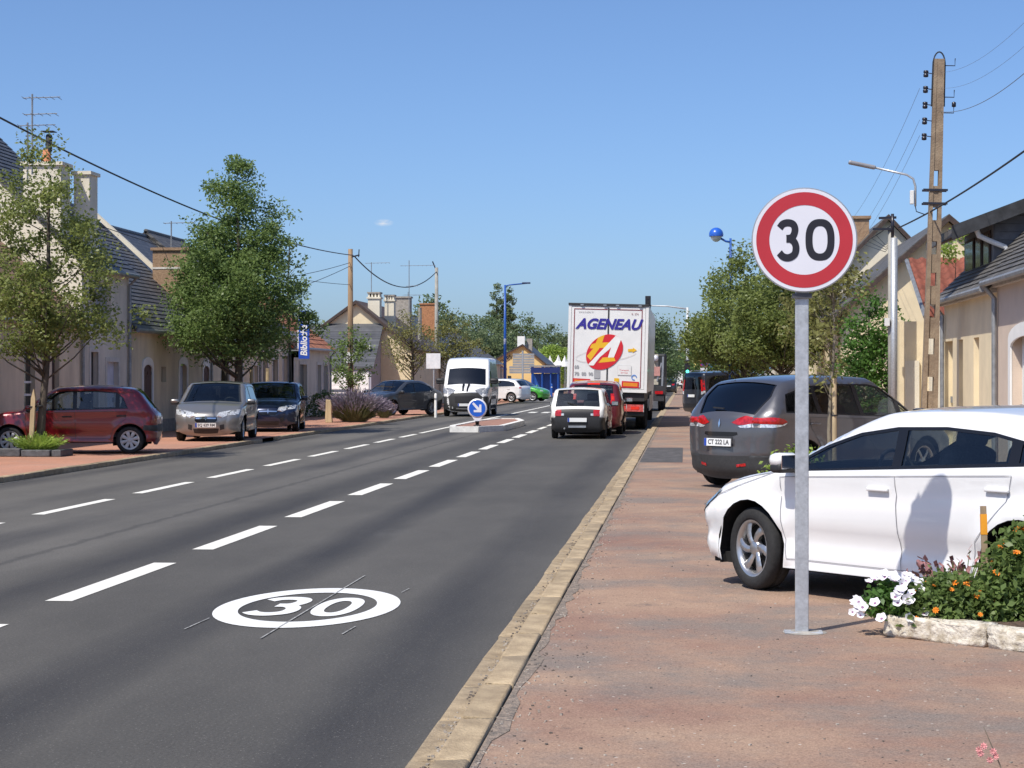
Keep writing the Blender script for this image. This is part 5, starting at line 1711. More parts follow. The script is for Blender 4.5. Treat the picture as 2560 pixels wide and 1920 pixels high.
h = house('orange_roof_house', 'small grey house with mossy orange tiled roof beside the library banner', 1, FX, 7.4, yf0, yf1, 3.02, 6.0, M_GREYR, M_OTILE, courses=16, course_name='tile_course',
      ops=[O(75.958 - yf0, 77.376 - yf0, .12, 2.2, kind='door', mat=pm('grey_door', (.09, .09, .085), .6), sur=M_STONE), O(79.655 - yf0, 80.479 - yf0, .5, 2.2, kind='pane', sur=M_STONE), O(81.108 - yf0, 81.962 - yf0, .5, 2.2, kind='pane', sur=M_STONE)])

# blue library banner fixed to the facade end on
bx_, by_ = (-13.667, 67.245)
bn = thing('library_banner', 'tall blue vertical banner reading Bibliotheque in white beside the leafy tree', 'banner', (bx_, by_, 0))
zb0, zb1 = 2.341, 4.034
MB().box(0, .385, 0, .03, zb0, zb1).build('blue_panel', pm('banner_blue', (.015, .07, .42), .5, var=.08), bn)
MB().box(-.09, -.01, .25, .27, zb0 + .35, zb1 + .15).build('white_panel', M_WHITEW, bn)
text('banner_text', 'Bibliothèque', .33, M_WHITE2, bn, (.20, -.006, (zb0 + zb1) / 2 + .02), (R(90), R(-90), 0), shear=.15, bold=.008, sx=.92)
MB().bar((.0, .015, zb1 - .05), (-1.95, .015, zb1 - .05), .04).bar((.0, .015, zb0 + .3), (-1.95, .015, zb0 + .3), .04).build('bracket', M_ZINC, bn)

# gable house with lean-to and white shutters
GD = 100.0
gy = 98.935
gx_ap, gx_r, gx_l = -17.063, -14.159, -20.3
zap, zev = 5.507, 3.194
def gable_house(name, label, xl, xr, y0, y1, xa, ze, za, wall, roofm, group=None, over=.25, wood=M_DKWOOD):
    root = thing(name, label, 'house', ((xl + xr) / 2, y0, 0), 0, group)
    cx = (xl + xr) / 2
    f = [(xl - cx, 0), (xr - cx, 0), (xr - cx, ze), (xa - cx, za), (xl - cx, ze)]
    MB().prism(f, (0, 0, 0), (1, 0, 0), (0, 0, 1), (0, 1, 0), y1 - y0).build('wall', wall, root)
    for x in (xl, xr):
        s_ = 1 if x > xa else -1
        sl = (za - ze) / abs(x - xa)
        e = (x - cx + s_ * over, ze - over * sl)
        r_ = (xa - cx, za)
        nx, nz = (s_ * sl, 1)
        q = math.hypot(nx, nz)
        nx, nz = nx / q, nz / q
        pl = [(e[0] + nx * .02, e[1] + nz * .02), (r_[0] + nx * .02 * 0, r_[1] + .03), (r_[0], r_[1] + .18), (e[0] + nx * .14, e[1] + nz * .14)]
        MB().prism(pl, (0, -over, 0), (1, 0, 0), (0, 0, 1), (0, 1, 0), y1 - y0 + 2 * over).build('roof', roofm, root)
        MB().prism([(e[0], e[1] - .02), (r_[0], r_[1] - .0), (r_[0], r_[1] + .16), (e[0], e[1] + .13)], (0, -over - .03, 0), (1, 0, 0), (0, 0, 1), (0, 1, 0), .028).build('bargeboard', wood, root)
    return root
h = gable_house('gable_house', 'cream gable fronted house with twin chimneys beyond the wooden pole', gx_l, gx_r, gy, gy + 9, gx_ap, zev, zap, M_CREAM, pm('brown_roof', (.085, .06, .055), .7, var=.25, scale=4))
chimney(h, (gx_ap - (gx_l + gx_r) / 2 + .75, 1.4, 0), .62, .7, 4.6, 5.813, M_PALE, 0, crown=True)
chimney(h, (gx_ap - (gx_l + gx_r) / 2 + 1.35, 2.8, 0), .5, .6, 4.2, 5.731, M_PALE, 0, crown=True)
lx0, lx1 = -21.0, -15.767
lean = thing('garage_extension', 'slate roofed lean-to with white roller shutters in front of the cream gable', 'building', (lx1, gy - 3.1, 0))
MB().prism([(0, 0), (3.05, 0), (3.05, 4.30), (0, 2.15)], (lx0 - lx1, 0, 0), (0, 1, 0), (0, 0, 1), (1, 0, 0), lx1 - lx0).build('wall', pm('shade_blue_render', (.36, .36, .42), .9, var=.05), lean)  # blue-grey of the shaded end wall is put into the wall colour
MB().prism([(-.15, 2.10), (3.05, 4.36), (3.05, 4.46), (-.15, 2.20)], (lx0 - lx1, 0, 0), (0, 1, 0), (0, 0, 1), (1, 0, 0), lx1 - lx0 + .15).build('roof', M_SLATE, lean)
for a, b in ((-4.2, -2.35), (-2.2, -.12)):
    s_ = MB().box(a, b, -.04, -.005, .25, 1.98).build('roller_shutter', M_WHITEW, lean)
    for i in range(8):
        MB().box(a, b, -.05, -.041, .3 + i * .2, .32 + i * .2).build('shutter_slat', M_WHITEW, s_)
MB().box(-.35, -.2, .9, 1.25, 3.1, 3.3).build('roof_light', M_FRAME, lean)
fn = thing('slatted_fence', 'blue grey slatted fence with white gate pillar in front of the white shutters', 'fence', (-16.957, 90.845, PZ))
wf = 3.0
for i in range(5):
    MB().box(0, .95, 0, .03, .12 + i * .19, .26 + i * .19).build('slat', pm('fence_blue_grey', (.09, .10, .13), .5, var=.1), fn)
    MB().box(1.75, wf, 0, .03, .12 + i * .19, .26 + i * .19).build('slat', MATS['fence_blue_grey'], fn)
MB().box(1.0, 1.4, -.1, .25, 0, 1.25).build('pillar', M_PALE, fn)
MB().box(1.42, 1.72, -.05, .2, 0, 1.1).build('pillar', M_WHITEW, fn)

# roofs beyond
h = house('slate_house', 'long slate roofed house with a grey chimney behind the bare tree', 1, -15.0, 7.6, 110.5, 122, 3.1, 5.9, M_BEIGE, M_SLATE2, ops=[O(2, 3, .6, 2.2, kind='shutter', mat=M_SHADE), O(6, 7, .6, 2.2, kind='shutter', mat=M_SHADE)])
chimney(h, (-1.45, .5, 0), 1.05, .8, 3.8, 6.286, M_BRICKG, 0)
h = house('far_slate_house', 'dark slate roofed house with an orange brick chimney behind the second pole', 1, -15.0, 7.6, 122.1, 136, 3.0, 5.9, M_GREYR, M_SLATE, ops=[O(2, 3, .6, 2.2, kind='shutter', mat=M_SHADE), O(7, 8, .6, 2.2, kind='shutter', mat=M_SHADE)])
chimney(h, (-1.65, 2.0, 0), .95, .8, 3.8, 6.391, M_BRICKO, 0)
house('far_long_house', 'low slate house at the end of the left row behind the white van', 1, -15.2, 7.0, 136.1, 158, 2.9, 5.2, M_BEIGE, M_SLATE2, ops=[O(3, 4, .6, 2.1, kind='shutter'), O(9, 10, .6, 2.1, kind='shutter')])
h = gable_house('yellow_shop', 'yellow gabled shop with dark lettering beyond the green car', -19.8, -14.2, 194.272, 194.272 + 12, -16.426, 3.05, 4.848, M_YELR, M_SLATE)
chimney(h, (.35, 1.0, 0), .75, .6, 4.3, 5.835, M_WHITEW, 0, cap=False)
chimney(h, (1.15, 1.5, 0), .6, .6, 4.0, 5.6, M_BRICKG, 0, cap=False)
text('shop_lettering', 'VIOLES', .60, pm('letter_brown', (.05, .035, .03), .6), h, (-1.35, -.04, 3.30), (R(90), R(-31), 0), bold=.008)
MB().box(-.95, -.6, -.05, .02, 1.4, 1.8).build('wall_vent', M_SOOT, h)
h = house('brick_end_house', 'dark red roofed house partly hidden behind the white van roof', 1, -17, 7, 165, 180, 2.6, 5.2, M_BEIGE, pm('maroon_roof', (.11, .035, .035), .8, var=.2))

# ---- right hand row
FR = 5.3
yr0, yr1 = 33.4, 40.0
h = house('narrow_window_house', 'cream house with three narrow recessed openings behind the concrete pole', -1, FR, 8, yr0, yr1, 3.42, 7.4, M_CREAM, M_SLATE2, courses=40, ov=.20, plinth=None,
          ops=[O(35.397 - yr0, 36.069 - yr0, .3, 2.42, kind='door', mat=M_PALE, deep=.16), O(37.434 - yr0, 37.996 - yr0, .3, 2.42, kind='door', mat=M_PALE, deep=.16), O(38.84 - yr0, 40.073 - yr0, .12, 2.42, kind='door', mat=M_PALE, deep=.16)], corn=M_STONE)
# slate-hung dormer
dx0, dy0, dy1 = .35, 36.0 - yr0, 39.7 - yr0
M_DORM = pm('dormer_slate', (.10, .105, .12), .55, var=.2, scale=5, obj_rand=.15)
dm_ = MB().prism([(dx0, 3.55), (dx0, 4.55), (dx0 + 2.6, 5.5), (dx0 + 2.6, 3.55)], (0, dy0, 0), (1, 0, 0), (0, 0, 1), (0, 1, 0), dy1 - dy0).build('dormer', M_DORM, h)
for k in range(11):
    zz = 3.62 + k * .15
    xa = dx0 + max(0, (zz - 4.5) / .37)
    MB().box(xa + .02, dx0 + 2.6, dy0 - .02 - .004 * (k % 2), dy0 - .002, zz, zz + .142).build('hung_slate_course', M_DORM, dm_)
MB().prism([(dx0 - .75, 4.28), (dx0 + 2.9, 5.68), (dx0 + 2.9, 5.84), (dx0 - .75, 4.44)], (0, dy0 - .35, 0), (1, 0, 0), (0, 0, 1), (0, 1, 0), dy1 - dy0 + .5).build('dormer_roof', M_SLATE2, dm_)
MB().prism([(dx0 - .80, 4.20), (dx0 + 2.95, 5.62), (dx0 + 2.95, 5.87), (dx0 - .80, 4.46)], (0, dy0 - .39, 0), (1, 0, 0), (0, 0, 1), (0, 1, 0), .035).build('dormer_fascia', pm('fascia_shade', (.028, .030, .035), .7, var=.4, scale=6), dm_)  # near-black colour paints in the shade along the dormer verge
for a, b in ((dy0 + .25, dy0 + 1.0), (dy0 + 1.25, dy0 + 2.0), (dy0 + 2.25, dy0 + 3.4)):
    wo = MB().box(dx0 - .03, dx0 - .005, a, b, 3.72, 4.42).build('dormer_window', M_DKWOOD, dm_)
    MB().box(dx0 - .04, dx0 - .032, a + .08, b - .08, 3.80, 4.36).build('pane', M_PANE, wo)
M_WPIPE = pm('white_pipe', (.62, .64, .66), .4, var=.08)
MB().tube([(-.02, dy0 - .25, 4.47), (.06, dy0 - .2, 4.28), (.30, dy0 - .12, 4.18), (.55, dy0 - .10, 4.08), (.60, dy0 - .10, 3.95), (.60, dy0 - .10, 3.45)], .05, 8).build('dormer_downpipe', M_WPIPE, h)
h = house('portal_house', 'cream house with a white arched portal at the right edge', -1, FR, 8, 24.0, yr0 - .02, 3.50, 7.4, pm('pinkish_render', (.62, .50, .40), .9, var=.05, scale=1.5, bump=.2, bscale=40), M_SLATE2, courses=40, ov=.20, corn=M_STONE,
          ops=[O(28.905 - 24, 31.885 - 24, .1, 2.35, kind='door', mat=M_WHITEW, sur=M_WHITEW, arch=1, surw=.22, deep=.16)])
# lean-to with individually laid red tiles
rw = thing('tiled_outbuilding', 'cream outbuilding with red tiled lean-to roof between the pole and the slate house', 'building', (4.62, 41.2, 0))
MB().box(0, 3.2, 1.0, 4.2, 0, 2.9).build('wall', M_CREAM, rw)
MB().box(.62, 3.2, .6, 1.0, 0, 2.9).build('wall', M_PALE, rw)
MB().box(.12, .42, .93, .995, .6, 2.05).build('window', M_PALE, rw)
MB().box(.14, .40, .99, .998, 1.2, 2.0).build('pane', M_DKWOOD, rw)
tl0, tl1, tz0, tz1, ty0_, ty1_ = .55, 3.0, 2.95, 4.36, .75, 4.2
rb = MB().prism([(ty0_, tz0), (ty1_, tz1), (ty1_, tz1 - .1), (ty0_, tz0 - .1)], (tl0, 0, 0), (0, 1, 0), (0, 0, 1), (1, 0, 0), tl1 - tl0).build('roof', M_RTILE, rw)
tile = MB()
n_ = 6
vs_ = [(-.12 + .24 * i / n_, yy, .022 * math.sin(math.pi * 2 * i / n_)) for yy in (0, .42) for i in range(n_ + 1)] + [(-.12 + .24 * i / n_, yy, .022 * math.sin(math.pi * 2 * i / n_) - .018) for yy in (0, .42) for i in range(n_ + 1)]
k_ = n_ + 1
tile.add(vs_, [(i, i + 1, k_ + i + 1, k_ + i) for i in range(n_)] + [(2 * k_ + i, 2 * k_ + i + 1, i + 1, i) for i in range(n_)])
tme = tile.mesh('roof_tile', M_RTILE, True)
ang = math.atan2(tz1 - tz0, ty1_ - ty0_)
sl_ = math.hypot(tz1 - tz0, ty1_ - ty0_)
random.seed(5)
for r_ in range(10):
    for c_ in range(10):
        d_ = (r_ + .0) * sl_ / 10
        link('roof_tile', tme, rb, (tl0 + .14 + c_ * .24, ty0_ + d_ * math.cos(ang), tz0 + d_ * math.sin(ang) + .045), (ang + .11 + random.uniform(-.01, .01), random.uniform(-.01, .01), 0))
MB().tube([(tl0 - .03, ty0_, tz0 + .04), (tl0 - .03, ty1_, tz1 + .05)], .05, 6).build('verge_flashing', M_ZINC, rw)
MB().tube([(tl0 - .05, ty0_ - .08, tz0 - .05), (tl1, ty0_ - .08, tz0 - .05)], .07, 8).build('gutter', M_SOOT, rw)

yr = 50.0
h = gable_house('big_gable_house', 'tall cream gabled house with dark slate roof rising behind the hedge', 4.0, 9.0, 48.5, 60.5, 6.5, 3.38, 5.55, M_CREAM, M_SLATE2)
h2 = gable_house('white_gable_house', 'white gabled house with brick chimney beside the 30 sign disc', 3.75, 8.9, 61.2, 74, 6.35, 3.9, 6.62, M_PALE, M_SLATE2)
chimney(h2, (-.85, 1.2, 0), .75, .6, 5.3, 6.75, M_BRICK, 0)
house('far_right_house', 'cream house with blue awning behind the right hand tree', -1, 5.2, 8, 75, 96, 3.3, 7, M_CREAM, M_SLATE2, ops=[O(2, 3.2, .6, 2.3, sur=M_STONE), O(6, 7.2, .12, 2.3, kind='door', sur=M_STONE), O(10, 11.2, .6, 2.3, sur=M_STONE), O(15, 16.2, .6, 2.3, sur=M_STONE)])
aw = thing('shop_awning', 'pale blue shop awning on the right hand facade beyond the trees', 'awning', (5.15, 84, 0))
MB().prism([(0, 2.75), (-1.3, 2.25), (-1.3, 2.05), (-1.28, 2.05), (-1.28, 2.22), (0, 2.70)], (0, 0, 0), (1, 0, 0), (0, 0, 1), (0, 1, 0), 5).build('canopy', pm('awning_blue', (.16, .42, .68), .7, var=.05), aw)
MB().bar((-1.25, .2, 2.2), (-.02, .2, 1.9), .03).bar((-1.25, 4.8, 2.2), (-.02, 4.8, 1.9), .03).build('arm', M_ZINC, aw)
house('distant_right_house', 'pale house far along the right hand side of the street', -1, 5.2, 8, 96.2, 125, 3.2, 6.5, M_PALE, M_SLATE, ops=[O(4, 5, .6, 2.2), O(12, 13, .6, 2.2)])

# antennas: mast, boom and rods
def antenna(name, label, loc, h, booms, group='rooftop aerials'):
    a = thing(name, label, 'aerial', loc, 0, group)
    MB().tube([(0, 0, 0), (0, 0, h)], .022, 6).build('mast', M_ZINC, a)
    for zz, ln, an, n_ in booms:
        c, s_ = math.cos(an), math.sin(an)
        b = MB().tube([(-.25 * c * ln, -.25 * s_ * ln, zz), (.75 * c * ln, .75 * s_ * ln, zz + .03)], .012, 5)
        bo = b.build('boom', M_ZINC, a)
        for i in range(n_):
            f = -.22 + .95 * i / (n_ - 1)
            p = Vector((f * c * ln, f * s_ * ln, zz))
            MB().tube([p + Vector((-s_, c, 0)) * .25, p - Vector((-s_, c, 0)) * .25], .007, 4).build('rod', M_ZINC, bo)
    return a
antenna('roof_aerial', 'tall television aerial on the chimney at the far left', (-15.75, 45.3, 6.6), 1.95, [(1.85, .9, .1, 6), (1.45, .8, .1, 5)])
antenna('roof_aerial', 'shorter television aerial left of the terracotta chimney pot', (-15.97, 45.6, 6.4), 1.5, [(1.42, .9, .1, 5)])
antenna('roof_aerial', 'television aerial on the wide brick chimney', (-16.6, yc1 - .4, 5.7), 1.05, [(.98, 1.0, .1, 6)])
antenna('roof_aerial', 'television aerial on the leftmost of the twin chimneys', (gx_ap + .55, gy + 1.5, 6.0), 1.75, [(1.7, 1.3, .05, 7)])
antenna('roof_aerial', 'television aerial above the twin chimneys on the right', (gx_ap + 2.2, gy + 4, 5.0), 3.0, [(2.7, 1.9, .05, 9), (1.6, .6, .05, 3)])
antenna('roof_aerial', 'small television aerial left of the orange brick chimney', (-17.9, 123.5, 5.0), 2.2, [(2.0, 1.2, .6, 4)])

# ---------------------------------------------------------------- vegetation
L_OLIVE = leafmat('leaf_olive', (.150, .195, .055), (.340, .385, .120), .5)
L_OLIVE2 = leafmat('leaf_street', (.150, .195, .058), (.300, .355, .108), .5)
L_GREEN = leafmat('leaf_green', (.125, .195, .055), (.265, .360, .120), .5)
L_DARK = leafmat('leaf_dark', (0.068, 0.132, 0.048), (0.158, 0.249, 0.078), .45)
L_BRONZE = leafmat('leaf_bronze', (0.158, 0.162, 0.057), (0.315, 0.315, 0.105), .45)
L_LIME = leafmat('leaf_lime', (0.237, 0.354, 0.066), (0.447, 0.578, 0.132), .45)
L_HEDGE = leafmat('leaf_hedge', (0.057, 0.132, 0.032), (0.158, 0.301, 0.063), .45)
L_FAR = leafmat('leaf_far', (0.105, 0.162, 0.078), (0.197, 0.262, 0.118), .45)
L_POPLAR = leafmat('leaf_poplar', (0.132, 0.189, 0.095), (0.237, 0.289, 0.144), .45)
L_LAV = leafmat('leaf_lavender_green', (.110, .125, .050), (.200, .210, .100))
L_LAVF = leafmat('lavender_flower', (.20, .155, .21), (.31, .26, .31))
M_BARK = pm('bark', (.085, .072, .055), .95, var=.35, scale=14, bump=.8, bscale=24, stretch=(1, 1, .3))
M_BARKP = pm('pale_bark', (.20, .17, .125), .95, var=.3, scale=14, bump=.6, bscale=24, stretch=(1, 1, .3))
M_STAKE = pm('stake_wood', (.48, .37, .22), .85, var=.2, scale=8, stretch=(1, 1, .2), bump=.2, bscale=30)
M_SOIL = pm('soil', (.085, .055, .038), .95, var=.4, scale=20, bump=1.0, bscale=30)

def leaf_mesh(name, C, size, mat, rng, aspect=.55, up=.35, droop=0.0):
    """C: (n,3) leaf positions; each leaf a folded diamond"""
    n = len(C)
    d = rng.normal(size=(n, 3))
    d[:, 2] = d[:, 2] * .7 - droop
    d /= np.linalg.norm(d, axis=1)[:, None]
    nn = rng.normal(size=(n, 3))
    nn[:, 2] += up * 2
    s = np.cross(d, nn)
    s /= np.linalg.norm(s, axis=1)[:, None] + 1e-9
    nm = np.cross(s, d)
    ln = size * rng.uniform(.65, 1.35, n)[:, None]
    b = C - d * ln * .5
    t = C + d * ln * .5
    l = C + s * ln * aspect * .5 + nm * ln * .10
    r_ = C - s * ln * aspect * .5 + nm * ln * .10
    V = np.stack([b, l, t, r_], 1).reshape(-1, 3)
    me = bpy.data.meshes.new(name)
    me.vertices.add(4 * n)
    me.vertices.foreach_set('co', V.astype(np.float32).ravel())
    me.loops.add(4 * n)
    me.loops.foreach_set('vertex_index', np.arange(4 * n, dtype=np.int32))
    me.polygons.add(n)
    me.polygons.foreach_set('loop_start', np.arange(0, 4 * n, 4, dtype=np.int32))
    me.polygons.foreach_set('loop_total', np.full(n, 4, dtype=np.int32))
    me.materials.append(mat)
    me.update()
    me.validate()
    return me

def tree(name, label, loc, h, prof, trunk_r, clusters, per, leaf, mat, seed, spread=.28, group=None, bark=M_BARK, lean=(0, 0), forks=0, branches=True, cat='tree', lump=.35, shell=.45):
    """prof: [(height, radius)] of the crown"""
    rng = np.random.default_rng(seed)
    root = thing(name, label, cat, (loc[0], loc[1], loc[2] if len(loc) > 2 else PZ), 0, group)
    pz, pr = np.array([p[0] for p in prof]), np.array([p[1] for p in prof])
    zz = np.linspace(pz[0], pz[-1], 200)
    wt = np.interp(zz, pz, pr) ** 1.5 + 1e-4
    cz = rng.choice(zz, clusters, p=wt / wt.sum())
    ca = rng.uniform(0, 2 * math.pi, clusters)
    ph = rng.uniform(0, 6.28, 6)
    bump = 1 + lump * (np.sin(2 * ca + ph[0] + cz * 1.7) * .5 + np.sin(3 * ca + ph[1] - cz * 2.3) * .35 + rng.normal(size=clusters) * .22)
    cr = np.interp(cz, pz, pr) * rng.uniform(0, 1, clusters) ** shell * bump
    f = cz / h
    cx = cr * np.cos(ca) + lean[0] * f
    cy = cr * np.sin(ca) + lean[1] * f
    C = np.stack([cx, cy, cz], 1)
    k = rng.integers(0, clusters, clusters * per)
    sp_ = spread * rng.uniform(.5, 1.3, clusters)
    P_ = C[k] + np.clip(rng.normal(size=(len(k), 3)), -1.7, 1.7) * sp_[k][:, None] * np.array([1, 1, .7])
    link('crown', leaf_mesh('crown', P_, leaf, mat, rng), root)
    tb = MB()
    top = h * .86
    pts = [(lean[0] * t + .04 * math.sin(t * 7 + seed), lean[1] * t + .04 * math.cos(t * 5 + seed), t * top) for t in np.linspace(0, 1, 8)]
    tb.tube(pts, [trunk_r * (1.25 if t == 0 else 1) * (1 - t * .85) + .006 for t in np.linspace(0, 1, 8)], 10)
    if branches:
        order = rng.permutation(clusters)[:min(clusters, 46)]
        for i in order:
            c = Vector(C[i])
            z0 = max(pz[0] * .75, c.z - cr[i] * rng.uniform(.5, 1.0) - .1)
            tt = z0 / top
            a = Vector((lean[0] * tt, lean[1] * tt, z0))
            m_ = a.lerp(c, .5) + Vector((0, 0, -.08 * cr[i]))
            rb = trunk_r * .32 * (1 - .6 * z0 / h)
            tb.tube([a, m_, c], [rb, rb * .6, rb * .2], 5)
    tb.build('trunk', bark, root, True)
    return root

def bush(name, label, loc, sx, sy, h, n, leaf, mat, seed, cat='shrub', group=None, stems=8):
    rng = np.random.default_rng(seed)
    root = thing(name, label, cat, (loc[0], loc[1], loc[2] if len(loc) > 2 else PZ), 0, group)
    a = rng.uniform(0, 6.283, n)
    u = rng.uniform(0, 1, n)
    z = h * u
    rr = np.sqrt(np.clip(1 - (u * 1.0) ** 2.2, 0, 1)) * rng.uniform(0, 1, n) ** .35 * (1 + .18 * np.sin(3 * a + seed) + .12 * np.sin(7 * a))
    C = np.stack([rr * sx * np.cos(a), rr * sy * np.sin(a), z + .02], 1) + rng.normal(size=(n, 3)) * leaf * .6
    C[:, 2] = np.maximum(C[:, 2], leaf * .3)
    link('foliage', leaf_mesh('foliage', C, leaf, mat, rng), root)
    st = MB()
    for i in range(stems):
        q = rng.uniform(-1, 1, 2)
        st.tube([(q[0] * .15 * sx, q[1] * .15 * sy, 0), (q[0] * .6 * sx, q[1] * .6 * sy, h * .75)], [.012, .004], 5)
    st.build('stem', M_BARK, root)
    return root

t1x, t1y = (-13.211, 38.517)
tree('street_tree', 'light leafy young tree with staked trunk in front of the red hatchback', (t1x, t1y), 6.7,
     [(2.0, .5), (2.5, 1.35), (3.2, 1.75), (4.0, 1.6), (4.9, 1.15), (5.7, .75), (6.5, .3)], .085, 105, 165, .088, L_OLIVE, 11, spread=.23, lean=(.25, 0), group='young street trees', shell=.5)
sk_ = thing('tree_stake', 'pale pointed wooden stake tied to the young tree by the red hatchback', 'stake', (t1x - .16, t1y - .15, PZ), 0)
MB().prism([(-.045, 0), (.045, 0), (.045, 1.18), (0, 1.38), (-.045, 1.18)], (0, -.04, 0), (1, 0, 0), (0, 0, 1), (0, 1, 0), .08).build('post', M_STAKE, sk_, rot=(0, R(3), 0))
MB().tube([(-.02, -.06, 1.0), (.20, .05, 1.02), (.22, .20, 1.02)], .018, 5).build('tie', M_PLASTIC, sk_)
t2x, t2y = (-13.187, 56.043)
tree('street_tree', 'tall dense conical green tree beside the library banner', (t2x, t2y), 8.35,
     [(2.05, .5), (2.6, 1.75), (3.4, 2.1), (4.3, 2.0), (5.2, 1.65), (6.1, 1.2), (7.0, .75), (7.8, .38), (8.35, .08)], .13, 260, 190, .098, L_GREEN, 23, spread=.25, group='young street trees', lump=.22, shell=.5)
t3x, t3y = (-14.596, 59.932)
tree('street_tree', 'dark trunked tree mostly hidden behind the conical tree', (t3x, t3y), 6.4, [(2.3, .6), (3.0, 1.3), (4.2, 1.3), (5.4, .8), (6.4, .1)], .13, 70, 50, .13, L_DARK, 5, group='young street trees')
t4x, t4y = (-12.312, 59.134)
tree('street_tree', 'slender light sapling top poking out right of the conical tree', (t4x, t4y), 6.9, [(3.2, .25), (4.4, .5), (5.6, .38), (6.9, .12)], .05, 34, 36, .11, L_GREEN, 6, spread=.16, group='young street trees')
for i, px in enumerate((543, 578)):
    x_, y_ = [(-13.942, 60.995), (-13.854, 63.011)][i]
    o = thing('pale_post', ['white painted wooden post behind the blue hatchback, nearer the tree trunk', 'white topped wooden post directly behind the blue hatchback roof'][i], 'post', (x_, y_, PZ))
    MB().tube([(0, 0, 0), (0, 0, 1.9)], .06, 8).build('post_shaft', M_STAKE, o)
    MB().tube([(0, 0, .7), (0, 0, 1.25)], .062, 8).build('post_band', M_WHITEW, o)
t5x, t5y = (-13.187, 75.12)
tree('street_tree', 'small sparse tree in front of the white roller shutters', (t5x, t5y), 3.6, [(1.0, .25), (1.6, .75), (2.4, .75), (3.0, .5), (3.6, .15)], .07, 44, 40, .12, L_GREEN, 41, spread=.17, group='young street trees')
t6x, t6y = (-13.735, 96.155)
tree('street_tree', 'sparse bronze tree with upright branches left of the white van', (t6x, t6y), 5.1, [(1.8, .45), (2.4, 1.2), (3.2, 1.5), (4.2, 1.1), (5.1, .3)], .12, 75, 40, .11, L_BRONZE, 42, spread=.2, group='young street trees')
t7x, t7y = (-14.018, 117.215)
tree('street_tree', 'olive tree behind the white van roof', (t7x, t7y), 5.3, [(1.8, .6), (2.8, 1.7), (3.8, 1.7), (4.8, 1.0), (5.3, .3)], .12, 62, 60, .15, L_BRONZE, 43, spread=.28, group='young street trees')

# right hand trees
r1x, r1y = (1.89, 62.422)
tree('street_tree', 'broad olive street tree on the right pavement nearest the road', (r1x, r1y), 5.6, [(1.9, .6), (2.4, 1.75), (3.2, 2.0), (4.0, 1.5), (4.8, .9), (5.7, .15)], .12, 170, 140, .11, L_OLIVE2, 51, spread=.26, group='right hand street trees', lump=.25)
r2x, r2y = (2.822, 56.481)
tree('street_tree', 'broad olive street tree left of the 30 sign post', (r2x, r2y), 5.0, [(2.0, .6), (2.5, 1.4), (3.2, 1.6), (4.0, 1.2), (5.0, .3)], .12, 140, 140, .11, L_OLIVE2, 52, spread=.26, group='right hand street trees', lump=.25)
r3x, r3y = (1.978, 26.284)
tree('sapling', 'thin sapling with sparse leaves in front of the grey people carrier', (r3x, r3y), 3.6, [(1.45, .12), (1.8, .32), (2.3, .36), (2.8, .42), (3.2, .34), (3.6, .1)], .028, 40, 26, .075, L_BRONZE, 53, spread=.12, group='right hand street trees', bark=M_BARKP)
s2 = thing('tree_stake', 'pale round wooden stake beside the thin sapling', 'stake', (r3x + .03, r3y - .05, PZ), 0)
MB().tube([(0, 0, 0), (0, 0, 1.6)], [.034, .030], 10).build('post', M_STAKE, s2)
MB().tube([(-.04, .0, 1.1), (0, .07, 1.1), (.04, 0, 1.1), (0, -.04, 1.1), (-.04, 0, 1.1)], .012, 5).build('tie', M_PLASTIC, s2)
bush('planting', 'low yellow green planting under the thin sapling', (r3x - .45, r3y + .1), .55, .35, .62, 700, .07, L_LIME, 54)
r4x, r4y = (4.128, 43.546)
tree('hedge_tree', 'dense dark green columnar hedge beside the steel pole', (r4x, r4y), 3.6, [(.2, .5), (1.0, .62), (2.2, .62), (2.9, .45), (3.6, .12)], .06, 170, 50, .10, L_HEDGE, 55, spread=.16, cat='hedge', shell=.4)
r5x, r5y = (3.78, 50.543)
tree('street_tree', 'leafy tree with pale bark against the cream gable', (r5x, r5y), 5.4, [(1.6, .3), (2.4, .9), (3.2, 1.1), (4.2, .9), (5.3, .3)], .09, 85, 30, .13, L_BRONZE, 56, spread=.2, group='right hand street trees', bark=M_BARKP)
r6x, r6y = (5.678, 46.196)
tree('climber', 'yellow green climbing plant on the concrete pole under the eaves', (r6x + .05, r6y - 4.5, PZ), 4.85, [(3.9, .12), (4.3, .35), (4.8, .2)], .012, 14, 26, .09, L_LIME, 57, spread=.1, cat='plant')

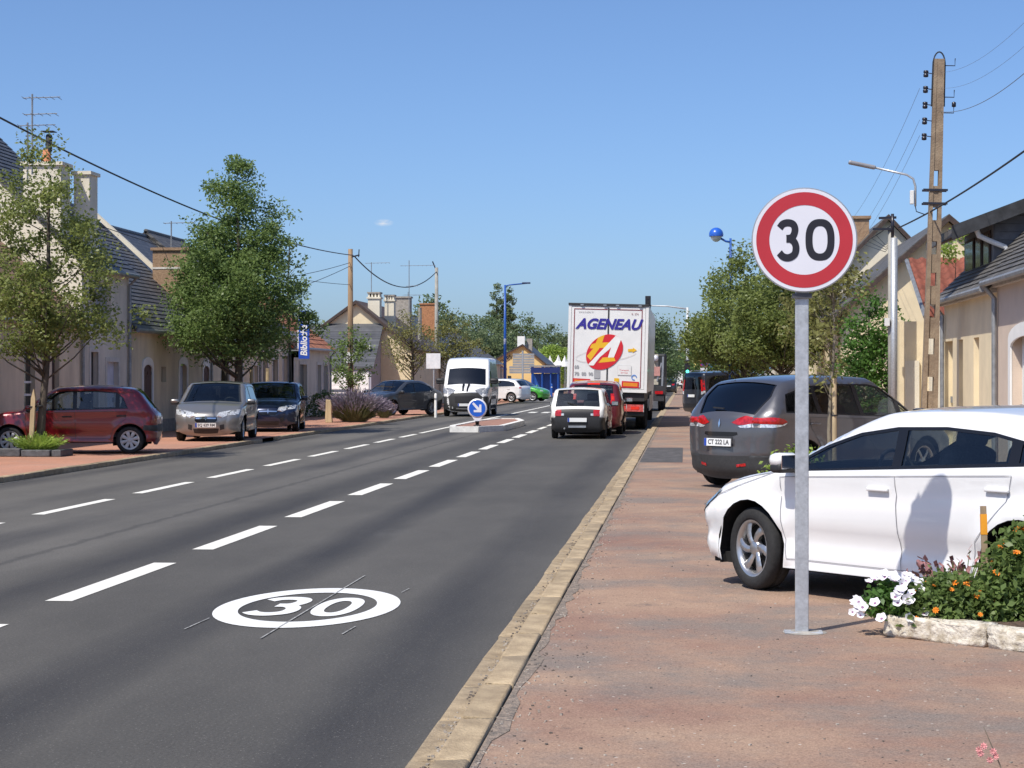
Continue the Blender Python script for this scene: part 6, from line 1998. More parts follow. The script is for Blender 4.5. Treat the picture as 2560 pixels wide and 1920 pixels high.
# left planters and bushes
pl = thing('planter_bed', 'black stone edged planting bed around the staked tree', 'planter', (t1x - .1, t1y - .35, PZ))
MB().box(-.62, -.1, -.34, -.14, 0, .17).build('edging_stone', pm('dark_stone', (.085, .088, .095), .7, var=.3, scale=8, bump=.4, bscale=30), pl, bevel=.02)
MB().box(-.08, .52, -.34, -.14, 0, .14).build('edging_stone', MATS['dark_stone'], pl, bevel=.02)
MB().box(.54, .74, -.30, .5, 0, .14).build('edging_stone', MATS['dark_stone'], pl, bevel=.02)
MB().box(-.6, .54, -.12, .5, 0, .10).build('soil', M_SOIL, pl)
def spiky(name, label, loc, sx, sy, h, n, gmat, fmat, seed, flower=.5, cat='shrub', lean=.6, fl=.16):
    rng = np.random.default_rng(seed)
    root = thing(name, label, cat, (loc[0], loc[1], loc[2] if len(loc) > 2 else PZ))
    g_, f_ = MB(), MB()
    for i in range(n):
        a = rng.uniform(0, 6.283)
        q = rng.uniform(0, 1) ** .6
        b = Vector((q * sx * .35 * math.cos(a), q * sy * .35 * math.sin(a), .02))
        hh = h * rng.uniform(.62, 1.08) * (1 - .38 * q)
        t = Vector((q * sx * math.cos(a), q * sy * math.sin(a), hh)) + Vector(rng.normal(size=3) * .03)
        m_ = b.lerp(t, .5) + Vector((0, 0, hh * .12))
        w = .007
        s_ = Vector((-math.sin(a), math.cos(a), 0)) * w
        g_.add([b - s_, b + s_, m_ + s_, m_ - s_, t + s_ * .4, t - s_ * .4], [(0, 1, 2, 3), (3, 2, 4, 5)])
        g_.add([b.lerp(m_, .4) - Vector((0, 0, w * 2)), b.lerp(m_, .4) + Vector((0, 0, w * 2)), m_ + Vector(rng.normal(size=3) * .06)], [(0, 1, 2)])
        if rng.uniform() < flower:
            d = (t - m_).normalized()
            for k in range(3):
                p = t - d * fl * (k / 3)
                v_ = Vector(rng.normal(size=3)).normalized() * .018
                u_ = d.cross(v_).normalized() * .018
                f_.add([p - v_, p + u_, p + v_ + d * fl * .3, p - u_ + d * fl * .3], [(0, 1, 2, 3)])
    g_.build('foliage', gmat, root)
    if f_.f: setp(f_.build('flower_spikes', fmat, root), kind='stuff')
    return root
spiky('lavender', 'yellow green lavender in the bed below the staked tree', (t1x + .02, t1y - .22, PZ + .08), .66, .40, .40, 750, L_LIME, L_LIME, 61, .2)
lx, ly = (-11.772, 67.819)
spiky('lavender_bush', 'large sprawling lavender bush with faded mauve spikes left of the grey saloon', (lx, ly), 1.30, .8, 1.15, 1500, L_LAV, L_LAVF, 62, .85, fl=.3)
lx2, ly2 = (-11.383, 73.153)
spiky('lavender_bush', 'smaller mauve lavender clump in front of the grey saloon wheel', (lx2 - .3, ly2 + 1), .5, .4, .75, 420, L_LAV, L_LAVF, 63, .9, fl=.22)
px_, py_ = (-12.533, 67.055)
gp = thing('stone_post', 'short pale weathered wooden post left of the lavender bush', 'post', (px_, py_, PZ))
MB().prism([(-.12, 0), (.12, 0), (.09, .30), (.10, .62), (.06, .80), (-.10, .82), (-.11, .5), (-.13, .2)], (0, -.1, 0), (1, 0, 0), (0, 0, 1), (0, 1, 0), .2).build('post_shaft', M_STAKE, gp, bevel=.015)
b1 = (-14.273, 63.62)
bush('bush', 'round green bush between the silver and blue hatchbacks', (b1[0] + .1, b1[1]), .42, .4, .78, 900, .08, L_GREEN, 64)
b2 = (-14.326, 72.887)
bush('bush', 'dark spreading bush at the foot of the grey house wall', (b2[0] - .2, b2[1] + 4), .95, .7, .95, 1300, .11, L_DARK, 65)

# far trees
ORD = ['first','second','third','fourth','fifth','sixth','seventh','eighth','ninth','tenth','eleventh','twelfth','thirteenth']
FG = 'distant tree line beyond the roofs'
for i, (px, D, hh, rr, mt) in enumerate(((640, 150, 6.2, 2.4, 0), (690, 170, 5.6, 2.2, 0), (930, 190, 9.5, 3.2, 0), (965, 200, 8.6, 3.4, 1), (1000, 215, 8.8, 4.0, 0), (1035, 205, 8.2, 3.8, 1), (1062, 230, 8.8, 4.2, 0), (1128, 260, 10.2, 4.5, 0), (1160, 280, 9.2, 4.6, 0), (1195, 300, 9.6, 5.0, 0), (1225, 290, 9.0, 4.4, 1), (1255, 320, 9.4, 5, 0), (1300, 330, 9.2, 5, 0))):
    f_ = math.atan(374 / 4150)
    X = (px - 1480) * D * math.cos(f_) / 4150
    Y = (D + X * math.sin(f_)) / math.cos(f_)
    tree('distant_tree', ORD[i] + ' tree from the left in the distant tree line behind the left hand roofs', (X, Y, 0), hh, [(.6, rr * .7), (hh * .35, rr), (hh * .65, rr * .85), (hh * .88, rr * .45), (hh, .2)], .25, 80, 85, .33, L_FAR if mt == 0 else L_POPLAR, 100 + i, spread=.62, group=FG, branches=False)
for i, (px, w) in enumerate(((1076, .0), (1103, .0))):
    D = 245
    X = (px - 1480) * D / 4150
    tree('poplar', ['tall slender poplar behind the blue lamp post, the left one of the pair', 'tall slender poplar behind the blue lamp post, the right one of the pair'][i], (X, D - 1.9, 0), [13.6, 13.2][i], [(1.5, .7), (4, 1.0), (8, .95), (11, .7), (13.5, .15)], .25, 150, 60, .26, L_POPLAR, 130 + i, spread=.26, branches=False, group='pair of poplars', lump=.2)
bush('lime_hedge', 'bright green hedge bank behind the white market tents', (-15.389, 224.525, 0), 3.6, 2.0, 5.2, 5000, .28, L_LIME, 140, cat='hedge')
for i, (px, D, hh, rr) in enumerate(((1424, 215, 8.2, 2.5), (1440, 260, 7.6, 2.3), (1458, 330, 7.0, 2.2), (1412, 175, 7.6, 2.4))):
    X = (px - 1480) * D * .996 / 4150
    tree('roadside_tree', ['dark rounded tree right of the lorry, second from the lorry side', 'dark rounded tree right of the lorry, third from the lorry side', 'smallest and farthest tree lining the road beyond the lorry', 'dark rounded tree touching the right side of the lorry'][i], (X, D, 0), hh, [(1.2, rr * .6), (hh * .4, rr), (hh * .7, rr * .8), (hh, .2)], .2, 80, 80, .26, L_FAR, 150 + i, spread=.5, group='trees lining the far road', branches=False)
for i, (px, D, hh, rr) in enumerate(((1512, 165, 6.2, 2.0), (1535, 140, 6.0, 2.0), (1560, 110, 6.0, 1.9), (1500, 230, 6.5, 2.4))):
    X = (px - 1480) * D * .996 / 4150
    tree('roadside_tree', ['dark tree behind the no parking sign', 'dark tree behind the blue notice board', 'dark tree just left of the broad street tree', 'farthest dark tree beside the traffic light mast'][i], (X + .5, D, 0), hh, [(1.2, rr * .6), (hh * .4, rr), (hh * .7, rr * .8), (hh, .2)], .15, 80, 80, .2, L_DARK, 160 + i, spread=.42, group='trees on the far right pavement', branches=False)
wl = MB()
rng = np.random.default_rng(9)
n_ = 9000
X = rng.uniform(-420, 300, n_)
Cw = np.stack([X, 520 + rng.uniform(0, 60, n_), rng.uniform(0, 1, n_) ** .8 * (9 + 2.5 * np.sin(X * .07) + 1.5 * np.sin(X * .19 + 1))], 1)
k = ~((X > -13) & (X < 2))
setp(link('far_wood', leaf_mesh('far_wood', Cw[k], 2.2, L_FAR, rng)), 'far off wood along the horizon', 'wood', kind='stuff')

# ---- flower bed at the right
f0 = Vector((1.225, 12.164))
f1 = Vector((1.784, 11.68))
fd = (f1 - f0).normalized()
fp = Vector((-fd.y, fd.x))
if fp.y < 0: fp = -fp
fb = thing('flower_bed', 'flower bed edged with rough pale stones beside the white hatchback', 'flower bed', (f0.x, f0.y, PZ), math.atan2(fd.y, fd.x))
M_EDGE = pm('limestone', (.42, .36, .27), .9, col2=(.70, .65, .56), scale=11, detail=9, bump=1.0, bscale=26, lo=.40, hi=.58)
def rough_stone(name, L_, w, hh, seed):
    rng = np.random.default_rng(seed)
    bm = bmesh.new()
    bmesh.ops.create_grid(bm, x_segments=2, y_segments=2, size=.5)
    bm.clear()
    bmesh.ops.create_cube(bm, size=1)
    bmesh.ops.subdivide_edges(bm, edges=list(bm.edges), cuts=5, use_grid_fill=True)
    for v in bm.verts:
        e = Vector((abs(v.co.x) * 2, abs(v.co.y) * 2, abs(v.co.z) * 2))
        rd = max(0, e.x * L_ / 2 - (L_ / 2 - .05)) / .05, max(0, e.y - .6) / .4, max(0, e.z - .6) / .4
        q = (rd[0] ** 2 + rd[1] ** 2 + rd[2] ** 2) ** .5
        sc_ = 1 - .10 * max(0, q - 1)
        v.co = Vector((v.co.x * L_ * (1 - .04 * max(0, q - 1)), v.co.y * w * sc_, v.co.z * hh * sc_))
        v.co += Vector(rng.normal(size=3) * .006)
    me = bpy.data.meshes.new(name)
    bm.to_mesh(me)
    bm.free()
    me.materials.append(M_EDGE)
    me.polygons.foreach_set('use_smooth', [True] * len(me.polygons))
    return me
sl = (f1 - f0).length
link('edging_stone', rough_stone('edging_stone', sl - .01, .17, .135, 1), fb, (sl / 2, .085, .066))
link('edging_stone', rough_stone('edging_stone', .70, .17, .130, 2), fb, (sl + .36, .09, .062))
link('edging_stone', rough_stone('edging_stone', .70, .17, .130, 3), fb, (sl + 1.08, .09, .062))
link('edging_stone', rough_stone('edging_stone', .55, .15, .12, 4), fb, (.06, .45, .055), (0, 0, R(90)))
sm = MB()
nx, ny = 24, 9
rng = np.random.default_rng(3)
vv = [(.08 + (sl + 1.3) * i / nx, .15 + .75 * j / ny, .06 + .05 * rng.uniform() + (.03 if 0 < j < ny else 0)) for j in range(ny + 1) for i in range(nx + 1)]
sm.add(vv, [(j * (nx + 1) + i, j * (nx + 1) + i + 1, (j + 1) * (nx + 1) + i + 1, (j + 1) * (nx + 1) + i) for j in range(ny) for i in range(nx)])
sm.build('soil', M_SOIL, fb)
def bedp(u, w): return f0 + fd * u + fp * w
# petunias: every bloom its own part
pu = bedp(.0, .13)
pet = bush('petunia_plant', 'white petunias spilling over the left corner of the flower bed', (pu.x, pu.y, PZ + .09), .19, .14, .20, 800, .05, L_HEDGE, 71, cat='flowers')
M_PETAL = pm('petal_white', (.80, .78, .82), .6, var=.04)
M_THROAT = pm('petal_throat', (.22, .10, .20), .6)
pm_ = MB()
n_ = 20
rim = [(.036 * (1 + .10 * math.cos(5 * 2 * math.pi * i / n_)) * math.cos(2 * math.pi * i / n_), .036 * (1 + .10 * math.cos(5 * 2 * math.pi * i / n_)) * math.sin(2 * math.pi * i / n_), .012 + .003 * math.cos(10 * math.pi * i / n_)) for i in range(n_)]
inr = [(.010 * math.cos(2 * math.pi * i / n_), .010 * math.sin(2 * math.pi * i / n_), -.004) for i in range(n_)]
pm_.add(rim + inr, [(i, (i + 1) % n_, n_ + (i + 1) % n_, n_ + i) for i in range(n_)])
petm = pm_.mesh('bloom', M_PETAL, True)
th = MB().add([(.0105 * math.cos(2 * math.pi * i / 10), .0105 * math.sin(2 * math.pi * i / 10), -.003) for i in range(10)], [tuple(range(10))]).mesh('bloom_throat', M_THROAT)
rng = np.random.default_rng(12)
for i in range(58):
    a = rng.uniform(math.pi * .85, math.pi * 2.15)
    e = rng.uniform(.05, 1.35)
    p = Vector((.26 * math.cos(a) * math.cos(e), .24 * math.sin(a) * math.cos(e), .01 + .285 * math.sin(e)))
    d = Vector((p.x * .6, -abs(p.y) - .35, .35 + p.z)).normalized() + Vector(rng.normal(size=3) * .22)
    q = d.to_track_quat('Z', 'Y').to_euler()
    o = link('bloom', petm, pet, p, q, (1, 1, 1))
    o.scale = [rng.uniform(.65, .98)] * 3
    link('bloom_throat', th, o)
# orange marigolds and lantana
mu = Vector((1.648, 12.202))
mar = bush('marigold_plant', 'orange flowering plants in the middle of the flower bed', (mu.x, mu.y, PZ + .06), .30, .22, .28, 3200, .045, L_GREEN, 72, cat='flowers')
M_ORF = pm('petal_orange', (.80, .26, .02), .6, var=.3, scale=30)
om_ = MB()
for ly_ in range(2):
    rr_ = .030 - .012 * ly_
    for i in range(8):
        a = 2 * math.pi * (i + .5 * ly_) / 8
        c, s_ = math.cos(a), math.sin(a)
        om_.add([(0, 0, .004 * ly_), (rr_ * .7 * math.cos(a - .35), rr_ * .7 * math.sin(a - .35), .006 + .005 * ly_), (rr_ * c, rr_ * s_, .002 + .006 * ly_), (rr_ * .7 * math.cos(a + .35), rr_ * .7 * math.sin(a + .35), .006 + .005 * ly_)], [(0, 1, 2, 3)])
orm = om_.mesh('bloom', M_ORF)
for i in range(24):
    a = rng.uniform(math.pi * .8, math.pi * 2.2)
    e = rng.uniform(.1, 1.3)
    p = Vector((.31 * math.cos(a) * math.cos(e), .24 * math.sin(a) * math.cos(e), .03 + .27 * math.sin(e)))
    o = link('bloom', orm, mar, p, (Vector((p.x * .5, -.5, .6)) + Vector(rng.normal(size=3) * .25)).to_track_quat('Z', 'Y').to_euler())
    o.scale = [rng.uniform(.55, 1.0)] * 3
su = Vector((1.766, 12.643))
spiky('salvia_plant', 'dusky pink flower spikes behind the orange flowers', (su.x, su.y, PZ + .06), .34, .16, .42, 110, L_GREEN, pm('dusky_pink', (.30, .14, .14), .8, var=.4, scale=40), 73, .8, cat='flowers', fl=.10)
bu = Vector((2.141, 12.2))
bb = bush('leafy_bush', 'bushy green plant with yellow flowers at the right edge of the flower bed', (bu.x, bu.y, PZ + .05), .28, .24, .60, 6000, .055, L_GREEN, 74)
for i in range(14):
    a = rng.uniform(math.pi * .8, math.pi * 2.0)
    e = rng.uniform(.5, 1.4)
    p = Vector((.28 * math.cos(a) * math.cos(e), .25 * math.sin(a) * math.cos(e), .08 + .56 * math.sin(e)))
    o = link('bloom', orm, bb, p, (Vector((p.x * .5, -.5, .6)) + Vector(rng.normal(size=3) * .25)).to_track_quat('Z', 'Y').to_euler())
kp = Vector((1.905, 12.413))
st_ = thing('garden_stake', 'wooden garden stake with an orange band in the flower bed', 'stake', (kp.x, kp.y, PZ))
MB().box(-.018, .018, -.015, .015, .0, .80).build('stick', pm('grey_wood', (.30, .22, .14), .9, var=.3, scale=20, stretch=(1, 1, .2)), st_, rot=(0, R(-1.5), 0))
MB().box(-.020, .020, -.017, .017, .62, .75).build('orange_band', pm('band_orange', (.80, .33, .02), .6), st_, rot=(0, R(-1.5), 0))
# pink wand flower close to the camera
wx, wy = (1.026, 6.619)
wnd = thing('wand_flower', 'thin wand of small pink flowers at the bottom right corner', 'flower', (wx, wy, PZ))
MB().tube([(.12, 0, 0), (.08, 0, .2), (.0, 0, 0.469 - PZ), (-.02, 0, 0.516 - PZ)], [.004, .003, .002, .001], 5).build('stem', M_BARKP, wnd)
M_PINK = pm('petal_pink', (.66, .30, .30), .6, var=.3, scale=60)
for i, (a, b) in enumerate(((-.02, 1612), (.01, 1622), (-.03, 1628), (.0, 1640), (-.035, 1620), (.02, 1632))):
    o = link('bloom', orm, wnd, (a, -.01 * (i % 2), 1.7 + (814 - b) / 4150 * 6.5 - PZ), (R(70 + i * 13), R(20 * i), 0), (.45, .45, .45))
    o.data = orm
pkm = orm.copy()
pkm.materials.clear()
pkm.materials.append(M_PINK)
for o in wnd.children:
    if o.name.startswith('bloom'): o.data = pkm

# ---------------------------------------------------------------- poles, lamps, signs, cables
M_POLEW = pm('pole_wood', (.25, .165, .095), .9, var=.3, scale=6, stretch=(1, 1, .12), bump=.4, bscale=30)
M_POLEC = pm('pole_concrete', (.20, .145, .10), .9, col2=(.31, .235, .16), scale=5, bump=.5, bscale=30, detail=8)
M_POLEG = pm('pole_grey', (.30, .29, .26), .8, var=.15, scale=5)
M_CABLE = pm('cable_black', (.02, .025, .035), .6)
M_INS = pm('insulator_dark', (.02, .02, .03), .3)

M_WIRE = pm('weathered_wire', (.16, .18, .21), .6)
def cable(name, label, a, b, sag, rad, group='overhead cables', n=28):
    a, b = Vector(a), Vector(b)
    pts = [a.lerp(b, t) - Vector((0, 0, sag * 4 * t * (1 - t))) for t in [i / n for i in range(n + 1)]]
    return setp(MB().tube(pts, rad, 6).build(name, M_CABLE if rad > .009 else M_WIRE, smooth=True), label, 'cable', group)

w1 = (-14.922, 85.004)
p1 = thing('wooden_pole', 'tall wooden utility pole in front of the cream gable', 'utility pole', (w1[0], w1[1], PZ))
z1 = 7.42
MB().tube([(0, 0, 0), (0, 0, z1 - PZ)], [.15, .105], 12).build('shaft', M_POLEW, p1, True)
MB().bar((0, -.05, z1 - .45), (.42, -.05, z1 - .35), .06).bar((.38, -.05, z1 - .45), (.40, -.05, z1 - .1), .04).build('hook_bracket', M_INS, p1)
MB().bar((-.3, 0, 3.109 ), (.75, 0, 3.13), .04).build('crossarm', M_INS, p1)
MB().box(-.16, .16, -.16, .16, 2.508 - .25, 2.715).build('strap_box', M_FRAME, p1)
w2 = (-15.207, 117.108)
p2 = thing('wooden_pole', 'slimmer weathered utility pole just left of the white van', 'utility pole', (w2[0], w2[1], PZ))
z2 = 8.41
MB().tube([(0, 0, 0), (0, 0, z2 - PZ)], [.15, .10], 10).build('shaft', M_POLEG, p2, True)
MB().bar((0, 0, z2 - .3), (-.25, 0, z2 + .3), .07).build('bracket', M_INS, p2)
w3 = (-14.577, 105.116)
p3 = thing('concrete_post', 'grey concrete post beside the bare tree', 'utility pole', (w3[0], w3[1], PZ))
MB().tube([(0, 0, 0), (0, 0, 5.429)], [.14, .10], 8).build('shaft', M_POLEG, p3)
P1T, P2T = (w1[0] + .2, w1[1], z1 - .35), (w2[0], w2[1], z2 - .25)
pts = [(-14.1 - .7 * (y - 20) / 65, y, 6.62 + .00098 * (y - 62) ** 2) for y in np.linspace(18, w1[1], 40)]
setp(MB().tube(pts, .022, 6).build('overhead_cable', M_CABLE, smooth=True), 'thick overhead cable sweeping from the left edge to the wooden pole', 'cable', 'overhead cables')
cable('overhead_cable', 'thick sagging cable between the wooden pole and the slimmer pole', P1T, P2T, 1.15, .028)
cable('overhead_cable', 'upper service cable slanting from the wooden pole towards the orange roof', (w1[0], w1[1], z1 - .6), (-16.5, 70, 5.2), .15, .012)
cable('overhead_cable', 'lower service cable slanting from the wooden pole towards the orange roof', (w1[0], w1[1], z1 - .75), (-16.0, 71, 4.6), .12, .012)
cable('overhead_cable', 'thin service cable from the crossarm back to the library roof', (w1[0], w1[1], 3.109), (-15.4, 63, 5.9), .5, .010)
cable('overhead_cable', 'thin cable passing behind the brick chimney', (-18, 45, 6.9), (w1[0], w1[1], z1 - 1.6), .6, .012)

# concrete ladder pole on the right
c0 = (4.603, 37.163)
zt = 7.75
cp = thing('concrete_pole', 'tall weathered concrete utility pole with ladder slots on the right', 'utility pole', (c0[0], c0[1], PZ))
cp.rotation_euler = (0, R(1.6), 0)
Hc = zt - PZ
def cw(z): return .155 - .062 * z / Hc
for s_ in (-1, 1):
    vs_ = []
    for z, d in ((0, .12), (Hc, .075)):
        w = cw(z)
        for a, b in ((s_ * w, -d), (s_ * w * .42, -d), (s_ * w * .42, d), (s_ * w, d)): vs_.append((a, b, z))
    MB().add(vs_, [(0, 1, 2, 3), (4, 5, 6, 7), (0, 1, 5, 4), (1, 2, 6, 5), (2, 3, 7, 6), (3, 0, 4, 7)]).build('rail', M_POLEC, cp)
edges = [0, 1.35, 1.62, 2.05, 2.35, 2.75, 3.0, 3.35, 3.6, 3.95, 4.2, 4.6, 4.85, 5.25, Hc]
for a, b in zip(edges[0::2], edges[1::2]):
    w = cw((a + b) / 2) * .44
    MB().box(-w, w, -.075, .075, a, b).build('web', M_POLEC, cp)
MB().box(-cw(6.4) * .44, cw(6.4) * .44, -.07, .07, 5.55, Hc).build('web', M_POLEC, cp)
lp_ = [(-.10 * math.cos(a) * 1.15, 0, Hc - .12 + .26 * math.sin(a)) for a in [math.pi * i / 12 for i in range(13)]]
MB().tube([(-.12, 0, Hc - .9)] + lp_ + [(.12, 0, Hc - .9)], .014, 6).build('cable_loop', M_CABLE, cp)
for i in range(5):
    z = Hc - .28 - i * .30
    b = MB().tube([(-.09, 0, z), (-.24, 0, z + .02), (-.24, 0, z + .06)], .010, 5).build('insulator_bracket', M_INS, cp)
    MB().lathe([(.001, -.07), (.045, -.06), (.05, -.01), (.03, 0), (.05, .02), (.045, .06), (.001, .07)], (-.24, 0, z), 'z', 10).build('insulator', M_INS, b, True)
for z in (Hc - .12, Hc - .72, Hc - 1.02):
    MB().tube([(.06, 0, z), (.30, 0, z), (.30, 0, z + .14)], .010, 5).build('hook_pin', M_INS, cp)
MB().lathe([(.001, -.05), (.04, -.04), (.04, .04), (.001, .06)], (.30, 0, Hc - .86), 'z', 10).build('insulator', M_INS, cp, True)
for z in (5.254 - PZ, 4.998 - PZ):
    MB().box(-.24, .22, -.11, -.085, z - .02, z + .02).box(-.24, .22, .085, .11, z - .02, z + .02).build('clamp_bar', M_INS, cp)
# lamp arm
lz = 4.998
la = thing('street_lamp', 'grey street lamp on a curved arm clamped to the concrete pole', 'street lamp', (c0[0], c0[1], 0))
X0 = -.25
MB().tube([(X0, -.15, lz - .06), (X0, -.15, lz + .32), (X0 - .04, -.15, lz + .46), (X0 - .16, -.15, lz + .54), (X0 - .75, -.15, lz + .68)], .022, 8).build('arm', M_GALV, la, True)
hd_ = MB()
hd_.obox((X0 - 1.0, -.15, lz + .735), (-1, 0, .22), .52, (0, 1, 0), .16, (.22, 0, 1), .07)
hd_.build('lamp_head', pm('lamp_grey', (.28, .28, .30), .5, .3, var=.1), la, bevel=.025)
MB().box(X0 - .10, X0 - .03, -.2, -.1, lz - .02, lz + .24).build('control_box', M_FRAME, la, bevel=.01)
MB().tube([(X0, -.15, lz - .06), (X0 + .02, -.15, lz - .16), (X0 + .2, -.1, lz - .22)], .010, 5).build('lamp_cable', M_CABLE, la)

# steel tube mast
m0 = (4.438, 41.566)
ms = thing('steel_mast', 'galvanised steel mast with crossarm between the hedge and the concrete pole', 'mast', (m0[0], m0[1], PZ))
MB().tube([(0, 0, 0), (0, 0, 4.585)], .075, 12).build('tube', M_GALV, ms, True)
MB().tube([(-.06, .06, 0), (-.06, .06, 4.802)], .06, 10).build('tube', M_POLEG, ms, True)
MB().tube([(-.03, 0, 4.605), (-.03, 0, 5.099)], .035, 8).build('upper_tube', M_INS, ms, True)
MB().bar((-.32, 0, 5.01), (.05, 0, 5.02), .05).bar((-.45, 0, 4.773), (.0, 0, 4.773), .05).build('crossarm', M_INS, ms)
MB().box(-.20, -.1, -.1, .02, 2.708, 2.876).build('junction_box', M_FRAME, ms)
for i in range(4):
    MB().tube([(-.02, 0, 4.881), (-.35 - .1 * i, .2, 4.654 - .06 * i), (-.15, .3, 4.456 - .05 * i), (.0, .1, 4.555)], .008, 5).build('drop_wire', M_CABLE, ms)
cable('overhead_cable', 'black cable rising to the right edge above the slate dormer', (m0[0] + .1, m0[1], 4.881), (4.92, 25.545, 5.025), .1, .016)
tp = Vector((c0[0] + .2, c0[1], zt - 1.0))
for i, (lb, zz, ex, ez, rd) in enumerate((('lowest thin wire running up from the concrete pole to the right edge', -1.0, 2300, 72, .005), ('middle thin wire running up from the concrete pole to the right edge', -.55, 2300, 10, .0022), ('topmost thin wire running up from the concrete pole to the right edge', -.25, 2300, -50, .0022))):
    X = (ex - 1480) * 20 / 4150
    cable('overhead_wire', lb, (c0[0] + .25, c0[1], zt + zz), (X, 20 + X * .09, 1.7 + (814 - ez) / 4150 * 20), .25, rd, 'thin wires on the concrete pole')
for i, (lb, zz, ln) in enumerate((('lowest thin wire dropping left from the concrete pole', -1.45, 66), ('second thin wire dropping left from the concrete pole', -1.15, 69), ('highest thin wire dropping left from the concrete pole', -.55, 73))):
    cable('overhead_wire', lb, (c0[0] - .15, c0[1], zt + zz), (4.9, 74, zt + zz - .4), .9, .0035, 'thin wires on the concrete pole')

# blue lamps
def blue_post(root, h, r0=.075):
    MB().tube([(0, 0, 0), (0, 0, 1.3)], r0 * 1.35, 12).build('lower_shaft', M_BLUE_G, root, True)
    MB().tube([(0, 0, 1.3), (0, 0, h)], [r0, r0 * .6], 12).build('shaft', M_BLUE_G, root, True)
g0 = (1.458, 62.383)
gl = thing('globe_lamp', 'blue street lamp with a round blue ball shade above the right hand tree', 'street lamp', (g0[0], g0[1], PZ))
gz = 6.092
MB().tube([(0, 0, 0), (0, 0, 2.148)], .062, 12).build('lower_shaft', M_BLUE_G, gl, True)
MB().tube([(0, 0, 2.0), (0, 0, gz)], [.05, .035], 10).build('shaft', M_BLUE_G, gl, True)
MB().tube([(0, 0, gz - .12), (-.14, 0, gz - .10), (-.32, 0, gz)], .035, 8).build('arm', M_BLUE_G, gl, True)
bc = (-.46, 0, 6.287 - PZ)
MB().lathe([(.001, .235)] + [(.235 * math.sin(a), .235 * math.cos(a)) for a in [math.pi * i / 14 for i in range(1, 9)]], bc, 'z', 20).build('ball_shade', pm('lamp_blue', (.02, .11, .52), .3, var=.05, coat=.5), gl, True)
MB().lathe([(.19 * math.sin(a), .23 * math.cos(a)) for a in [math.pi * i / 14 for i in range(8, 14)]] + [(.001, -.23)], bc, 'z', 20).build('diffuser', pm('lamp_diffuser', (.55, .58, .55), .3), gl, True)
b0 = (-13.07, 139.39)
bl = thing('tall_blue_lamp', 'tall blue street lamp with a long arm in front of the poplars', 'street lamp', (b0[0], b0[1], PZ))
bz = 8.312
blue_post(bl, bz, .12)
MB().tube([(0, 0, bz - .1), (.3, 0, bz), (1.6, 0, bz + .12)], .05, 8).build('arm', M_BLUE_G, bl, True)
MB().box(1.25, 1.85, -.12, .12, bz + .08, bz + .2).build('lamp_head', pm('lamp_navy', (.03, .05, .12), .5), bl, bevel=.03)
MB().tube([(0, 0, 4.0), (0, 0, 4.4)], .10, 10).build('white_band', M_FRAME, bl)

# traffic signals
def signal(name, label, base, h, arm, zs, lit_low=True):
    o = thing(name, label, 'traffic light', base)
    MB().tube([(0, 0, 0), (0, 0, h)], [.11, .08], 12).build('mast', M_POLEG if False else pm('mast_white', (.55, .57, .58), .5, .2), o, True)
    MB().tube([(0, 0, h - .1), (arm * .5, 0, h + .08), (arm, 0, h + .12)], [.06, .05, .04], 8).build('mast_arm', MATS['mast_white'], o, True)
    hdm = MB().box(arm - .20, arm + .16, -.1, .12, h - .15, h + .75).build('signal_head', M_SBLACK, o, bevel=.02)
    for i, m_ in enumerate((pm('lamp_off', (.02, .02, .02), .4), MATS['lamp_off'], MATS['lamp_off'])):
        MB().lathe([(.001, -.115), (.09, -.11)], (arm - .02, 0, h + .6 - i * .28), 'y', 12).build('signal_lamp', m_, hdm)
    z = zs
    lo = MB().box(-.17, .17, -.30, -.12, z - .45, z + .45).build('signal_head', M_SBLACK, o, bevel=.02)
    for i in range(3):
        mt = pm('lamp_green_lit', (.05, .6, .35), .3, emit=(.12, 1.0, .62), emit_s=2.2) if i == 2 else MATS['lamp_off']
        MB().lathe([(.001, -.315), (.105, -.305)], (0, 0, z + .28 - i * .28), 'y', 14).build('signal_lamp', mt, lo)
        MB().tube([(-.11, -.31, z + .29 - i * .28), (-.08, -.40, z + .36 - i * .28), (.08, -.40, z + .36 - i * .28), (.11, -.31, z + .29 - i * .28)], .008, 4).build('visor', M_SBLACK, lo)
    return o
s0 = (0.149, 124.516)
signal('traffic_light', 'pale mast traffic light with long overhead arm reaching above the lorry', (s0[0], s0[1], PZ), 6.182 - PZ, -2.52, 2.25)
s1 = (0.394, 205.866)
signal('traffic_light', 'farther pale traffic light with an arm over the far lane', (s1[0] - .4, s1[1], PZ), 4.614 - PZ, -3.6, 2.1)

# island keep-right sign
k0 = (-6.53, 60.257)
ks_ = thing('keep_right_sign', 'round blue keep right arrow sign on the traffic island', 'road sign', (k0[0], k0[1], .15))
kz = 0.707 - .15
MB().lathe([(.001, .02), (.30, .02), (.31, .0), (.30, -.02), (.001, -.02)], (0, 0, kz), 'y', 40).build('disc', M_SWHITE, ks_, True)
dsc = ks_.children[0]
V, Fc = ring2(.262, .262, .0001, .0001)
MB().add([(a, -.024, kz + b) for a, b in V], Fc).build('blue_face', pm('sign_blue', (.012, .10, .52), .35, var=.04), ks_)
arrow = [(-.17, .15), (-.12, .20), (.065, .015), (.065, .125), (.14, .125), (.14, -.13), (-.115, -.13), (-.115, -.055), (.005, -.055)]
arrow = [(a * .95, b * .95) for a, b in arrow]
MB().prism(arrow, (0, -.026, kz), (1, 0, 0), (0, 0, 1), (0, -1, 0), .003).build('arrow', M_SWHITE, ks_)
MB().prism([(-.17, -.25), (.17, -.25), (.06, -.42), (-.06, -.42)], (0, -.015, kz), (1, 0, 0), (0, 0, 1), (0, 1, 0), .05).build('neck', M_SWHITE, ks_)
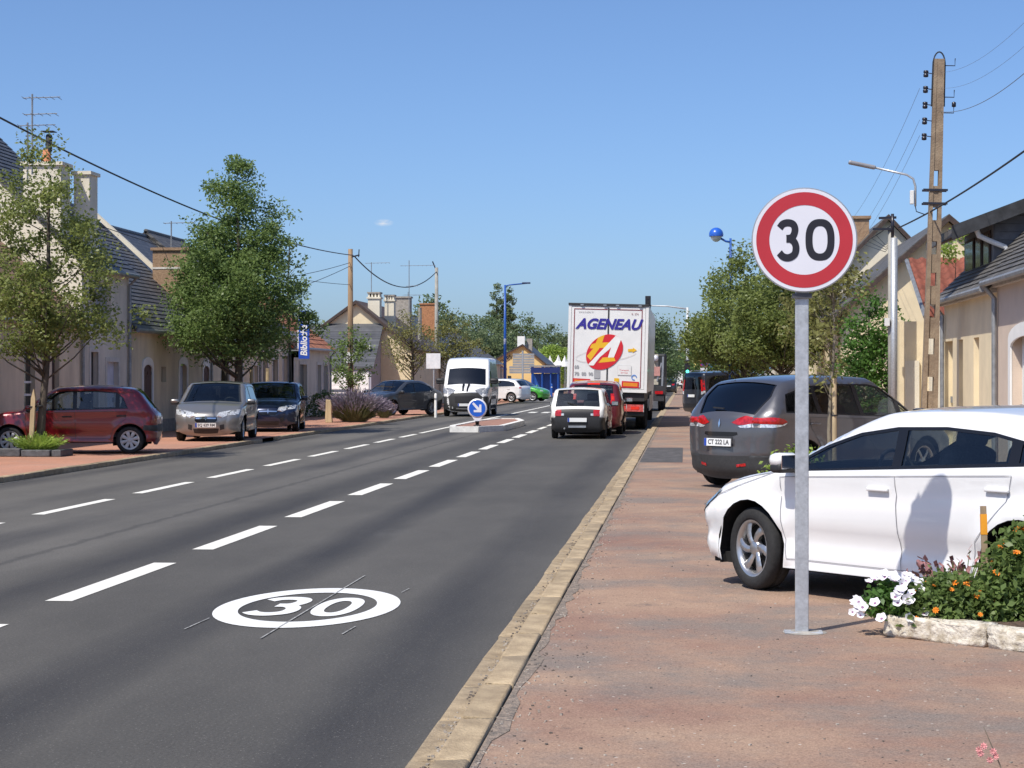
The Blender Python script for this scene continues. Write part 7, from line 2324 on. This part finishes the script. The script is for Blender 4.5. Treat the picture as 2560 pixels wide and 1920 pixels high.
MB().lathe([(.07, kz - .40), (.05, kz - .52), (.05, .05), (.12, .02), (.13, 0)], (0, 0, 0), 'z', 12).build('base_holder', M_PLASTIC, ks_, True)

# panel by the bare tree, its white bollard
q0 = (-11.619, 88.314)
pn = thing('white_panel_sign', 'square whitish sign panel on a thin post left of the white van', 'road sign', (q0[0], q0[1], PZ))
MB().box(-.33, .33, -.02, .01, 2.0, 2.708).build('panel', pm('panel_white', (.66, .66, .66), .5, col2=(.80, .80, .80), scale=4), pn)
MB().tube([(.02, .04, 0), (.02, .04, 2.708)], .03, 8).build('post', M_GALV, pn)
wb = (-9.882, 75.817)
o = thing('white_bollard', 'thin white bollard on the pavement just left of the white van', 'bollard', (wb[0], wb[1], PZ))
MB().lathe([(.055, 0), (.055, .88), (.045, .95), (.001, .97)], (0, 0, 0), 'z', 10).build('shaft', M_WHITEW, o, True)
MB().lathe([(.058, .70), (.058, .78)], (0, 0, 0), 'z', 10).build('band', M_ALU, o, True)
# back of the direction sign
d0 = (-11.793, 139.505)
ds_ = thing('direction_sign', 'grey back of a stacked direction sign in front of the yellow shop', 'road sign', (d0[0], d0[1], PZ))
MB().tube([(0, 0, 0), (0, 0, 3.522)], .07, 8).build('post', M_GALV, ds_)
M_SBACK = pm('sign_back', (.33, .34, .35), .5, .3, var=.1)
for i in range(8):
    w0, w1_ = (-.72, .85) if i < 5 else (-.98, .6)
    zt_ = 3.319 - i * .185
    MB().box(w0, w1_, -.05, -.02, zt_ - .155, zt_).build('sign_blade', M_SBACK, ds_)
# blue shelter
h0 = (-12.257, 167.576)
shl = thing('bus_shelter', 'blue framed shelter with dark fascia beyond the direction sign', 'shelter', (h0[0], h0[1], PZ))
for x in (-1.1, -.2, .55, 1.2):
    for y in (0, 1.5):
        MB().tube([(x, y, 0), (x, y, 2.55)], .06, 8).build('post', M_BLUE_G, shl)
MB().box(-1.3, 1.4, -.1, 1.7, 2.5, 2.62).build('roof', M_ZINC, shl)
MB().box(-1.25, 1.35, -.12, -.06, 1.95, 2.45).build('fascia', pm('shelter_navy', (.015, .03, .13), .4), shl)
MB().box(-1.1, 1.2, 1.52, 1.56, .2, 1.9).build('back_panel', M_BLUE_G, shl)
for i, px in enumerate((1142, 1160, 1186)):
    x_, y_ = [(-12.096, 149.518), (-11.673, 151.564), (-10.782, 155.661)][i]
    o = thing('blue_bollard', ['blue bollard on the pavement left of the shelter', 'blue bollard in front of the shelter middle', 'blue bollard at the right end of the shelter'][i], 'bollard', (x_, y_, PZ), 0, 'blue bollards by the shelter')
    MB().lathe([(.07, 0), (.07, .95), (.05, 1.05), (.001, 1.08)], (0, 0, 0), 'z', 10).build('shaft', M_BLUE_G, o, True)
    MB().lathe([(.074, .75), (.074, .82)], (0, 0, 0), 'z', 10).build('band', M_FRAME, o, True)
# peaked tents
for i, px in enumerate((1166, 1187, 1204, 1215)):
    x_, y_ = [(-15.448, 204.439), (-14.716, 209.525), (-13.546, 205.614), (-13.228, 211.667)][i]
    o = thing('market_tent', ['white peaked market tent, leftmost of the row beside the yellow shop', 'white peaked market tent, second of the row beside the yellow shop', 'white peaked market tent, third of the row beside the yellow shop', 'white peaked market tent touching the lorry side'][i], 'tent', (x_, y_, PZ), .3 * i, 'white peaked tents')
    pk = [(-.62, -.62, 2.75), (.62, -.62, 2.75), (.62, .62, 2.75), (-.62, .62, 2.75), (-.2, -.2, 3.3), (.2, -.2, 3.3), (.2, .2, 3.3), (-.2, .2, 3.3), (0, 0, 4.0)]
    MB().add(pk, [(0, 1, 5, 4), (1, 2, 6, 5), (2, 3, 7, 6), (3, 0, 4, 7), (4, 5, 8), (5, 6, 8), (6, 7, 8), (7, 4, 8)]).build('canopy', M_WHITEW, o)
    for a, b in ((-.6, -.6), (.6, -.6), (.6, .6), (-.6, .6)):
        MB().tube([(a, b, 0), (a, b, 2.75)], .03, 6).build('leg', M_ALU, o)
# signs on the right pavement far along
n0 = (1.102, 112.553)
o = thing('no_parking_sign', 'small purple blue round no parking sign with white plate above the leisure van', 'road sign', (n0[0], n0[1], PZ))
nz_ = 2.51
MB().tube([(0, .04, 0), (0, .04, nz_ + .1)], .03, 8).build('post', M_GALV, o)
MB().lathe([(.001, -.02), (.26, -.02), (.26, .01), (.001, .01)], (0, 0, nz_ - PZ), 'y', 24).build('disc', pm('noparking_red', (.42, .03, .08), .4), o)
V, Fc = ring2(.20, .20, .0001, .0001, 2, 24)
MB().add([(a, -.023, nz_ - PZ + b) for a, b in V], Fc).build('blue_face', pm('noparking_blue', (.10, .03, .30), .4), o)
MB().bar((-.14, -.026, nz_ - PZ + .14), (.14, -.026, nz_ - PZ - .14), .05, .006).build('red_bar', MATS['noparking_red'], o)
MB().box(-.22, .22, -.02, .01, 1.916 - .05, 2.186 - .05).build('plate', M_SWHITE, o)
n1 = (1.727, 118.634)
o = thing('blue_notice_board', 'tall blue notice board beside the no parking sign', 'notice board', (n1[0], n1[1], PZ))
MB().box(-.28, .28, -.03, .03, 1.35, 2.65).build('panel', M_BLUE_G, o)
MB().tube([(-.25, 0, 0), (-.25, 0, 1.4)], .03, 6).tube([(.25, 0, 0), (.25, 0, 1.4)], .03, 6).build('leg', M_BLUE_G, o)
n2 = (0.72, 150.673)
o = thing('yellow_sign', 'small yellow sign board on a post near the far traffic light', 'road sign', (n2[0] + .3, n2[1], PZ))
MB().box(-.35, .35, -.02, .02, 2.3, 3.1).build('panel', pm('board_yellow', (.70, .55, .18), .5), o)
MB().tube([(0, .03, 0), (0, .03, 2.4)], .03, 6).build('post', M_GALV, o)
n3 = (1.905, 64.431)
o = thing('white_post', 'short pale metal post behind the grey people carrier roof', 'post', (n3[0] + .1, n3[1], PZ))
MB().lathe([(.06, 0), (.06, 1.75), (.17, 1.78), (.19, 1.95), (.10, 2.06), (.001, 2.08)], (0, 0, 0), 'z', 12).build('shaft', pm('post_pale', (.62, .62, .60), .5), o, True)
# far van
x_, y_ = (-1.037, 271.001)
o = thing('far_van', 'small white box van at the far end of the road', 'van', (x_ - .3, y_, 0))
MB().box(-1.0, 1.0, 0, 3.6, .5, 2.5).build('box_body', M_TRW, o, bevel=.05)
MB().box(-.95, .95, 3.6, 5.2, .4, 1.9).build('cab', M_TRW, o, bevel=.15)
MB().box(-.95, .95, -.03, .05, .35, .6).build('bumper', M_PLASTIC, o)
for yy in (.8, 4.3):
    for x in (-.85, .85):
        link('wheel', wheel_mesh(.345, .22, 'steel', MATS['steel_wheel'])[0], o, (x, yy, .345), (0, 0, math.pi / 2))
for x in (-.85, .85):
    MB().box(x - .1, x + .1, -.02, .03, .8, 1.2).build('tail_light', M_RED, o)
